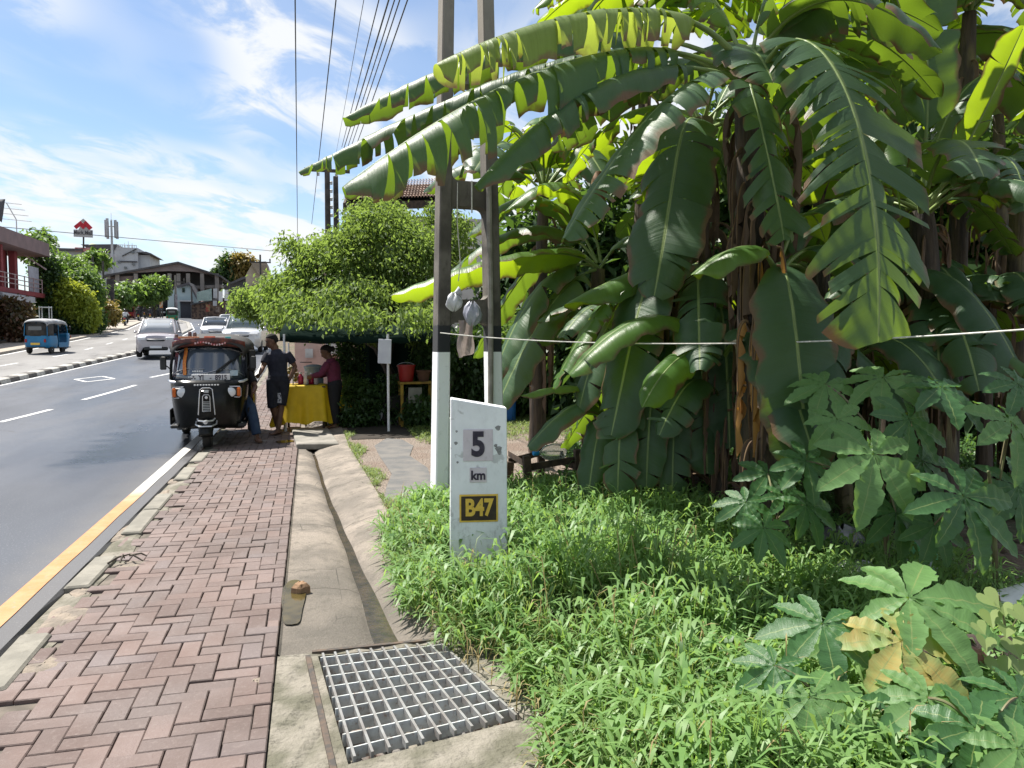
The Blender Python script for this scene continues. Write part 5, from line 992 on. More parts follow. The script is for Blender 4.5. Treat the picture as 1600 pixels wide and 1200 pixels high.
p = P(541, 548, 20.3); b = MB(); b.lathe(p, [(.01, -.02), (.17, -.015), (.17, .015), (.01, .02)], 20, 'Y', sx_=.75); o = b.build('round_sign', pm('red_white_disc', (.6, .12, .08), (.7, .6, .55), 6), pk); o.matrix_parent_inverse = pi_
# second yellow clothed table and the yellow stand with the bucket
p = G(538, 655); p = P(538, 640, 15.3); e = empty('stall_table', (p.x, p.y, gz(p.y)), 0, 'yellow clothed table behind the vendor half hidden by shrubs', 'table'); hh = P(538, 598, 15.3).z-gz(p.y)
b = MB(); b.rbox((0, 0, hh), (.5, .5, .03), .005); b.build('tabletop', M['wood'], e)
b = MB(); b.grid([[(x*.26, -.26-.01*math.sin(i*1.9)-o_, hh+z_) for i, x in enumerate(np.linspace(-1, 1, 16))] for z_, o_ in ((.018, -.05), (.016, 0), (-.3, .02), (-.62, .03))]); b.build('cloth', M['yellowcloth'], e, True)
for sx_ in (-1, 1): b = MB(); b.box((sx_*.22, .2, hh/2), (.04, .04, hh-.02)); b.build('leg', M['wood'], e); b = MB(); b.box((sx_*.22, -.2, hh/2), (.04, .04, hh-.02)); b.build('leg', M['wood'], e)
p = P(650, 640, 13.9); zt = P(650, 600, 13.9).z-gz(p.y); e = empty('wooden_stand', (p.x, p.y, gz(p.y)+.03), 0, 'worn yellow wooden stand carrying the red bucket in the shade', 'stand'); yw = pm('worn_yellow_paint', (.3, .2, .025), (.16, .1, .02), 7, .8)
b = MB(); b.rbox((0, 0, zt), (.62, .4, .04), .006); b.build('top', yw, e)
for sx_ in (-1, 1):
    for sy in (-1, 1): b = MB(); b.box((sx_*.27, sy*.16, zt/2-.02), (.05, .05, zt)); b.build('leg', yw, e)
b = MB(); b.rbox((-.04, -.2, zt-.22), (.24, .012, .28), .004); b.build('panel', pm('grey_card', (.2, .2, .17), (.13, .13, .11)), e)
bucket('bucket', (p.x-.17, p.y, gz(p.y)+.05+zt), .12, .155, .3, pm('red_plastic', (.28, .015, .012), (.2, .01, .01), 5, .4), 'red plastic bucket with a wire handle on the yellow stand', 'bucket')
bucket('clay_pot', (p.x+.14, p.y, gz(p.y)+.05+zt), .09, .13, .2, pm('clay', (.1, .05, .03), (.07, .035, .02), 8, .9), 'dark clay pot beside the red bucket on the yellow stand', 'pot', None, False)
# dark cart with a spoked wheel parked in the shade
p = G(620, 668); e = empty('hand_cart', (p.x, p.y+.35, gz(p.y)+.03), R(20), 'dark hand cart with one pale rimmed wheel parked in shade below the board', 'cart')
b = MB(); b.rbox((0, 0, .42), (.55, .7, .26), .02); b.build('box', M['blackplastic'], e)
for s in (-1, 1):
    b = MB(); b.lathe((s*.31, -.05, .24), [(.17, -.03), (.235, -.025), (.24, 0), (.235, .025), (.17, .03)], 20, 'X'); wh = b.build('wheel', M['rubber'], e, True)
    b = MB(); b.lathe((s*.335, -.05, .24), [(.03, -.01), (.16, -.006), (.165, .01), (.15, .012), (.03, .012)], 16, 'X'); b.build('rim', M['white'], wh)
for s in (-1, 1): b = MB(); b.tube([(s*.2, .3, .5), (s*.2, .75, .62)], .015, 6); b.build('handle', M['steel'], e)
b = MB(); b.tube([(0, -.3, .3), (0, -.33, .0)], .02, 6); b.build('prop_leg', M['steel'], e)

# ================================================================== SMALL THINGS NEAR THE POLE
g0 = [P(825, 742, 7.75), P(903, 742, 7.95), P(845, 735, 8.45), P(795, 745, 8.2)]
e = empty('wooden_guard', (g0[0].x, g0[0].y, 0), 0, 'rough low guard of dark wooden posts and rails beside the milestone', 'guard rail'); ei = Matrix.Translation(e.location).inverted()
for k_, (p, top) in enumerate(zip(g0, (712, 705, 700, 720))):
    zt = PY(825, top, p.y).z; b = MB(); b.box((p.x, p.y, (zt-.05)/2), (.075, .075, zt+.05), Matrix.Rotation(R(3*k_-4), 3, 'Y')); o = b.build('post', M['wood'], e, bev=.006); o.matrix_parent_inverse = ei
for i, j, z in ((0, 1, .31), (1, 2, .28), (0, 3, .33), (3, 2, .3)):
    b = MB(); p, q_ = g0[i], g0[j]; b.prism([(p.x, p.y, z-.04), (q_.x, q_.y, z+.02), (q_.x, q_.y, z+.08), (p.x, p.y, z+.03)], (.0, .03, 0)); o = b.build('rail', M['wood'], e); o.matrix_parent_inverse = ei
b = MB(); p = PY(820, 760, g0[0].y+.1); b.prism([(p.x-.25, p.y, .0), (p.x, p.y, .2), (p.x+.02, p.y, .16), (p.x-.2, p.y, -.02)], (0, .03, 0)); o = b.build('brace', M['wood'], e); o.matrix_parent_inverse = ei
# water bag with blue tie lying on the rails
p = (g0[0]+g0[1]+g0[2]+g0[3])/4; e = empty('water_bag', (p.x+.16, p.y, .33), R(15), 'clear plastic bottle with a blue neck lying on the wooden guard', 'bottle')
b = MB(); b.lathe((0, 0, .08), [(.012, -.2), (.02, -.19), (.03, -.15), (.075, -.1), (.09, 0), (.085, .1), (.05, .14)], 18, 'X'); 
t = NT('clear_plastic'); t.col((.75, .82, .8)); t.rough(.12); t.b.inputs['Transmission Weight'].default_value = .8; t.b.inputs['IOR'].default_value = 1.1; M['clear'] = t.m
b.build('body', M['clear'], e, True); b = MB(); b.lathe((-.21, 0, .085), [(.02, -.04), (.028, -.03), (.028, .02), (.02, .03)], 12, 'X'); b.build('neck', pm('blue_cap', (.01, .25, .6), (.01, .2, .5)), e, True)
# support board for the bottle
p = P(795, 645, 14.6); bucket('drum', (p.x, p.y, gz(p.y)), .13, .14, .5, pm('blue_plastic', (.02, .12, .36), (.015, .09, .28), 5, .4), 'blue plastic drum standing at the edge of the far lawn', 'drum', None, False)
# plastic bags caught on the pole
def bag(name, label, c, r, seed, neck, mat=None, n=22):
    q = np.random.default_rng(seed); b = MB(); rows = []
    for i in range(12):
        f = i/11; w = math.sin(PI*min(1, f*.93+.04))**.7
        rows.append([(c[0]+r[0]*w*math.cos(a)*(1+.16*math.sin(3*a+seed+f*4)+.09*math.sin(7*a+f*9)), c[1]+r[1]*w*math.sin(a)*(1+.14*math.sin(4*a+seed)), c[2]+r[2]*(1-2*f)+.02*math.sin(5*a+seed)) for a in [2*PI*k_/n for k_ in range(n)]])
    b.grid(rows, close=True)
    if neck: b.tube([(c[0]+.0, c[1], c[2]+r[2]*.9), (c[0]+.02, c[1], c[2]+r[2]*1.2), (c[0]+.06, c[1], c[2]+r[2]*1.45)], [.03, .015, .045], 10)
    return tag(b.build(name, mat or M['plastic'], smooth='full'), label, 'bag')
b1, b2 = P(709, 472, 6.95), P(738, 490, 6.85)
bag('plastic_bag', 'crumpled white plastic bag wedged between the legs on the lower crossbar', b1, (.07, .06, .07), 1, True)
bag('plastic_bag', 'grey white knotted bag hanging over the front of the lower crossbar', b2, (.082, .055, .095), 5, False, leafmat('grey_bag', (.42, .43, .5), (.3, .31, .38), (.4, .4, .45), .2, .5, 30, .1))
p = P(728, 530, 6.95); b = MB(); b.grid([[(p.x-.07+.14*u_x+.012*math.sin(v*7+u_x*9), p.y+.02*math.sin(u_x*11+v*3), p.z+.17-.34*v+(.04*u_x if v == 1 else 0)) for u_x in np.linspace(0, 1, 8)] for v in np.linspace(0, 1, 9)])
tag(b.build('rag', leafmat('grey_rag', (.36, .3, .28), (.26, .22, .2), (.4, .33, .3), .35, .8, 12, .1), smooth='full'), 'thin pinkish grey rag hanging below the bags on the pole', 'rag')
# string tied from the pole out to the right
a0 = P(688, 520, 6.9); a1 = P(1180, 536, 5.6); a2 = P(1640, 512, 3.6); b = MB(); b.tube([Vector(c) for c in bez([a0, P(870, 541, 6.5), a1], 16)]+[Vector(c) for c in bez([a1, P(1380, 532, 4.7), a2], 14)][1:], .0055, 6)
tag(b.build('string', M['rope']), 'thin white string tied from the concrete pole across the grove to the right', 'string')
# litter
b = MB(); lump(b, 0, 0, .055, .06, 0, .05, 3, 12); st = simple('stone', 'small brown stone lying in the puddle beside the drain', 'stone', b, pm('brown_stone', (.26, .16, .09), (.2, .12, .07), 30, .9, .5)); g = G(470, 920); st.location = (g.x, g.y, -.012)
g = G(195, 878); e = empty('dead_twigs', (g.x, g.y, .012), 0, 'dry grey twigs and debris stuck at the broken edge of the bricks', 'twigs')
for pts in ([(-.1, -.06, 0), (-.04, -.02, .03), (.03, .03, .035)], [(-.02, -.05, .0), (-.01, 0, .04), (-.015, .06, .0)], [(.03, .04, .03), (.06, -.02, .04), (.13, -.05, .0)], [(.02, .05, .02), (.1, .05, .03), (.14, .04, .01)]):
    b = MB(); b.tube(pts, [.008, .007, .005], 6); b.build('twig', pm('grey_twig', (.12, .1, .08), (.06, .05, .04), 30, .9), e)
p = G(815, 1015); b = MB(); b.add([(-.09, -.02, 0), (.0, -.035, .012), (.1, .03, .02), (.0, .02, .02)], [(0, 1, 2, 3)]); o = simple('dry_leaf', 'pale dry leaf lying on the bare patch beside the drain grate', 'leaf', b, M['yellowleaf'], solid=.002); o.location = (p.x, p.y, .05); o.rotation_euler = (0, .15, .5)
hg = P(1438, 902, 5.0); e = empty('plastic_jug', (hg.x, hg.y, .02), R(-25), 'white and green plastic jug dumped under the palmate shrubs', 'litter')
b = MB(); b.lathe((0, 0, .13), [(.05, -.13), (.09, -.11), (.1, -.03), (.095, .05), (.06, .11), (.03, .14)], 18, sy=.8); b.build('body', pm('jug_white', (.5, .55, .6), (.42, .46, .52), 8, .4), e, True)
b = MB(); b.lathe((.0, 0, .19), [(.1, -.03), (.099, .0), (.068, .055), (.035, .085)], 18, sy=.81); b.build('label_band', pm('jug_green', (.12, .4, .16), (.1, .3, .14), 20, .4), e, True)
b = MB(); b.tube([(-.07, -.08, .06), (-.03, -.085, .12), (.04, -.08, .05)], .009, 6); b.build('strap', M['blackplastic'], e)
b1 = P(1330, 893, 5.0); bag('plastic_bag', 'flattened white plastic bag lying in litter under the palmate shrubs', (b1.x, b1.y, .09), (.16, .12, .06), 8, False); b1 = P(1310, 845, 5.6); bag('plastic_bag', 'black and white plastic bag half buried in litter under the palmate shrubs', (b1.x, b1.y, .14), (.2, .14, .1), 12, False, pm('black_bag', (.02, .02, .022), (.25, .25, .26), 9, .4))
p = P(1590, 938, 4.3); b = MB(); b.prism([(-.22, -.06, 0), (.3, -.1, .03), (.3, .14, .05), (-.18, .1, .0)], (0, 0, .03)); o = simple('broken_slab', 'broken white foam slab lying at the right edge among litter', 'slab', b, M['white'], bev=.006); o.location = (p.x, p.y, p.z-.02)
p = P(1545, 1060, 3.55); b = MB(); rows = [[(x, y, .09*math.cos(x*4)+.03*math.sin(y*5)) for x in np.linspace(-.36, .4, 14)] for y in np.linspace(-.2, .26, 8)]; b.grid(rows); o = simple('sack', 'dark brown woven sack slumped in the weeds at lower right', 'sack', b, pm('brown_sack', (.035, .025, .022), (.05, .035, .03), 40, .9, .8, bscale=120), solid=.02, smooth='full'); o.location = (p.x, p.y, p.z-.1); o.rotation_euler = (R(38), 0, -.25)
p = P(1505, 1020, 3.5); b = MB(); b.rbox((0, 0, 0), (.2, .1, .07), .015, Matrix.Rotation(.3, 3, 'Y')); o = simple('brick', 'broken pinkish brick piece beside the yellowing palmate leaf', 'brick', b, pm('pink_brick', (.3, .14, .11), (.2, .1, .08), 20, .9)); o.location = p
# heart leaved creeper
e = empty('creeper', base_at(1575, 1080, 3.3), 0, 'creeper with small pale heart shaped leaves climbing at the right edge', 'creeper'); ei = Matrix.Translation(e.location).inverted(); lr2 = random.Random(9)
hearts = [(1540, 1005), (1560, 1040), (1585, 1010), (1548, 965), (1590, 960), (1572, 985), (1555, 1075), (1580, 1080), (1530, 980), (1592, 1040), (1568, 950), (1545, 935)]
for k_, (px, py) in enumerate(hearts):
    c = P(px, py, 3.2+.03*(k_ % 4)); s = .05*lr2.uniform(.7, 1.2); up = Vector((lr2.uniform(-.5, .5), -.6, .7)).normalized(); tp = Vector((lr2.uniform(-.6, .6), -.3, -1)); tp = (tp-up*tp.dot(up)).normalized(); sd_ = up.cross(tp); b = MB(); ol = []
    for a in np.linspace(0, 2*PI, 20, endpoint=False): x = .82*math.sin(a)**3*1.1; y = -(13*math.cos(a)-5*math.cos(2*a)-2*math.cos(3*a)-math.cos(4*a))/16; ol.append(c+sd_*x*s+tp*y*s+up*(.25*abs(x)*s))
    b.add(ol+[c], [(i, (i+1) % 20, 20) for i in range(20)]); o = b.build('leaf', M['castor_pale'], e); o.matrix_parent_inverse = ei
b = MB(); b.tube([P(1575, 1110, 3.3), P(1565, 1040, 3.3), P(1572, 985, 3.3), P(1560, 930, 3.3)], .005, 6); b.tube([P(1565, 1040, 3.3), P(1545, 1000, 3.28)], .003, 5); b.tube([P(1570, 1000, 3.3), P(1592, 960, 3.28)], .003, 5); o = b.build('stem', M['castorstem'], e); o.matrix_parent_inverse = ei
# ================================================================== VEHICLES
def wheel(parent, x, y, r, w, rimm=None, out=1):
    b = MB(); b.lathe((x, y, r), [(r*.62, -w/2), (r*.92, -w/2), (r, -w*.3), (r, w*.3), (r*.92, w/2), (r*.62, w/2)], 24, 'X'); o = b.build('wheel', M['rubber'], parent, True)
    b = MB(); s = out*w/2; b.lathe((x, y, r), [(r*.12, s*1.02), (r*.3, s*.8), (r*.55, s*.85), (r*.64, s*1.02), (r*.64, s*.2), (r*.12, s*.2)], 20, 'X'); b.build('rim', rimm or M['steel'], o, True); return o
def three_wheeler(loc, rz, label, paint, roofm, rear_low=None, detail=False, group='three wheelers'):
    e = empty('three_wheeler', loc, rz, label, 'three wheeler', group); rear_low = rear_low or paint
    us = np.linspace(-1, 1, 25); b = MB(); rows = []
    for v in np.linspace(0, 1, 12):
        z = .29+.7*v; hw = .475+.085*v**.8; rows.append([(hw*math.sin(u*PI/2)**1 if False else hw*(1-(1-abs(u))**1.7)*(1 if u >= 0 else -1), -1.0-.06*math.sin(PI*v*.9)+.16*max(0, v-.8)+.62*abs(u)**3.2-.05*(1-abs(u))*(1-v), z-.04*abs(u)**2*(1-v)*2+.0) for u in us])
    b.grid(rows); b.build('front_panel', paint, e, 'full', .015)
    b = MB()
    for s in (-1, 1):      # windscreen posts and roof rails
        b.tube([(s*.55, -.52, .97), (s*.545, -.5, 1.2), (s*.52, -.38, 1.48), (s*.5, -.25, 1.56)], .022, 8); b.tube([(s*.5, -.25, 1.56), (s*.53, .5, 1.58), (s*.53, 1.3, 1.5), (s*.56, 1.36, .85)], .018, 8); b.tube([(s*.56, .32, .4), (s*.55, .32, 1.0), (s*.53, .32, 1.56)], .016, 8)
    b.tube([(-.52, -.4, 1.47), (-.3, -.5, 1.49), (0, -.54, 1.5), (.3, -.5, 1.49), (.52, -.4, 1.47)], .02, 8); b.build('frame', M['black'] if detail else paint, e, True)
    gr_ = [[(x*.53*lerp(1, .94, v), lerp(-.86, -.53, v)+.32*abs(x)**3, lerp(.99, 1.49, v)-.015*x*x) for x in np.linspace(-1, 1, 13)] for v in np.linspace(0, 1, 6)]
    b = MB(); b.grid(gr_); b.build('windscreen', glassm('tuk_glass' + label[:5], (.06, .075, .095), .04) if detail else M['glass'], e, 'full', .006)
    b = MB(); rows = []
    for y in np.linspace(-.62, 1.42, 16):
        f = (y+.62)/2.04; hw = .5+.09*min(1, f*5)-.02*max(0, f-.9)*10; zt = 1.55+.12*min(1, f*4)**.6-.14*max(0, f-.8)/.2*max(0, f-.8)/.2+.012*math.sin(f*22)
        rows.append([(hw*math.copysign(abs(math.sin(a))**.75, math.sin(a)), y, zt-.24*(1-abs(math.cos(a))**.6)) for a in np.linspace(-PI/2, PI/2, 17)])
    b.grid(rows); b.build('canopy', roofm, e, 'full', .012)
    b = MB(); b.grid([[(x*.575*(1-.04*v), 1.38-.16*abs(x)**4+.02*math.sin(PI*v), .84+.6*v) for x in np.linspace(-1, 1, 15)] for v in np.linspace(0, 1, 6)]); b.build('rear_curtain', M['canvas'], e, 'full', .01)
    b = MB(); b.grid([[(x*.1+s_*0-.1, 1.405, z) for x in np.linspace(-2.2, 4.2, 4)] for s_ in (0,) for z in (1.12, 1.3)]); b.build('rear_window', M['glass'], e, False, .004)
    for s in (-1, 1):
        b = MB(); b.grid([[(s*(.585-.01*v), y, .84+.62*v-.1*max(0, (.95-y))*v) for y in np.linspace(.82, 1.34, 5)] for v in np.linspace(0, 1, 5)]); b.build('side_curtain', M['canvas'], e, 'full', .008)
    b = MB(); rows = []
    for z, g in ((.28, -.04), (.34, .0), (.6, .02), (.86, .0)): rows.append([(math.copysign(abs(math.cos(a))**.35, math.cos(a))*(.6+g), .88+math.copysign(abs(math.sin(a))**.35, math.sin(a))*(.5+g), z) for a in [2*PI*k_/36 for k_ in range(36)]])
    b.grid(rows, close=True); b.f.append(tuple(range(36))[::-1]); b.m.append(0); b.build('rear_body', rear_low, e, True)
    b = MB(); b.rbox((0, -.1, .3), (1.06, 1.5, .05), .01); b.build('floor', M['blackplastic'], e)
    st_ = MB(); st_.rbox((0, .75, .62), (1.05, .5, .16), .05); st_.rbox((0, 1.05, .9), (1.05, .12, .5), .04); st_.build('passenger_seat', M['canvas'], e, True); b = MB(); b.rbox((0, .1, .62), (.5, .34, .12), .04); b.rbox((0, .18, .4), (.4, .3, .34), .02); b.build('driver_seat', M['canvas'], e, True)
    b = MB(); b.tube([(-.3, -.5, 1.0), (-.08, -.56, .98), (.08, -.56, .98), (.3, -.5, 1.0)], .016, 8); b.tube([(0, -.56, .97), (0, -.75, .5)], .03, 8); b.build('handlebar', M['blackplastic'], e)
    wheel(e, 0, -1.02, .2, .12); wheel(e, -.53, 1.0, .2, .12, None, -1); wheel(e, .53, 1.0, .2, .12, None, 1)
    b = MB(); rows = []
    for a in np.linspace(R(-8), R(150), 14): rows.append([(x*.125*(1-.25*abs(math.cos(a))**3), -1.02-(.27-.03*x*x)*math.cos(a)*1.0, .215+(.235-.05*x*x)*math.sin(a)) for x in np.linspace(-1, 1, 9)])
    b.grid(rows); b.build('front_mudguard', M['black'] if detail else paint, e, 'full', .01)
    for s in (-1, 1):
        x = s*.36; yf = -1.02+.05
        b = MB(); b.rbox((x, yf, .815), (.215, .07, .155), .025); hs = b.build('lamp_housing', M['blackplastic'], e, True)
        b = MB(); b.lathe((x-s*.025, yf-.04, .815), [(.066, .02), (.07, -.012), (.056, -.02), (.034, -.026), (.005, -.028)], 20, 'Y'); b.build('headlight', M['lamp'], hs, True); b = MB(); b.rbox((x+s*.085, yf-.02, .815), (.05, .06, .13), .01); b.build('indicator', M['orange'], hs)
        b = MB(); b.rbox((s*.46, 1.4, .62), (.1, .03, .16), .01); b.build('tail_lamp', M['redlens'], e)
        b = MB(); b.tube([(s*.53, -.5, 1.12), (s*.6, -.58, 1.2)], .009, 6); b.rbox((s*.64, -.6, 1.24), (.09, .03, .2), .015); b.build('mirror', M['blackplastic'], e)
        b = MB(); b.grid([[(s*(.57+.03*math.sin(v*3)), y, .96+.5*v) for y in np.linspace(-.42, -.12, 4)] for v in np.linspace(0, 1, 5)]) 
        if detail and s == 1: b = MB(); b.rbox((.62, -.42, 1.27), (.1, .04, .34), .015); b.build('side_screen', M['canvas'], e)
        b = MB(); b.rbox((s*.56, -.1, .42), (.03, .9, .24), .01); b.build('side_sill', paint, e)
    if not detail:
        b = MB(); b.rbox((0, 1.42, .47), (.44, .02, .1), .004); b.build('number_plate', M['signyellow'], e)
        b = MB(); b.rbox((0, 1.43, .3), (1.0, .05, .05), .015); b.build('bumper', M['blackplastic'], e); return e
    ch = M['chrome']
    def fy(x, z): return -1.0-.06*math.sin(PI*(z-.29)/.7*.9)+.16*max(0, (z-.29)/.7-.8)+.0
    b = MB(); b.tube([(-.55, -.72, .985), (-.5, -.84, .965), (-.3, -.95, .955), (0, -.99, .95), (.3, -.95, .955), (.5, -.84, .965), (.55, -.72, .985)], .019, 8); b.build('chrome_band', ch, e, True)
    b = MB()
    for s in (-1, 1):
        q = [(s*.25, .90), (s*.46, .895), (s*.475, .87), (s*.475, .755), (s*.45, .735), (s*.29, .745), (s*.25, .78), (s*.25, .90)]; b.tube([(x, -1.0+.04*(abs(x)-.3), z) for x, z in q], .007, 6)
    b.build('lamp_trim', ch, e)
    b = MB(); b.rbox((0, -1.06, .68), (.17, .06, .36), .02); gp = b.build('grille_panel', M['black'], e, True)
    b = MB(); b.tube([(-.115, -1.09, .49), (-.1, -1.095, .7), (-.085, -1.09, .86), (-.05, -1.085, .885), (.05, -1.085, .885), (.085, -1.09, .86), (.1, -1.095, .7), (.115, -1.09, .49)], .008, 6); b.tube([(-.055, -1.1, .54), (-.05, -1.1, .76), (-.03, -1.1, .785), (.03, -1.1, .785), (.05, -1.1, .76), (.055, -1.1, .54), (-.055, -1.1, .54)], .006, 6); b.build('grille_trim', ch, gp)
    for z in np.linspace(.56, .68, 6): b = MB(); b.rbox((0, -1.098, z), (.1, .008, .01), .002); b.build('grille_bar', M['steel'], gp)
    b = MB(); b.rbox((0, -1.1, .835), (.07, .01, .045), .006); b.build('badge', M['steel'], gp); b = MB(); b.lathe((0, -1.1, .745), [(.004, -.01), (.02, -.008), (.022, .005)], 12, 'Y'); b.build('emblem', ch, gp)
    # number plate
    b = MB(); b.rbox((.055, -.94, 1.03), (.54, .014, .1), .004, Matrix.Rotation(R(-6), 3, 'X')); pl_ = b.build('number_plate', pm('plate_white', (.6, .6, .6), (.5, .5, .5), 8, .5), e); 
    text_mesh('plate_lettering', 'YJ', .105, M['ink'], (-.08, -.951, 1.028), (R(84), 0, 0), pl_, sxs=.85, bold=.002); text_mesh('plate_lettering', '-  8915', .105, M['ink'], (.16, -.951, 1.028), (R(84), 0, 0), pl_, sxs=.8, bold=.002)
    b = MB()
    for x, z in ((-.185, 1.045), (-.205, 1.018), (-.165, 1.018)): b.lathe((x, -.95, z), [(.003, -.003), (.012, -.002), (.012, .002)], 8, 'Y')
    b.build('plate_crest', M['ink'], pl_)
    def scr(x, v, o=.012): return Vector((x, lerp(-.86, -.53, v)+.32*abs(x/.53)**3-o, lerp(.99, 1.49, v)-.015*(x/.53)**2))
    def strip_on(name, pts, w, m):
        b = MB(); b.tube([scr(*p) for p in pts], w, 6, sq=.5); return b.build(name, m, e, True)
    strip_on('screen_trim', [(-.5, .86), (-.3, .94), (0, .95), (.3, .93), (.5, .8)], .01, ch); strip_on('screen_trim', [(-.5, .2), (-.42, .3), (-.3, .34), (-.05, .32)], .009, ch); strip_on('screen_trim', [(-.5, .2), (-.35, .17), (-.15, .19), (.0, .22), (.15, .3), (.32, .31), (.48, .16)], .009, ch)
    b = MB(); b.tube([scr(.06, .12, .02), scr(.2, .3, .03), scr(.42, .72, .022)], .008, 6); b.tube([scr(.12, .25, .03), scr(.33, .6, .03)], .014, 6); b.build('wiper', M['blackplastic'], e)
    b = MB(); b.grid([[scr(x+.008*math.sin(v*9), v, .02) for x in (-.36, -.335, -.31)] for v in np.linspace(.16, 1.0, 8)]); b.build('orange_ribbon', pm('orange_ribbon', (.6, .22, .03), (.5, .12, .03), 30, .6), e, False, .006)
    b = MB(); b.rbox(scr(.33, .2, .006), (.19, .01, .1), .004, Matrix.Rotation(R(-33), 3, 'X')); b.build('licence_disc', pm('paper', (.3, .4, .42), (.4, .45, .45), 20, .6), e)
    wt = M['white']; rl_ = pm('red_white_lettering', (.55, .1, .1), (.6, .5, .5), 30, .6)
    for k_, (x, v, n_, hh) in enumerate(((-.13, .26, 5, .022), (-.09, .17, 7, .02), (-.2, .1, 4, .02))):
        b = MB()
        for j in range(n_): b.rbox(scr(x+(j-n_/2)*.032, v, .012), (.02+.008*((j*7+k_) % 2), .006, hh), .002)
        b.build('screen_lettering', wt, e)
    b = MB()
    for j in range(9): b.rbox((-.16+j*.04, -1.03, .925), (.027, .01, .022), .003)
    b.build('panel_lettering', wt, e)
    b = MB(); b.grid([[(x, -.62+.12*(abs(x)/.5)**2.5-.02*v, lerp(1.5, 1.62, v)-.06*(abs(x)/.52)**3) for x in np.linspace(-.52, .52, 17)] for v in (0, .5, 1)]); vs_ = b.build('visor', pm('visor_band', (.2, .05, .03), (.05, .02, .02), 9, .4), e, 'full', .01)
    b = MB()
    for j, x in enumerate(np.linspace(-.18, .24, 12)): b.rbox((x, -.65+.12*(abs(x)/.5)**2.5, 1.535+.02*math.sin(j*.6)), (.026, .008, .03), .004, Matrix.Rotation(.4*math.sin(j*2), 3, 'Y'))
    b.build('visor_lettering', rl_, vs_)
    for x, w_, m_ in ((-.28, .3, (.55, .22, .1)), (.02, .16, (.6, .12, .05)), (.16, .14, (.65, .6, .55)), (.28, .08, (.05, .4, .4)), (-.45, .1, (.3, .1, .2))):
        b = MB(); b.rbox((x, -.585+.1*(abs(x)/.5)**2.5, 1.63-.04*(abs(x)/.5)**3), (w_, .015, .03), .004); b.build('visor_light', pm('visor_colour_%d' % int(x*100), m_, None, 20, .3), vs_)
    for x, h_ in ((-.27, .09), (-.2, .08), (-.46, .05)):
        b = MB(); b.lathe((x, -.5, 1.62), [(.03, 0), (.026, h_*.6), (.03, h_*.62), (.022, h_), (.005, h_*1.1)], 10); b.build('roof_ornament', pm('ornament', (.12, .07, .07), (.2, .12, .1), 20, .4), e)
    b = MB(); c0 = Vector((-.25, -1.03, .56)); ol = []
    for j in range(48): a = 2*PI*j/48; r = .028+.04*max(0, math.sin(a*4.5))**1.5; ol.append(c0+Vector((math.cos(a)*r, -.012+.05*abs(math.cos(a)*r), math.sin(a)*r)))
    b.add(ol+[c0+Vector((0, -.02, 0))], [(j, (j+1) % 48, 48) for j in range(48)]); b.build('splash_sticker', pm('pink_sticker', (.45, .3, .3), (.35, .2, .2), 30, .5), e)
    b = MB(); b.lathe((0, -1.28, .4), [(.005, -.01), (.03, -.008), (.03, .004)], 14, 'Y'); b.build('mudguard_emblem', M['white'], e); 
    b = MB()
    b.tube([(-.14, -1.1, .4), (-.14, -1.2, .36), (-.08, -1.3, .34), (.08, -1.3, .34), (.14, -1.2, .36), (.14, -1.1, .4)], .012, 6); b.build('mudguard_trim', ch, e, True); b = MB(); b.tube([(-.12, -1.17, .44), (-.1, -1.25, .42), (0, -1.3, .41), (.1, -1.25, .42), (.12, -1.17, .44)], .012, 6); b.build('mudguard_trim', ch, e, True); b = MB(); b.tube([(-.47, -.72, .32), (-.3, -.93, .29), (0, -.98, .28), (.3, -.93, .29), (.47, -.72, .32)], .013, 6); b.build('lower_trim', ch, e)
    return e
three_wheeler((-1.5, 13.1, 0.001), R(1.5), 'black three wheeler with plate YJ 8915 parked half on the brick pavement', M['black'], M['canvas'], None, True)
bl = P(74, 553, 34.6); b3 = three_wheeler((bl.x, bl.y+.6, gz(bl.y)+.02), PI+R(-13), 'blue three wheeler with a pale roof driving away on the far carriageway', pm('blue_paint', (.012, .16, .33), (.01, .13, .28), 3, .35), pm('pale_grey_hood', (.3, .31, .32), (.22, .22, .23), 3, .7)); b3.scale = (.9, .88, .93)
gp_ = P(270, 506, 87); three_wheeler((gp_.x, gp_.y, gz(gp_.y)+.02), PI+R(6), 'green three wheeler with a white roof driving away in the distance', pm('green_paint', (.01, .14, .07), (.01, .11, .05), 3, .35), M['white'])
rp = P(201, 490, 105); three_wheeler((rp.x, rp.y, gz(rp.y)+.02), PI+R(14), 'red three wheeler far off by the bend near the red parasol', pm('red_paint', (.3, .02, .03), (.25, .02, .02), 3, .35), pm('maroon_hood', (.25, .05, .05)))

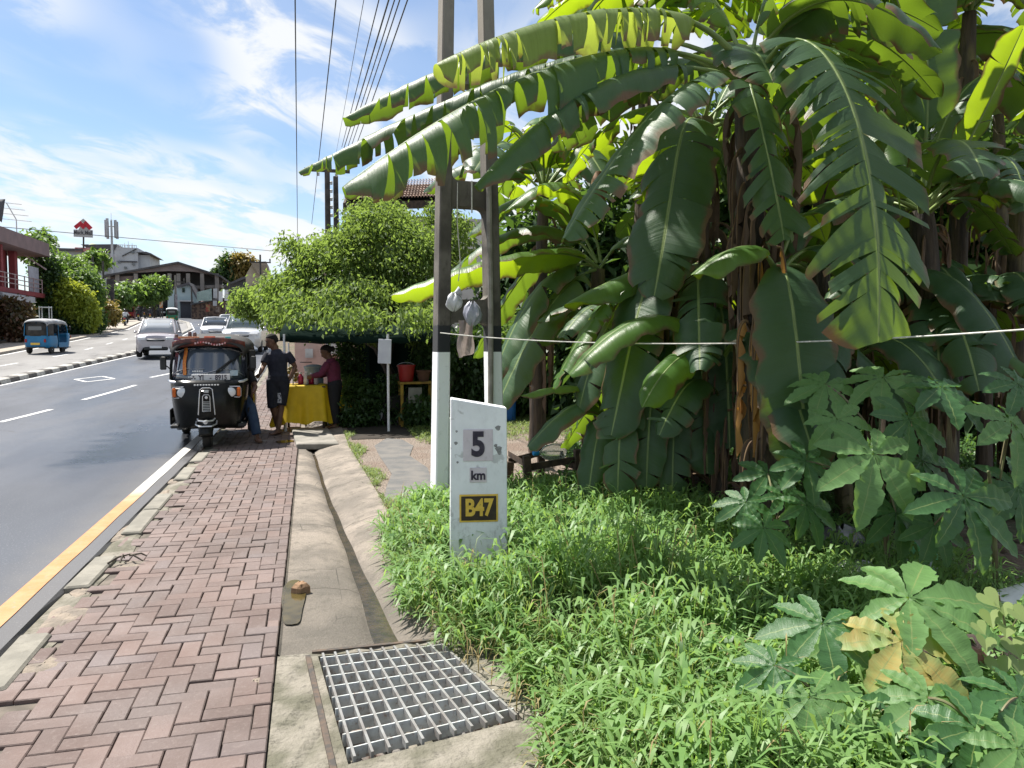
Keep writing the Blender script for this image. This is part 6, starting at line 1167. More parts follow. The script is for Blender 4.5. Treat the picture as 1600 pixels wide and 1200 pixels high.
def paintm(name, c, rough=.25): 
    t = NT(name); t.col(t.mix(t.ramp(t.noise(2, 4), .3, .7), c, tuple(k_*.92 for k_ in c))); t.rough(rough); t.b.inputs['Coat Weight'].default_value = .6; t.b.inputs['Metallic'].default_value = .15; return t.m
def car(loc, rz, label, m, L=3.8, Wd=1.7, H=1.65, hood=.9, belt=.95, nose=.75, wsb=-1.2, wst=-.45, rt=1.55, rb=1.85, cat='car', grp=None, tint=None):
    e = empty('parked_car' if 'parked' in label else 'car', loc, rz, label, cat, grp); hw = Wd/2; f = -L/2
    stn = [(f, .42, nose-.1, .72), (f+.05, .3, nose, .82), (f+.22, .2, nose+.06, .95), (f+.5, .18, lerp(nose+.08, hood, .5), 1), (wsb, .18, hood+.02, 1), (0, .17, belt, 1), (L/2-.4, .18, belt+.03, 1), (L/2-.12, .24, belt+.02, .96), (L/2, .4, belt-.05, .86)]
    rows = []
    for y, zs, zb, wf in stn:
        w = hw*wf; rows.append([(-w*.82, y, zs), (-w*.98, y, zs+.1), (-w, y, lerp(zs, zb, .55)), (-w*.97, y, zb-.04), (-w*.86, y, zb+.015), (-w*.4, y, zb+.05), (0, y, zb+.06), (w*.4, y, zb+.05), (w*.86, y, zb+.015), (w*.97, y, zb-.04), (w, y, lerp(zs, zb, .55)), (w*.98, y, zs+.1), (w*.82, y, zs)])
    b = MB(); b.grid(rows); b.f += [tuple(range(13)), tuple(range(13*(len(stn)-1), 13*len(stn)))[::-1]]; b.m += [0, 0]; n0 = 13; b.build('body', m, e, True)
    a = hw*.88; t_ = hw*.7; zb = belt+.01
    bot = lambda y: (y, zb); pts_ = [(wsb, hood+.03), (wst, H-.04), (lerp(wst, rt, .35), H), (rt-.15, H-.02), (rt, H-.06), (rb, belt+.02)]
    rows = [[(-t_*(1 if 0 < i < 5 else a/t_), y, z-.03 if 0 < i < 5 else z), (-t_*.8, y, z), (0, y, z+.025), (t_*.8, y, z), (t_*(1 if 0 < i < 5 else a/t_), y, z-.03 if 0 < i < 5 else z)] for i, (y, z) in enumerate(pts_)]
    b = MB(); b.grid(rows[1:5]); b.build('roof', m, e, True, .02)
    def wind(name, q, mm=None): b = MB(); b.grid(q); return b.build(name, mm or tint or M['glass'], e, True, .008)
    wind('windscreen', [[(x*a*.98, wsb, hood+.02+.02*(1-x*x)) for x in np.linspace(-1, 1, 7)], [(x*t_, wst, H-.05+.02*(1-x*x)) for x in np.linspace(-1, 1, 7)]]); wind('rear_window', [[(x*a, rb, belt) for x in np.linspace(-1, 1, 5)], [(x*t_, rt, H-.06) for x in np.linspace(-1, 1, 5)]])
    for s in (-1, 1):
        ml = lerp(wsb, rb, .52)
        wind('side_window', [[(s*a, wsb+.06, hood+.03), (s*a*1.0, ml-.03, zb)], [(s*t_*1.01, wst+.03, H-.08), (s*t_*1.01, ml-.03, H-.06)]]); wind('side_window', [[(s*a, ml+.03, zb), (s*a, rb-.08, zb+.02)], [(s*t_*1.01, ml+.03, H-.06), (s*t_*1.01, rt-.05, H-.09)]])
        b = MB(); b.tube([(s*a, wsb, hood+.02), (s*t_*1.02, wst, H-.045)], .03, 6); b.tube([(s*a, ml, zb), (s*t_*1.02, ml, H-.05)], .028, 6); b.tube([(s*a, rb, belt), (s*t_*1.02, rt, H-.06)], .04, 6); b.build('pillar', m, e, True)
        b = MB(); b.rbox((s*hw*.66, f+.06, nose-.07), (hw*.42, .12, .15), .03, Matrix.Rotation(s*R(16), 3, 'Z')); b.build('headlight', M['lamp'], e, True)
        b = MB(); b.rbox((s*(hw+.05), wsb+.25, hood+.08), (.13, .09, .1), .03); b.build('mirror', m, e, True); b = MB(); b.rbox((s*hw*.78, L/2-.02, belt-.12), (.16, .08, .22), .02); b.build('tail_lamp', M['redlens'], e)
        for y in (f+.72, L/2-.68): wheel(e, s*(hw-.09), y, .3, .19, None, s)
    b = MB(); b.rbox((0, f+.0, nose-.13), (hw*.85, .07, .1), .02); gl = b.build('grille', M['blackplastic'], e, True); b = MB(); b.tube([(-hw*.42, f-.04, nose-.1), (0, f-.055, nose-.13), (hw*.42, f-.04, nose-.1)], .012, 6); b.build('grille_trim', M['chrome'], gl, True)
    b = MB(); b.rbox((0, f+.03, .38), (hw*1.15, .1, .17), .04); b.build('lower_grille', M['blackplastic'], e, True); b = MB(); b.rbox((0, f-.035, .44), (.46, .02, .1), .003); b.build('number_plate', M['white'], e)
    return e
vp = P(239, 563, 32); car((vp.x, vp.y+1.8, gz(vp.y+1.8)), R(4), 'silver pink minivan driving towards the camera in the near carriageway', paintm('silver_pink', (.4, .37, .39)), tint=glassm('glare_screen', (.3, .32, .34), .04), L=3.6, Wd=1.62, H=1.66, hood=1.0, nose=.86, belt=1.0, wsb=-1.3, wst=-.62, rt=1.6, rb=1.8)  # white glare on the minivan's windows put into the glass colour
vp = P(331, 524, 45); car((vp.x, vp.y+2, gz(vp.y+2)), R(6), 'white saloon car with dark side mirrors coming down behind the minivan', paintm('white_car', (.55, .55, .56)), L=4.2, Wd=1.75, H=1.5, hood=.92, nose=.72, belt=.9, wsb=-1.0, wst=-.3, rt=1.1, rb=1.7)
vp = P(379, 540, 36); car((vp.x, vp.y+2, gz(vp.y+2)), R(-2), 'white off road car directly behind the black three wheeler', paintm('white_car2', (.55, .56, .57)), L=4.4, Wd=1.8, H=1.82, hood=1.08, nose=.9, belt=1.08, wsb=-1.0, wst=-.45, rt=1.8, rb=2.1, tint=glassm('grey_glass', (.1, .13, .13), .06))
vp = P(354, 512, 56); car((vp.x, vp.y+2, gz(vp.y+2)), R(8), 'distant white car half hidden behind the white saloon car', paintm('white_car3', (.7, .7, .7)), L=4.0, Wd=1.7, H=1.5, belt=.9, wsb=-1.0, wst=-.3, rt=1.2, rb=1.7)
vp = P(405, 502, 60); car((vp.x, vp.y+.5, gz(vp.y)), R(35), 'dark grey car parked at the kerb below the tree branches', paintm('dark_grey', (.02, .025, .03)), L=4.3, Wd=1.75, H=1.5, belt=.9, wsb=-1.0, wst=-.3, rt=1.1, rb=1.7)
vp = P(378, 500, 63); car((vp.x-.2, vp.y+3, gz(vp.y)), R(95), 'black pickup parked behind the dark grey car at the kerb', paintm('black_car', (.015, .015, .017)), L=4.3, Wd=1.75, H=1.45, belt=.9, wsb=-.8, wst=-.2, rt=.5, rb=.8)
for k_, (px, py, d, mm, lab) in enumerate(((255, 480, 122, 'black_car4', 'dark van parked at the far bend by the striped banners'), (285, 481, 126, 'grey_car', 'small grey car parked in front of the pale blue shop'))):
    vp = P(px, py, d); car((vp.x, vp.y, gz(vp.y)), R(30+40*k_), lab, paintm(mm, (.03, .03, .035) if k_ == 0 else (.3, .3, .32)), H=1.75 if k_ == 0 else 1.5)
# red lorry
vp = P(316, 487, 118); e = empty('lorry', (vp.x, vp.y, gz(vp.y)), R(62), 'old dark red lorry parked in front of the far shops', 'lorry'); rp_ = pm('lorry_red', (.16, .025, .03), (.12, .02, .02), 2, .5)
b = MB(); b.rbox((0, -1.9, 1.3), (1.9, 1.5, 1.7), .15); b.build('cab', rp_, e, True); b = MB(); b.rbox((0, .8, 1.55), (2.0, 3.6, 1.9), .05); b.build('cargo_box', pm('lorry_box', (.2, .05, .05), (.14, .03, .03), 2, .6), e); b = MB(); b.rbox((0, -2.66, 1.65), (1.6, .04, .7), .02); b.build('windscreen', M['glass'], e)
for s in (-1, 1):
    b = MB(); b.rbox((s*.96, -1.9, 1.65), (.03, .8, .6), .02); b.build('side_window', M['glass'], e)
    for y in (-1.9, 1.5): wheel(e, s*.85, y, .42, .25, None, s)
# motorcycles and riders
def motorcycle(loc, rz, label):
    e = empty('motorcycle', loc, rz, label, 'motorcycle', 'motorcycles on the far carriageway')
    for y in (-.65, .62): wheel(e, 0, y, .29, .1)
    b = MB(); b.tube([(0, -.65, .29), (0, -.5, .75), (0, -.42, 1.0)], .03, 6); b.build('fork', M['steel'], e); b = MB(); b.tube([(0, -.4, .85), (0, -.1, .82), (0, .2, .72)], [.09, .14, .08], 10); b.build('tank', M['black'], e, True); b = MB(); b.rbox((0, .35, .78), (.24, .75, .1), .04); b.build('seat', M['canvas'], e, True)
    b = MB(); b.tube([(-.34, -.32, 1.05), (-.1, -.42, 1.02), (.1, -.42, 1.02), (.34, -.32, 1.05)], .018, 6); b.build('handlebar', M['blackplastic'], e); b = MB(); b.rbox((0, -.05, .42), (.28, .4, .32), .06); b.build('engine', M['steel'], e, True); b = MB(); b.rbox((0, .78, .74), (.18, .06, .09), .02); b.build('tail_lamp', M['redlens'], e); b = MB(); b.rbox((0, .84, .55), (.2, .02, .12), .01); b.build('number_plate', M['signyellow'], e); b = MB(); b.tube([(.14, .1, .32), (.16, .8, .36)], .04, 8); b.build('exhaust', M['steel'], e); return e
seat_pose = dict(pelvis=(0, .25, .9), chest=(0, .16, 1.2), neck=(0, .1, 1.38), head=(0, .06, 1.52), look=(0, -1, -.05), shL=(-.2, .12, 1.34), shR=(.2, .12, 1.34), elL=(-.3, -.08, 1.14), wrL=(-.31, -.3, 1.06), elR=(.3, -.08, 1.14), wrR=(.31, -.3, 1.06), hipL=(-.1, .22, .86), hipR=(.1, .22, .86), knL=(-.22, -.15, .72), knR=(.22, -.15, .72), anL=(-.2, .08, .35), anR=(.2, .08, .35), toeL=(-.2, -.12, .3), toeR=(.2, -.12, .3))
hm = pm('helmet_black', (.015, .015, .018), None, 4, .3)
for k_, (px, py, d, sh, lab, lb2) in enumerate(((196, 520, 72, (.55, .57, .6), 'motorcycle ridden by the person in the pale shirt near the left pavement', 'rider in pale shirt on the nearest motorcycle by the left pavement'), (217, 503, 95, (.02, .02, .025), 'motorcycle ridden in the middle of the far carriageway just behind the red three wheeler', 'dark clad rider just behind the red three wheeler'), (235, 502, 96, (.03, .03, .04), 'motorcycle ridden to the left of the green three wheeler', 'dark clad rider left of the green three wheeler'), (226, 494, 110, (.02, .03, .03), 'farthest motorcycle between the two dark clad riders', 'farthest rider between the two dark clad riders'))):
    p = P(px, py, d); z = gz(p.y)+.02; rz_ = PI+R(8); motorcycle((p.x, p.y, z), rz_, lab)
    human('person', lb2, (p.x, p.y, z), rz_, seat_pose, cloth('rider_shirt_%d' % k_, sh), cloth('rider_trousers_%d' % k_, (.02, .02, .025)), True, True, None, False, hm, .026, group='motorcycle riders')
b2_ = P(305, 533, 38); 
# ================================================================== BUILDINGS AND STREET THINGS FAR DOWN THE ROAD
def building(name, label, cat, base): e = empty(name, base, 0, label, cat); return e
def wbox(name, x0, x1, y0, y1, z0, z1, m, par, bev=0):
    b = MB(); b.box(((x0+x1)/2, (y0+y1)/2, (z0+z1)/2), (abs(x1-x0), abs(y1-y0), abs(z1-z0))); o = b.build(name, m, par, bev=bev); o.matrix_parent_inverse = Matrix.Translation(par.location).inverted(); return o
def wmesh(name, b, m, par, smooth=False, **kw): o = b.build(name, m, par, smooth, **kw); o.matrix_parent_inverse = Matrix.Translation(par.location).inverted(); return o
M['redwall'] = pm('dusty_red_wall', (.24, .045, .05), (.17, .035, .04), 1.2, .85, dirt=((.12, .05, .05), .4)); M['redgrey'] = pm('faded_fascia', (.22, .15, .15), (.17, .12, .12), 1, .8); M['tealglass'] = glassm('teal_window', (.12, .3, .3), .08); M['railing'] = pm('pale_railing', (.4, .3, .3), (.3, .2, .2), 5, .6)
FX = -17.4
def fz(py, Y): return PX(20, py, FX).z if False else CAMH+(530-py)/1200*Y*1.07
rb_ = building('red_building', 'dusty red two storey building with a balcony and blue green windows at the left edge', 'building', (FX-3, 50, gz(50)))
zr = PY(40, 374, 54.5).z; zb_ = PY(40, 454, 54.5).z; za = PY(20, 468, 52).z; z0 = gz(40)-1
wbox('ground_floor_wall', FX-9, FX, 42, 56.6, z0, zb_-.3, pm('dark_red_wall', (.1, .03, .035), (.06, .025, .03), 1, .9), rb_); wbox('upper_wall', FX-9, FX-.6, 42, 54.3, zb_-.25, zr-.7, M['redwall'], rb_); wbox('rear_wall', FX-8.8, FX-2.6, 54.35, 56.5, zb_-.2, zr-.7, M['redwall'], rb_); wbox('balcony_slab', FX-8.9, FX+.6, 41.8, 57.2, zb_-.34, zb_-.05, M['redwall'], rb_, .02)
b = MB(); b.prism([(FX-9, 41, zr+.45), (FX+.8, 41, zr+.1), (FX+.8, 41, zr-.75), (FX+.6, 41, zr-.8), (FX-9, 41, zr-.6)], (0, 16.6, 0)); wmesh('roof', b, M['redgrey'], rb_)
for y0_, y1_ in ((44.5, 47.5), (48, 50.6), (51, 53.4)):
    wn = wbox('window', FX-.66, FX-.55, y0_, y1_, zb_+.5, zr-1.1, M['white'], rb_); wbox('pane', FX-.54, FX-.52, y0_+.1, y1_-.1, zb_+.6, zr-1.2, M['tealglass'], wn).matrix_parent_inverse = Matrix.Translation(rb_.location).inverted()
wbox('corner_column', FX-.45, FX-.1, 54.0, 54.5, zb_, zr-.7, M['redwall'], rb_); wbox('corner_column', FX+.2, FX+.45, 50.2, 50.5, zb_, zr-.7, M['redwall'], rb_)
for k_ in range(3): b = MB(); b.tube([(FX+.5, 42, zb_+.25+k_*.28), (FX+.5, 57, zb_+.25+k_*.28)], .03, 6); wmesh('rail', b, M['railing'], rb_)
for y in np.arange(42.5, 57, 1.6): b = MB(); b.tube([(FX+.5, y, zb_-.1), (FX+.5, y, zb_+.85)], .035, 6); wmesh('baluster', b, M['railing'], rb_)
b = MB(); b.prism([(FX, 48, za+.45), (FX+1.2, 48, za+.2), (FX+1.2, 48, za-.15), (FX, 48, za-.05)], (0, 5.2, 0)); wmesh('shop_awning', b, pm('grey_awning', (.35, .35, .37), (.28, .28, .3), 2, .6), rb_)
wbox('shop_door', FX+.02, FX+.06, 50, 52.4, gz(46)+.1, za-.2, M['blackplastic'], rb_); wbox('white_panel', FX+.3, FX+.36, 55, 56.8, zb_, zb_+1.6, pm('pale_panel', (.4, .4, .46)), rb_)
b = MB(); b.tube([(FX-.5, 56, zr-.6), (FX+.9, 56.5, zr-1.7)], .05, 6); wmesh('drain_pipe', b, M['railing'], rb_)
# utility pole beside it with creeper, flag and aerial on the roof
p = PY(58, 460, 58); e = empty('utility_pole', (p.x, p.y, gz(p.y)), 0, 'dark wooden pole overgrown beside the red building', 'utility pole'); b = MB(); b.tube([(0, 0, -.2), (0, 0, PY(58, 382, 58).z-gz(p.y))], [.16, .11], 10); b.build('pole', M['darkpole'], e, True); b = MB(); b.box((0, 0, PY(58, 390, 58).z-gz(p.y)), (.1, 1.2, .1)); b.build('crossarm', M['darkpole'], e)
p = PY(26, 357, 53); e = empty('aerial', (p.x, p.y, zr+.2), 0, 'thin television aerial on the roof of the red building', 'aerial'); h_ = PY(26, 344, 53).z-zr-.2
b = MB(); b.tube([(0, 0, 0), (0, 0, h_)], .03, 6); b.build('mast', M['steel'], e)
q0, q1 = PY(26, 344, 53)-Vector(e.location), PY(10, 317, 53)-Vector(e.location); b = MB(); b.tube([q0, q1], .03, 6); b.build('boom', M['steel'], e)
for f_ in np.linspace(0, 1, 4): c = q0.lerp(q1, f_); b = MB(); b.tube([c-Vector((.75, .2, -.03)), c+Vector((.75, .2, -.03))], .018, 5); b.build('element', M['steel'], e)
p = PY(2, 330, 50); e = empty('flag', (p.x, p.y, zr+.1), 0, 'dark grey flag hanging at the top left edge above the red building', 'flag'); b = MB(); b.tube([(-.3, 0, -.3), (-.3, 0, PY(2, 314, 50).z-zr)], .03, 6); b.build('staff', M['steel'], e); zt = PY(2, 314, 50).z-zr
b = MB(); b.grid([[(-.3+x*.55*(1-.5*v)+.0, .08*math.sin(x*5+v*3), zt-v*1.05-.25*x*v) for x in np.linspace(0, 1, 7)] for v in np.linspace(0, 1, 7)]); b.build('cloth', cloth('grey_flag', (.06, .065, .075), (.09, .09, .1)), e, 'full', .01)
# plants' iron stand beside the blue three wheeler
p = PY(72, 515, 44); e = empty('iron_stand', (p.x, p.y, gz(p.y)+.1), 0, 'pale tall iron stand at the roadside behind the blue three wheeler', 'stand')
for x in (-.22, .22):
    for y in (-.2, .2): b = MB(); b.tube([(x, y, 0), (x, y, 2.0)], .025, 6); b.build('leg', M['steel'], e)
for z in (.5, 1.2, 1.95): b = MB(); b.box((0, 0, z), (.5, .46, .04)); b.build('shelf', M['steel'], e)
b = MB(); b.rbox((0, 0, .75), (.4, .38, .4), .02); b.build('tank', pm('pale_tank', (.4, .42, .45)), e)
# --- grey and white building with the rooftop sign
Yb = 150
def X_(px, Y): return PY(px, 500, Y).x
def Z_(py, px=150, Y=Yb): return PY(px, py, Y).z
gw = pm('white_grey_wall', (.5, .52, .54), (.42, .43, .45), .6, .85, dirt=((.25, .24, .23), .3)); gd = pm('dark_sheet_roof', (.1, .1, .11), (.07, .07, .075), .8, .7)  # roof tone lightened, distance haze put into the colour
wb = building('office_building', 'pale grey stepped building with a dark roof terrace on the rise beyond the trees', 'building', (X_(180, Yb), Yb, gz(Yb)))
wbox('wall', X_(150, Yb), X_(215, Yb), Yb, Yb+14, gz(Yb)-1, Z_(396), gw, wb); wbox('wall', X_(183, Yb)-.05, X_(219, Yb), Yb-.4, Yb+12, gz(Yb)-1, Z_(386), gw, wb); wbox('wall', X_(218, Yb), X_(236, Yb), Yb+.5, Yb+10, gz(Yb)-1, Z_(396), gw, wb); wbox('wall', X_(90, Yb), X_(139, Yb), Yb-3, Yb+8, gz(Yb)-1, Z_(396), pm('grey_wall', (.36, .37, .37), (.3, .31, .31), .6, .85), wb)
b = MB(); b.box((0, 0, 0), (1, 1, 1)); wbox('roof_edge', X_(88, Yb), X_(140, Yb)+.2, Yb-3.6, Yb+8.3, Z_(396), Z_(392.5), gd, wb)
b = MB(); b.prism([(X_(131, Yb), Yb-.5, Z_(383)), (X_(187, Yb), Yb-.5, Z_(381)), (X_(184, Yb), Yb-.5, Z_(390)), (X_(140, Yb), Yb-.5, Z_(388))], (0, 9, 0)); wmesh('terrace_roof', b, gd, wb)
for px in (146, 160, 172, 180): b = MB(); b.box((X_(px, Yb), Yb, (Z_(396)+Z_(388))/2), (.16, .16, Z_(387)-Z_(396))); wmesh('terrace_post', b, gw, wb)
b = MB(); b.prism([(X_(217, Yb), Yb-.6, Z_(393)), (X_(244, Yb), Yb-.6, Z_(397)), (X_(240, Yb), Yb-.6, Z_(394)), (X_(232, Yb), Yb-.6, Z_(391.5))], (0, 10, 0)); wmesh('corner_roof', b, gd, wb)
wbox('parapet_band', X_(150, Yb)-.1, X_(183, Yb), Yb-.3, Yb-.04, Z_(402), Z_(398), pm('pinkish_band', (.42, .37, .4)), wb); wbox('parapet_band', X_(188, Yb), X_(218, Yb), Yb-.6, Yb-.45, Z_(409), Z_(407), gd, wb)
for px, py in ((212, 393), (212, 412), (190, 409), (200, 418), (165, 412), (172, 420)): wn = wbox('window', X_(px-2.2, Yb), X_(px+2.2, Yb), Yb-.7, Yb-.62, Z_(py+2), Z_(py-2), M['glass'], wb)
for k_ in range(12): px = 187+k_*2.7; b = MB(); b.tube([(X_(px, Yb), Yb-.2, Z_(386)), (X_(px, Yb), Yb-.2, Z_(381.5))], .05, 5); wmesh('roof_rail_post', b, gw, wb)
b = MB(); b.tube([(X_(187, Yb), Yb-.2, Z_(381.5)), (X_(217, Yb), Yb-.2, Z_(382))], .06, 5); wmesh('roof_rail', b, gw, wb)
for px, py in ((200, 376), (194, 379), (206, 379)): b = MB(); b.tube([(X_(px, Yb), Yb+2, Z_(386)), (X_(px, Yb), Yb+2, Z_(py-3))], [.1, .03], 5); wmesh('finial', b, gw, wb)
b = MB(); b.prism([(X_(195, Yb), Yb-.42, Z_(399)), (X_(217, Yb), Yb-.42, Z_(387)), (X_(217, Yb), Yb-.42, Z_(388.3)), (X_(195, Yb), Yb-.42, Z_(400.3))], (0, -.25, 0)); wmesh('stair_rail', b, M['darkpole'], wb)
# rooftop sign
Ys_ = 146; sg = empty('rooftop_sign', (X_(130, Ys_), Ys_, Z_(395, 130, Ys_)), 0, 'tall rooftop sign with a red and grey diamond emblem and the name Mack Mall', 'sign'); si = Matrix.Translation(sg.location).inverted()
def sp(px, py, dy=0): p = PY(px, py, Ys_); return Vector((p.x, Ys_+dy, p.z))
sgrey = pm('sign_grey', (.42, .42, .42), (.36, .36, .36), 2, .6); sred = pm('sign_red', (.5, .012, .03), (.42, .01, .025), 2, .5); sdark = pm('sign_dark', (.09, .09, .1))
b = MB(); b.tube([sp(130, 388, .2), sp(130, 366, .2)], .14, 8); wmesh('mast', b, M['darkpole'], sg); b = MB(); b.prism([sp(115, 358.5), sp(144.3, 359.5), sp(144.3, 371), sp(115, 369.5)], (0, .35, 0)); wmesh('name_board', b, sgrey, sg)
b = MB(); b.prism([sp(122.5, 359), sp(126, 352), sp(134, 352), sp(139, 359.5)], (0, .25, 0)); wmesh('emblem_base', b, sgrey, sg)
for nm, q, m in (('emblem_red', [(115.2, 353.5), (126, 345), (130, 349.5), (119, 358)], sred), ('emblem_red', [(144.3, 355.5), (134, 345), (130, 349.5), (139.5, 359.5)], sred), ('emblem_red', [(130, 349.8), (125.3, 353.8), (130, 358.2), (134.7, 353.8)], sred), ('emblem_top', [(126.2, 344.8), (130.2, 341.5), (133.8, 344.8), (130, 348.8)], sgrey)):
    b = MB(); b.prism([sp(x, y, -.06) for x, y in q], (0, .25, 0)); wmesh(nm, b, m, sg)
c = sp(129.7, 363.6, -.03); text_mesh('lettering', 'Mack Mall', .92, sdark, c-Vector(sg.location), (PI/2, 0, 0), sg, sxs=.78, bold=.03)
b = MB(); b.prism([sp(115.5, 386, .5), sp(144, 386.5, .5), sp(144, 392, .5), sp(115.5, 392, .5)], (0, .3, 0)); o = wmesh('lower_board', b, pm('red_board', (.45, .08, .1), (.5, .3, .3), 1.5, .6), sg)
# mobile phone mast
Ym = 148; mt = empty('phone_mast', (X_(178.5, Ym), Ym, gz(Ym)), 0, 'slim white mobile phone mast crowned with panel antennas', 'mast'); ztop = PY(179, 345, Ym).z-gz(Ym)
b = MB(); b.tube([(0, 0, 0), (0, 0, ztop)], [.3, .16], 10); b.build('mast', gw, mt, True); b = MB(); b.tube([(0, 0, ztop), (0, 0, ztop+1.3)], .03, 5); b.build('lightning_rod', gw, mt)
for k_ in range(8): 
    a = k_*PI/4+.2; x, y = math.cos(a)*.62, math.sin(a)*.62; b = MB(); b.rbox((x*1.4, y*1.4, ztop-1.6+.2*(k_ % 3)), (.42, .28, 3.0), .03, Matrix.Rotation(a, 3, 'Z')); an = b.build('antenna', pm('antenna_grey', (.42, .43, .45)), mt); b = MB(); b.tube([(0, 0, ztop-1.0), (x*1.2, y*1.2, ztop-1.0)], .05, 5); b.build('bracket', M['steel'], mt)
# --- gabled warehouse
Yw = 130; wh = building('warehouse', 'long dark open sided warehouse with a wide brown gable at the end of the road', 'building', (X_(270, Yw), Yw, gz(Yw))); wr = pm('rust_brown_sheet', (.22, .18, .17), (.16, .135, .13), .5, .8); wd = pm('warehouse_dark', (.06, .06, .064), (.09, .088, .09), .6, .9); cc = pm('warehouse_concrete', (.24, .22, .2), (.18, .165, .15), .7, .9)  # warehouse sheet and dark tones lightened to paint in distance haze
def W3(px, py, dy=0): p = PY(px, py, Yw); return Vector((p.x, Yw+dy, p.z))
b = MB(); b.prism([W3(160, 430), W3(278, 408.5), W3(345, 430), W3(345, 433), W3(278, 411.5), W3(160, 433)], (0, 18, 0)); wmesh('roof', b, wd, wh); b = MB(); b.prism([W3(196, 426.5, .5), W3(278, 411.5, .5), W3(330, 428.5, .5), W3(300, 424, .5), W3(262, 423, .5)], (0, .3, 0)); wmesh('gable', b, wr, wh)
b = MB(); b.prism([W3(165, 432, 6), W3(278, 413, 6), W3(341, 432, 6), W3(341, 500, 6), W3(165, 500, 6)], (0, .4, 0)); wmesh('back_wall', b, wd, wh)
b = MB(); b.prism([W3(160, 452, 1), W3(345, 444, 1), W3(345, 449, 1), W3(160, 456, 1)], (0, 4, 0)); wmesh('floor_beam', b, cc, wh)
for px in (168, 182, 211, 264, 278, 293, 315, 338): b = MB(); p = W3(px, 427, .6); b.box((p.x, p.y, (p.z+gz(Yw))/2), (.55, .5, p.z-gz(Yw))); wmesh('column', b, cc, wh)
b = MB(); b.prism([W3(165, 432, 1.2), W3(205, 430, 1.2), W3(205, 450, 1.2), W3(165, 451, 1.2)], (0, .4, 0)); wmesh('side_wall', b, wr, wh)
# low shops in front
def shop(name, label, Y, quad, m, top=None, mr=None, dep=6):
    c = PY(quad[0][0], quad[0][1], Y); e = building(name, label, 'building', (c.x, Y, gz(Y))); b = MB(); b.prism([(PY(x, y, Y).x, Y, PY(x, y, Y).z) for x, y in quad], (0, dep, 0)); wmesh('wall', b, m, e)
    if top: b = MB(); b.prism([(PY(x, y, Y).x, Y-.5, PY(x, y, Y).z) for x, y in top], (0, dep+.6, 0)); wmesh('roof', b, mr, e)
    return e
pb = pm('pale_blue_wall', (.38, .48, .5), (.32, .42, .44), .7, .85); tl = pm('teal_white_sheet', (.4, .5, .48), (.3, .4, .38), 1.5, .7)
s1 = shop('shop', 'pale blue gabled shop with a dark ground floor at the bend', 124, [(262, 500), (262, 462), (278, 446), (296, 444), (308, 464), (308, 500)], pb, [(276, 447), (296, 441), (310, 466), (308, 468), (296, 445), (278, 450)], gd)
wb_ = PY(270, 472, 124); wbox('shop_front', PY(282, 470, 124).x, PY(302, 470, 124).x, 123.7, 123.95, gz(124), PY(290, 470, 124).z, pm('dark_front', (.05, .055, .07)), s1); wbox('window', PY(285, 452, 124).x, PY(289, 452, 124).x, 123.8, 123.96, PY(285, 457, 124).z, PY(285, 450, 124).z, M['glass'], s1); wbox('eave', PY(280, 470, 124).x, PY(303, 470, 124).x, 123, 123.7, PY(290, 471.5, 124).z, PY(290, 469.5, 124).z, gw, s1)
s2 = shop('market_shed', 'row of low market stalls behind pale corrugated sheets at the bend', 116, [(300, 500), (300, 475), (335, 468), (366, 462), (366, 500)], pm('brown_stalls', (.17, .12, .09), (.07, .05, .045), 2.5, .9, lo=.45, hi=.55), [(298, 475), (335, 467.5), (368, 464), (368, 466), (335, 470), (298, 477)], gd)
b = MB(); rows = [[(PY(309, 470, 116).x+(PY(332, 470, 116).x-PY(309, 470, 116).x)*f_, 115.2+.08*(i % 2), lerp(PY(309, y, 116).z, PY(332, y2, 116).z, f_)) for i, f_ in enumerate(np.linspace(0, 1, 25))] for y, y2 in ((471, 470), (457, 451.5))]; b.grid(rows); wmesh('corrugated_sheet', b, tl, s2, solid=.05)
for px, y0_, y1_, m in ((336.5, 451, 466, gw), (345, 455, 472, M['white']), (336, 470, 478, gw), (354, 453, 470, M['white']), (325, 476, 487, pm('red_goods', (.3, .05, .04), (.3, .2, .1), 3)), (340, 480, 488, pm('mixed_goods', (.3, .25, .2), (.1, .06, .05), 3)), (355, 476, 488, pm('pale_goods', (.35, .33, .3), (.12, .1, .09), 3))): 
    b = MB(); b.prism([(PY(px-3, y, 115).x, 115-.2, PY(px-3, y, 115).z) for y in (y1_, y0_)]+[(PY(px+3, y, 115).x, 114.8, PY(px+3, y, 115).z) for y in (y0_, y1_)], (0, .15, 0)); wmesh('sign_panel' if y0_ < 470 else 'goods_panel', b, m, s2)
s3 = shop('house', 'beige gabled house rising behind the spreading tree', 100, [(384, 500), (384, 430), (394, 412), (404, 430), (420, 430), (420, 500)], pm('beige_wall', (.42, .36, .27), (.35, .3, .22), .7, .9), [(392, 410), (416, 409), (422, 431), (405, 431)], pm('beige_roof', (.3, .25, .19), (.24, .2, .15), .8, .9))
s4 = shop('shack', 'dark low roofed building left of the beige gabled house', 118, [(352, 500), (352, 447), (372, 436), (392, 430), (392, 500)], wd, [(350, 446), (392, 428), (392, 432), (350, 449)], gd)
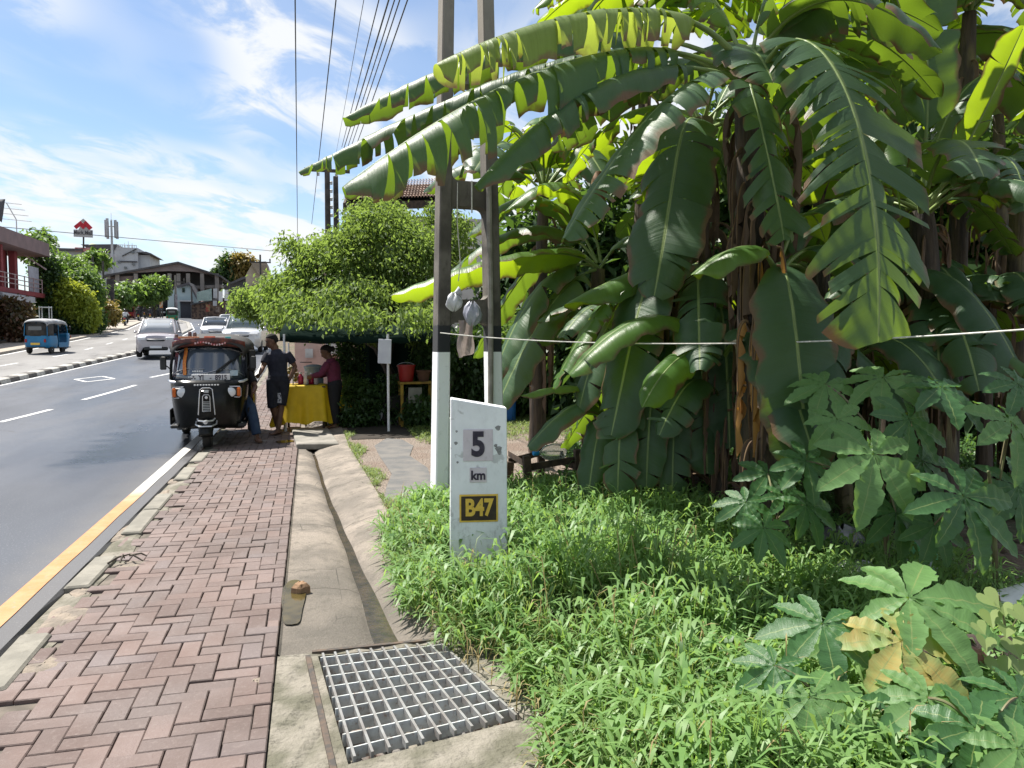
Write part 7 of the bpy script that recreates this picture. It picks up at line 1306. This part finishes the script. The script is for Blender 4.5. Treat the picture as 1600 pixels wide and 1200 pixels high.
# orange board, striped banners, dark signboards, red parasol
def board(name, label, cat, Y, x0, x1, y0_, y1_, m, post=True, th_=.15):
    p = PY((x0+x1)/2, y1_, Y); e = empty(name, (p.x, Y, gz(Y)), 0, label, cat); b = MB(); b.prism([(PY(x, y, Y).x, Y, PY(x, y, Y).z) for x, y in ((x0, y1_), (x1, y1_), (x1, y0_), (x0, y0_))], (0, th_, 0)); wmesh('board', b, m, e)
    if post:
        for x in (x0+.6, x1-.6): b = MB(); q = PY(x, y1_, Y); b.tube([(q.x, Y+th_+.06, gz(Y)-.1), (q.x, Y+th_+.06, PY(x, y0_, Y).z-.1)], .06, 6); wmesh('post', b, M['darkpole'], e)
    return e
board('signboard', 'orange red hanging signboard by the round tree at the bend', 'sign', 118, 235.5, 244, 455, 470, pm('orange_board', (.42, .1, .05), (.3, .08, .05), 1.5, .7)); board('banner', 'leaning orange and cream striped banner beside the orange signboard', 'banner', 116, 249, 254, 457, 481, pm('striped_banner', (.5, .2, .08), (.55, .5, .4), 2.2, .7, lo=.48, hi=.52)); board('banner', 'pale narrow banner left of the orange signboard', 'banner', 117, 226, 229.5, 460, 478, pm('pale_banner', (.5, .38, .25), (.4, .25, .15), 2, .7))
board('signboard', 'tall dark slatted signboard above the orange shrubs', 'sign', 86, 167, 178, 436, 475, pm('dark_sign', (.02, .02, .022), (.06, .05, .05), 2.5, .6)); board('signboard', 'wide black hoarding beside the orange shrubs', 'sign', 84, 151, 166, 455, 480, M['blackplastic']); board('signboard', 'white framed small sign above the black hoarding', 'sign', 85, 152.5, 160, 441, 449, M['white'])
for k_, (px, lab) in enumerate(((171, 'leaning pale board at the foot of the orange shrubs'), (180, 'second leaning pale board next to the leaning pale board by the shrubs'))):
    p = PY(px, 508, 78); b = MB(); b.prism([(p.x-.35, p.y, gz(78)+.1), (p.x+.25, p.y, gz(78)+.1), (p.x-.05, p.y+.4, gz(78)+1.35), (p.x-.65, p.y+.4, gz(78)+1.35)], (0, .05, 0)); simple('leaning_board', lab, 'board', b, M['pale_pave'])
p = PY(195, 480, 112); e = empty('parasol', (p.x, p.y, gz(112)), 0, 'red and white parasol over a kiosk at the far bend', 'parasol'); b = MB(); zt = PY(195, 466, 112).z-gz(112); b.lathe((0, 0, zt-1.0), [(1.9, 0), (1.5, .35), (.8, .8), (.05, 1.05)], 10); b.build('canopy', pm('parasol_cloth', (.5, .04, .06), (.6, .3, .3), 1, .7), e, False, .03); b = MB(); b.tube([(0, 0, 0), (0, 0, zt)], .05, 6); b.build('pole', M['white'], e)
b = MB(); p = PY(190, 480, 118); e = building('kiosk', 'dark red kiosk behind the parasol at the far bend', 'building', (p.x, p.y, gz(118))); b.rbox((0, 0, 1.6), (3.0, 3, 3.2), .05); b.build('body', rp_, e); b = MB(); b.rbox((0, -.1, 3.4), (3.4, 3.6, .25), .05); b.build('roof', sred, e)
for k_, (px, Y, top, lab) in enumerate(((275, 112, 430, 'grey concrete pole plastered with posters near the bend'), (408, 96, 398, 'distant electricity pole with a crossarm above the spreading tree'), (147, 82, 401, 'thin dark pole in front of the office building'), (163, 90, 408, 'short dark pole right of the thin dark pole'), (360, 112, 440, 'dark pole by the market shed'), (300, 118, 447, 'thin street pole in front of the pale blue shop'))):
    p = PY(px, 480, Y); e = empty('utility_pole', (p.x, Y, gz(Y)), 0, lab, 'utility pole', 'poles in the distance'); zt = PY(px, top, Y).z-gz(Y); b = MB(); b.tube([(0, 0, -.2), (0, 0, zt)], [.2 if k_ == 0 else .13, .1], 8); b.build('pole', cc if k_ == 0 else M['darkpole'], e, True)
    if k_ in (0, 1):
        b = MB(); b.box((0, 0, zt-.9), (2.4, .12, .14)); b.build('crossarm', M['darkpole'], e)
        for x in (-1.1, 0, 1.1): b = MB(); b.lathe((x, 0, zt-.83), [(.03, 0), (.1, .1), (.06, .2), (.11, .3), (.02, .4)], 8); b.build('insulator', M['darkpole'], e)
    if k_ == 0: b = MB(); b.lathe((0, 0, 1.8), [(.22, -1.2), (.23, -.4), (.21, .4), (.22, 1.6)], 10); b.build('posters', pm('poster_paper', (.35, .33, .36), (.12, .11, .12), 3, .8), e)
# --- house with clay tiles behind the tree, double pole and overhead wires
Yh = 25; hs_ = building('tiled_house', 'house with a weathered clay tile roof and pale walls rising behind the spreading tree', 'house', (PY(615, 400, Yh).x, Yh+4, gz(Yh)))
e0, e1 = PY(536, 314, Yh), PY(700, 309, Yh); r0, r1 = PY(546, 288, Yh+3.5), PY(704, 280, Yh+3.5)
t = NT('clay_tiles'); c = t.mix(t.island(), (.3, .2, .145), (.2, .125, .09)); c = t.mix(t.math('MULTIPLY', t.ramp(t.noise(3, 6), .45, .65), .6), c, (.09, .075, .065)); t.col(c); t.rough(.9); M['tiles'] = t.m
b = MB(); nx, ny = 34, 9
for i in range(nx):
    for j in range(ny):
        q = []
        for jj in (j, j+1.12):
            a = e0.lerp(r0, jj/ny); d = e1.lerp(r1, jj/ny); row = []
            for s in np.linspace(0, 1, 5): p = a.lerp(d, (i+s)/nx); row.append(p+Vector((0, -.0, .07*math.sin(PI*s)+(.035 if jj == j else 0))))
            q.append(row)
        b.grid(q)
wmesh('roof_tiles', b, M['tiles'], hs_)
b = MB(); b.prism([e0+Vector((0, .05, -.05)), e1+Vector((0, .05, -.05)), e1+Vector((0, .05, -.3)), e0+Vector((0, .05, -.3))], (0, .05, 0)); wmesh('fascia', b, M['wood'], hs_); b = MB(); b.prism([e0+Vector((0, .12, -.06)), r0+Vector((0, 0, -.06)), r0+Vector((0, 0, -.16)), e0+Vector((0, .12, -.2))], (e1-e0)); wmesh('roof_underside', b, M['wood'], hs_)
wbox('wall', e0.x+.5, e1.x+2, Yh+.9, Yh+6, gz(Yh)-.5, e0.z-.25, pm('house_wall', (.55, .54, .5), (.45, .43, .4), 1, .9), hs_); wbox('window', e0.x+1.1, e0.x+2.0, Yh+.8, Yh+.88, e0.z-1.6, e0.z-.6, M['glass'], hs_); wbox('corner_post', e0.x+.35, e0.x+.5, Yh+.7, Yh+.9, gz(Yh), e0.z-.2, M['wood'], hs_)
for k_, (px, top, lab) in enumerate(((513, 262, 'slim dark electricity pole with the crossarm beyond the spreading tree'), (526, 276, 'shorter dark electricity pole just right of the slim crossarm pole'))):
    Yp = 27+k_; p = PY(px, 400, Yp); e = empty('utility_pole', (p.x, Yp, gz(Yp)), 0, lab, 'utility pole'); zt = PY(px, top, Yp).z-gz(Yp); b = MB(); b.tube([(0, 0, -.2), (0, 0, zt)], [.13, .09], 10); b.build('pole', M['darkpole'], e, True)
    for j in range(5 if k_ else 2):
        b = MB(); b.lathe(((-.16 if k_ else -.3+.6*j), -.1, zt-.25-(.28*j if k_ else 0)), [(.02, -.06), (.06, -.04), (.04, 0), (.06, .04), (.02, .07)], 8); b.build('insulator', M['steel'], e)
    if not k_: b = MB(); b.box((0, 0, zt-.1), (1.5, .1, .1)); b.build('crossarm', M['darkpole'], e); pole_top = Vector((p.x, Yp, gz(Yp)+zt))
wl = {0: 'leftmost overhead wire hanging far out over the pavement', 1: 'second overhead wire from the left, alone in the sky', 2: 'faint third overhead wire between the two lone wires and the bundle', 3: 'leftmost wire of the close bundle above the pavement', 4: 'second wire of the close bundle with a small dark joint', 5: 'middle wire of the close bundle above the pavement', 6: 'fourth wire of the close bundle above the pavement', 7: 'rightmost wire of the close bundle above the pavement'}
for k_, (xt, xm, ym, xb, yb, r) in enumerate(((461, 467, 250, 465, 385, .011), (524, 507, 200, 487, 350, .011), (567, 545, 110, 525, 240, .006), (590, 565, 105, 534, 230, .01), (605, 575, 115, 536, 236, .014), (614, 583, 115, 540, 240, .011), (622, 590, 115, 545, 240, .011), (634, 600, 115, 552, 240, .012))):
    a = PY(xt, 0, 12.5); c = PY(xb, yb, 28.5 if k_ > 2 else 36); d = (a-c).normalized(); n_ = a+d*16; m = (n_+c)/2-Vector((0, 0, .15)); b = MB(); b.tube([Vector(q) for q in bez([n_, m, c+Vector((0, 0, 0))], 24)], r, 5)
    if k_ == 4: q = PY(578, 84, 17); f_ = .0
    tag(b.build('overhead_wire', M['wire']), wl[k_], 'wire', 'overhead wires')
b = MB(); b.tube([Vector(q) for q in bez([PY(-60, 349, 60), PY(200, 372, 75), PY(470, 396, 60)], 24)], .025, 5); tag(b.build('overhead_wire', M['wire']), 'long thin wire crossing the sky over the whole road', 'wire', 'overhead wires')
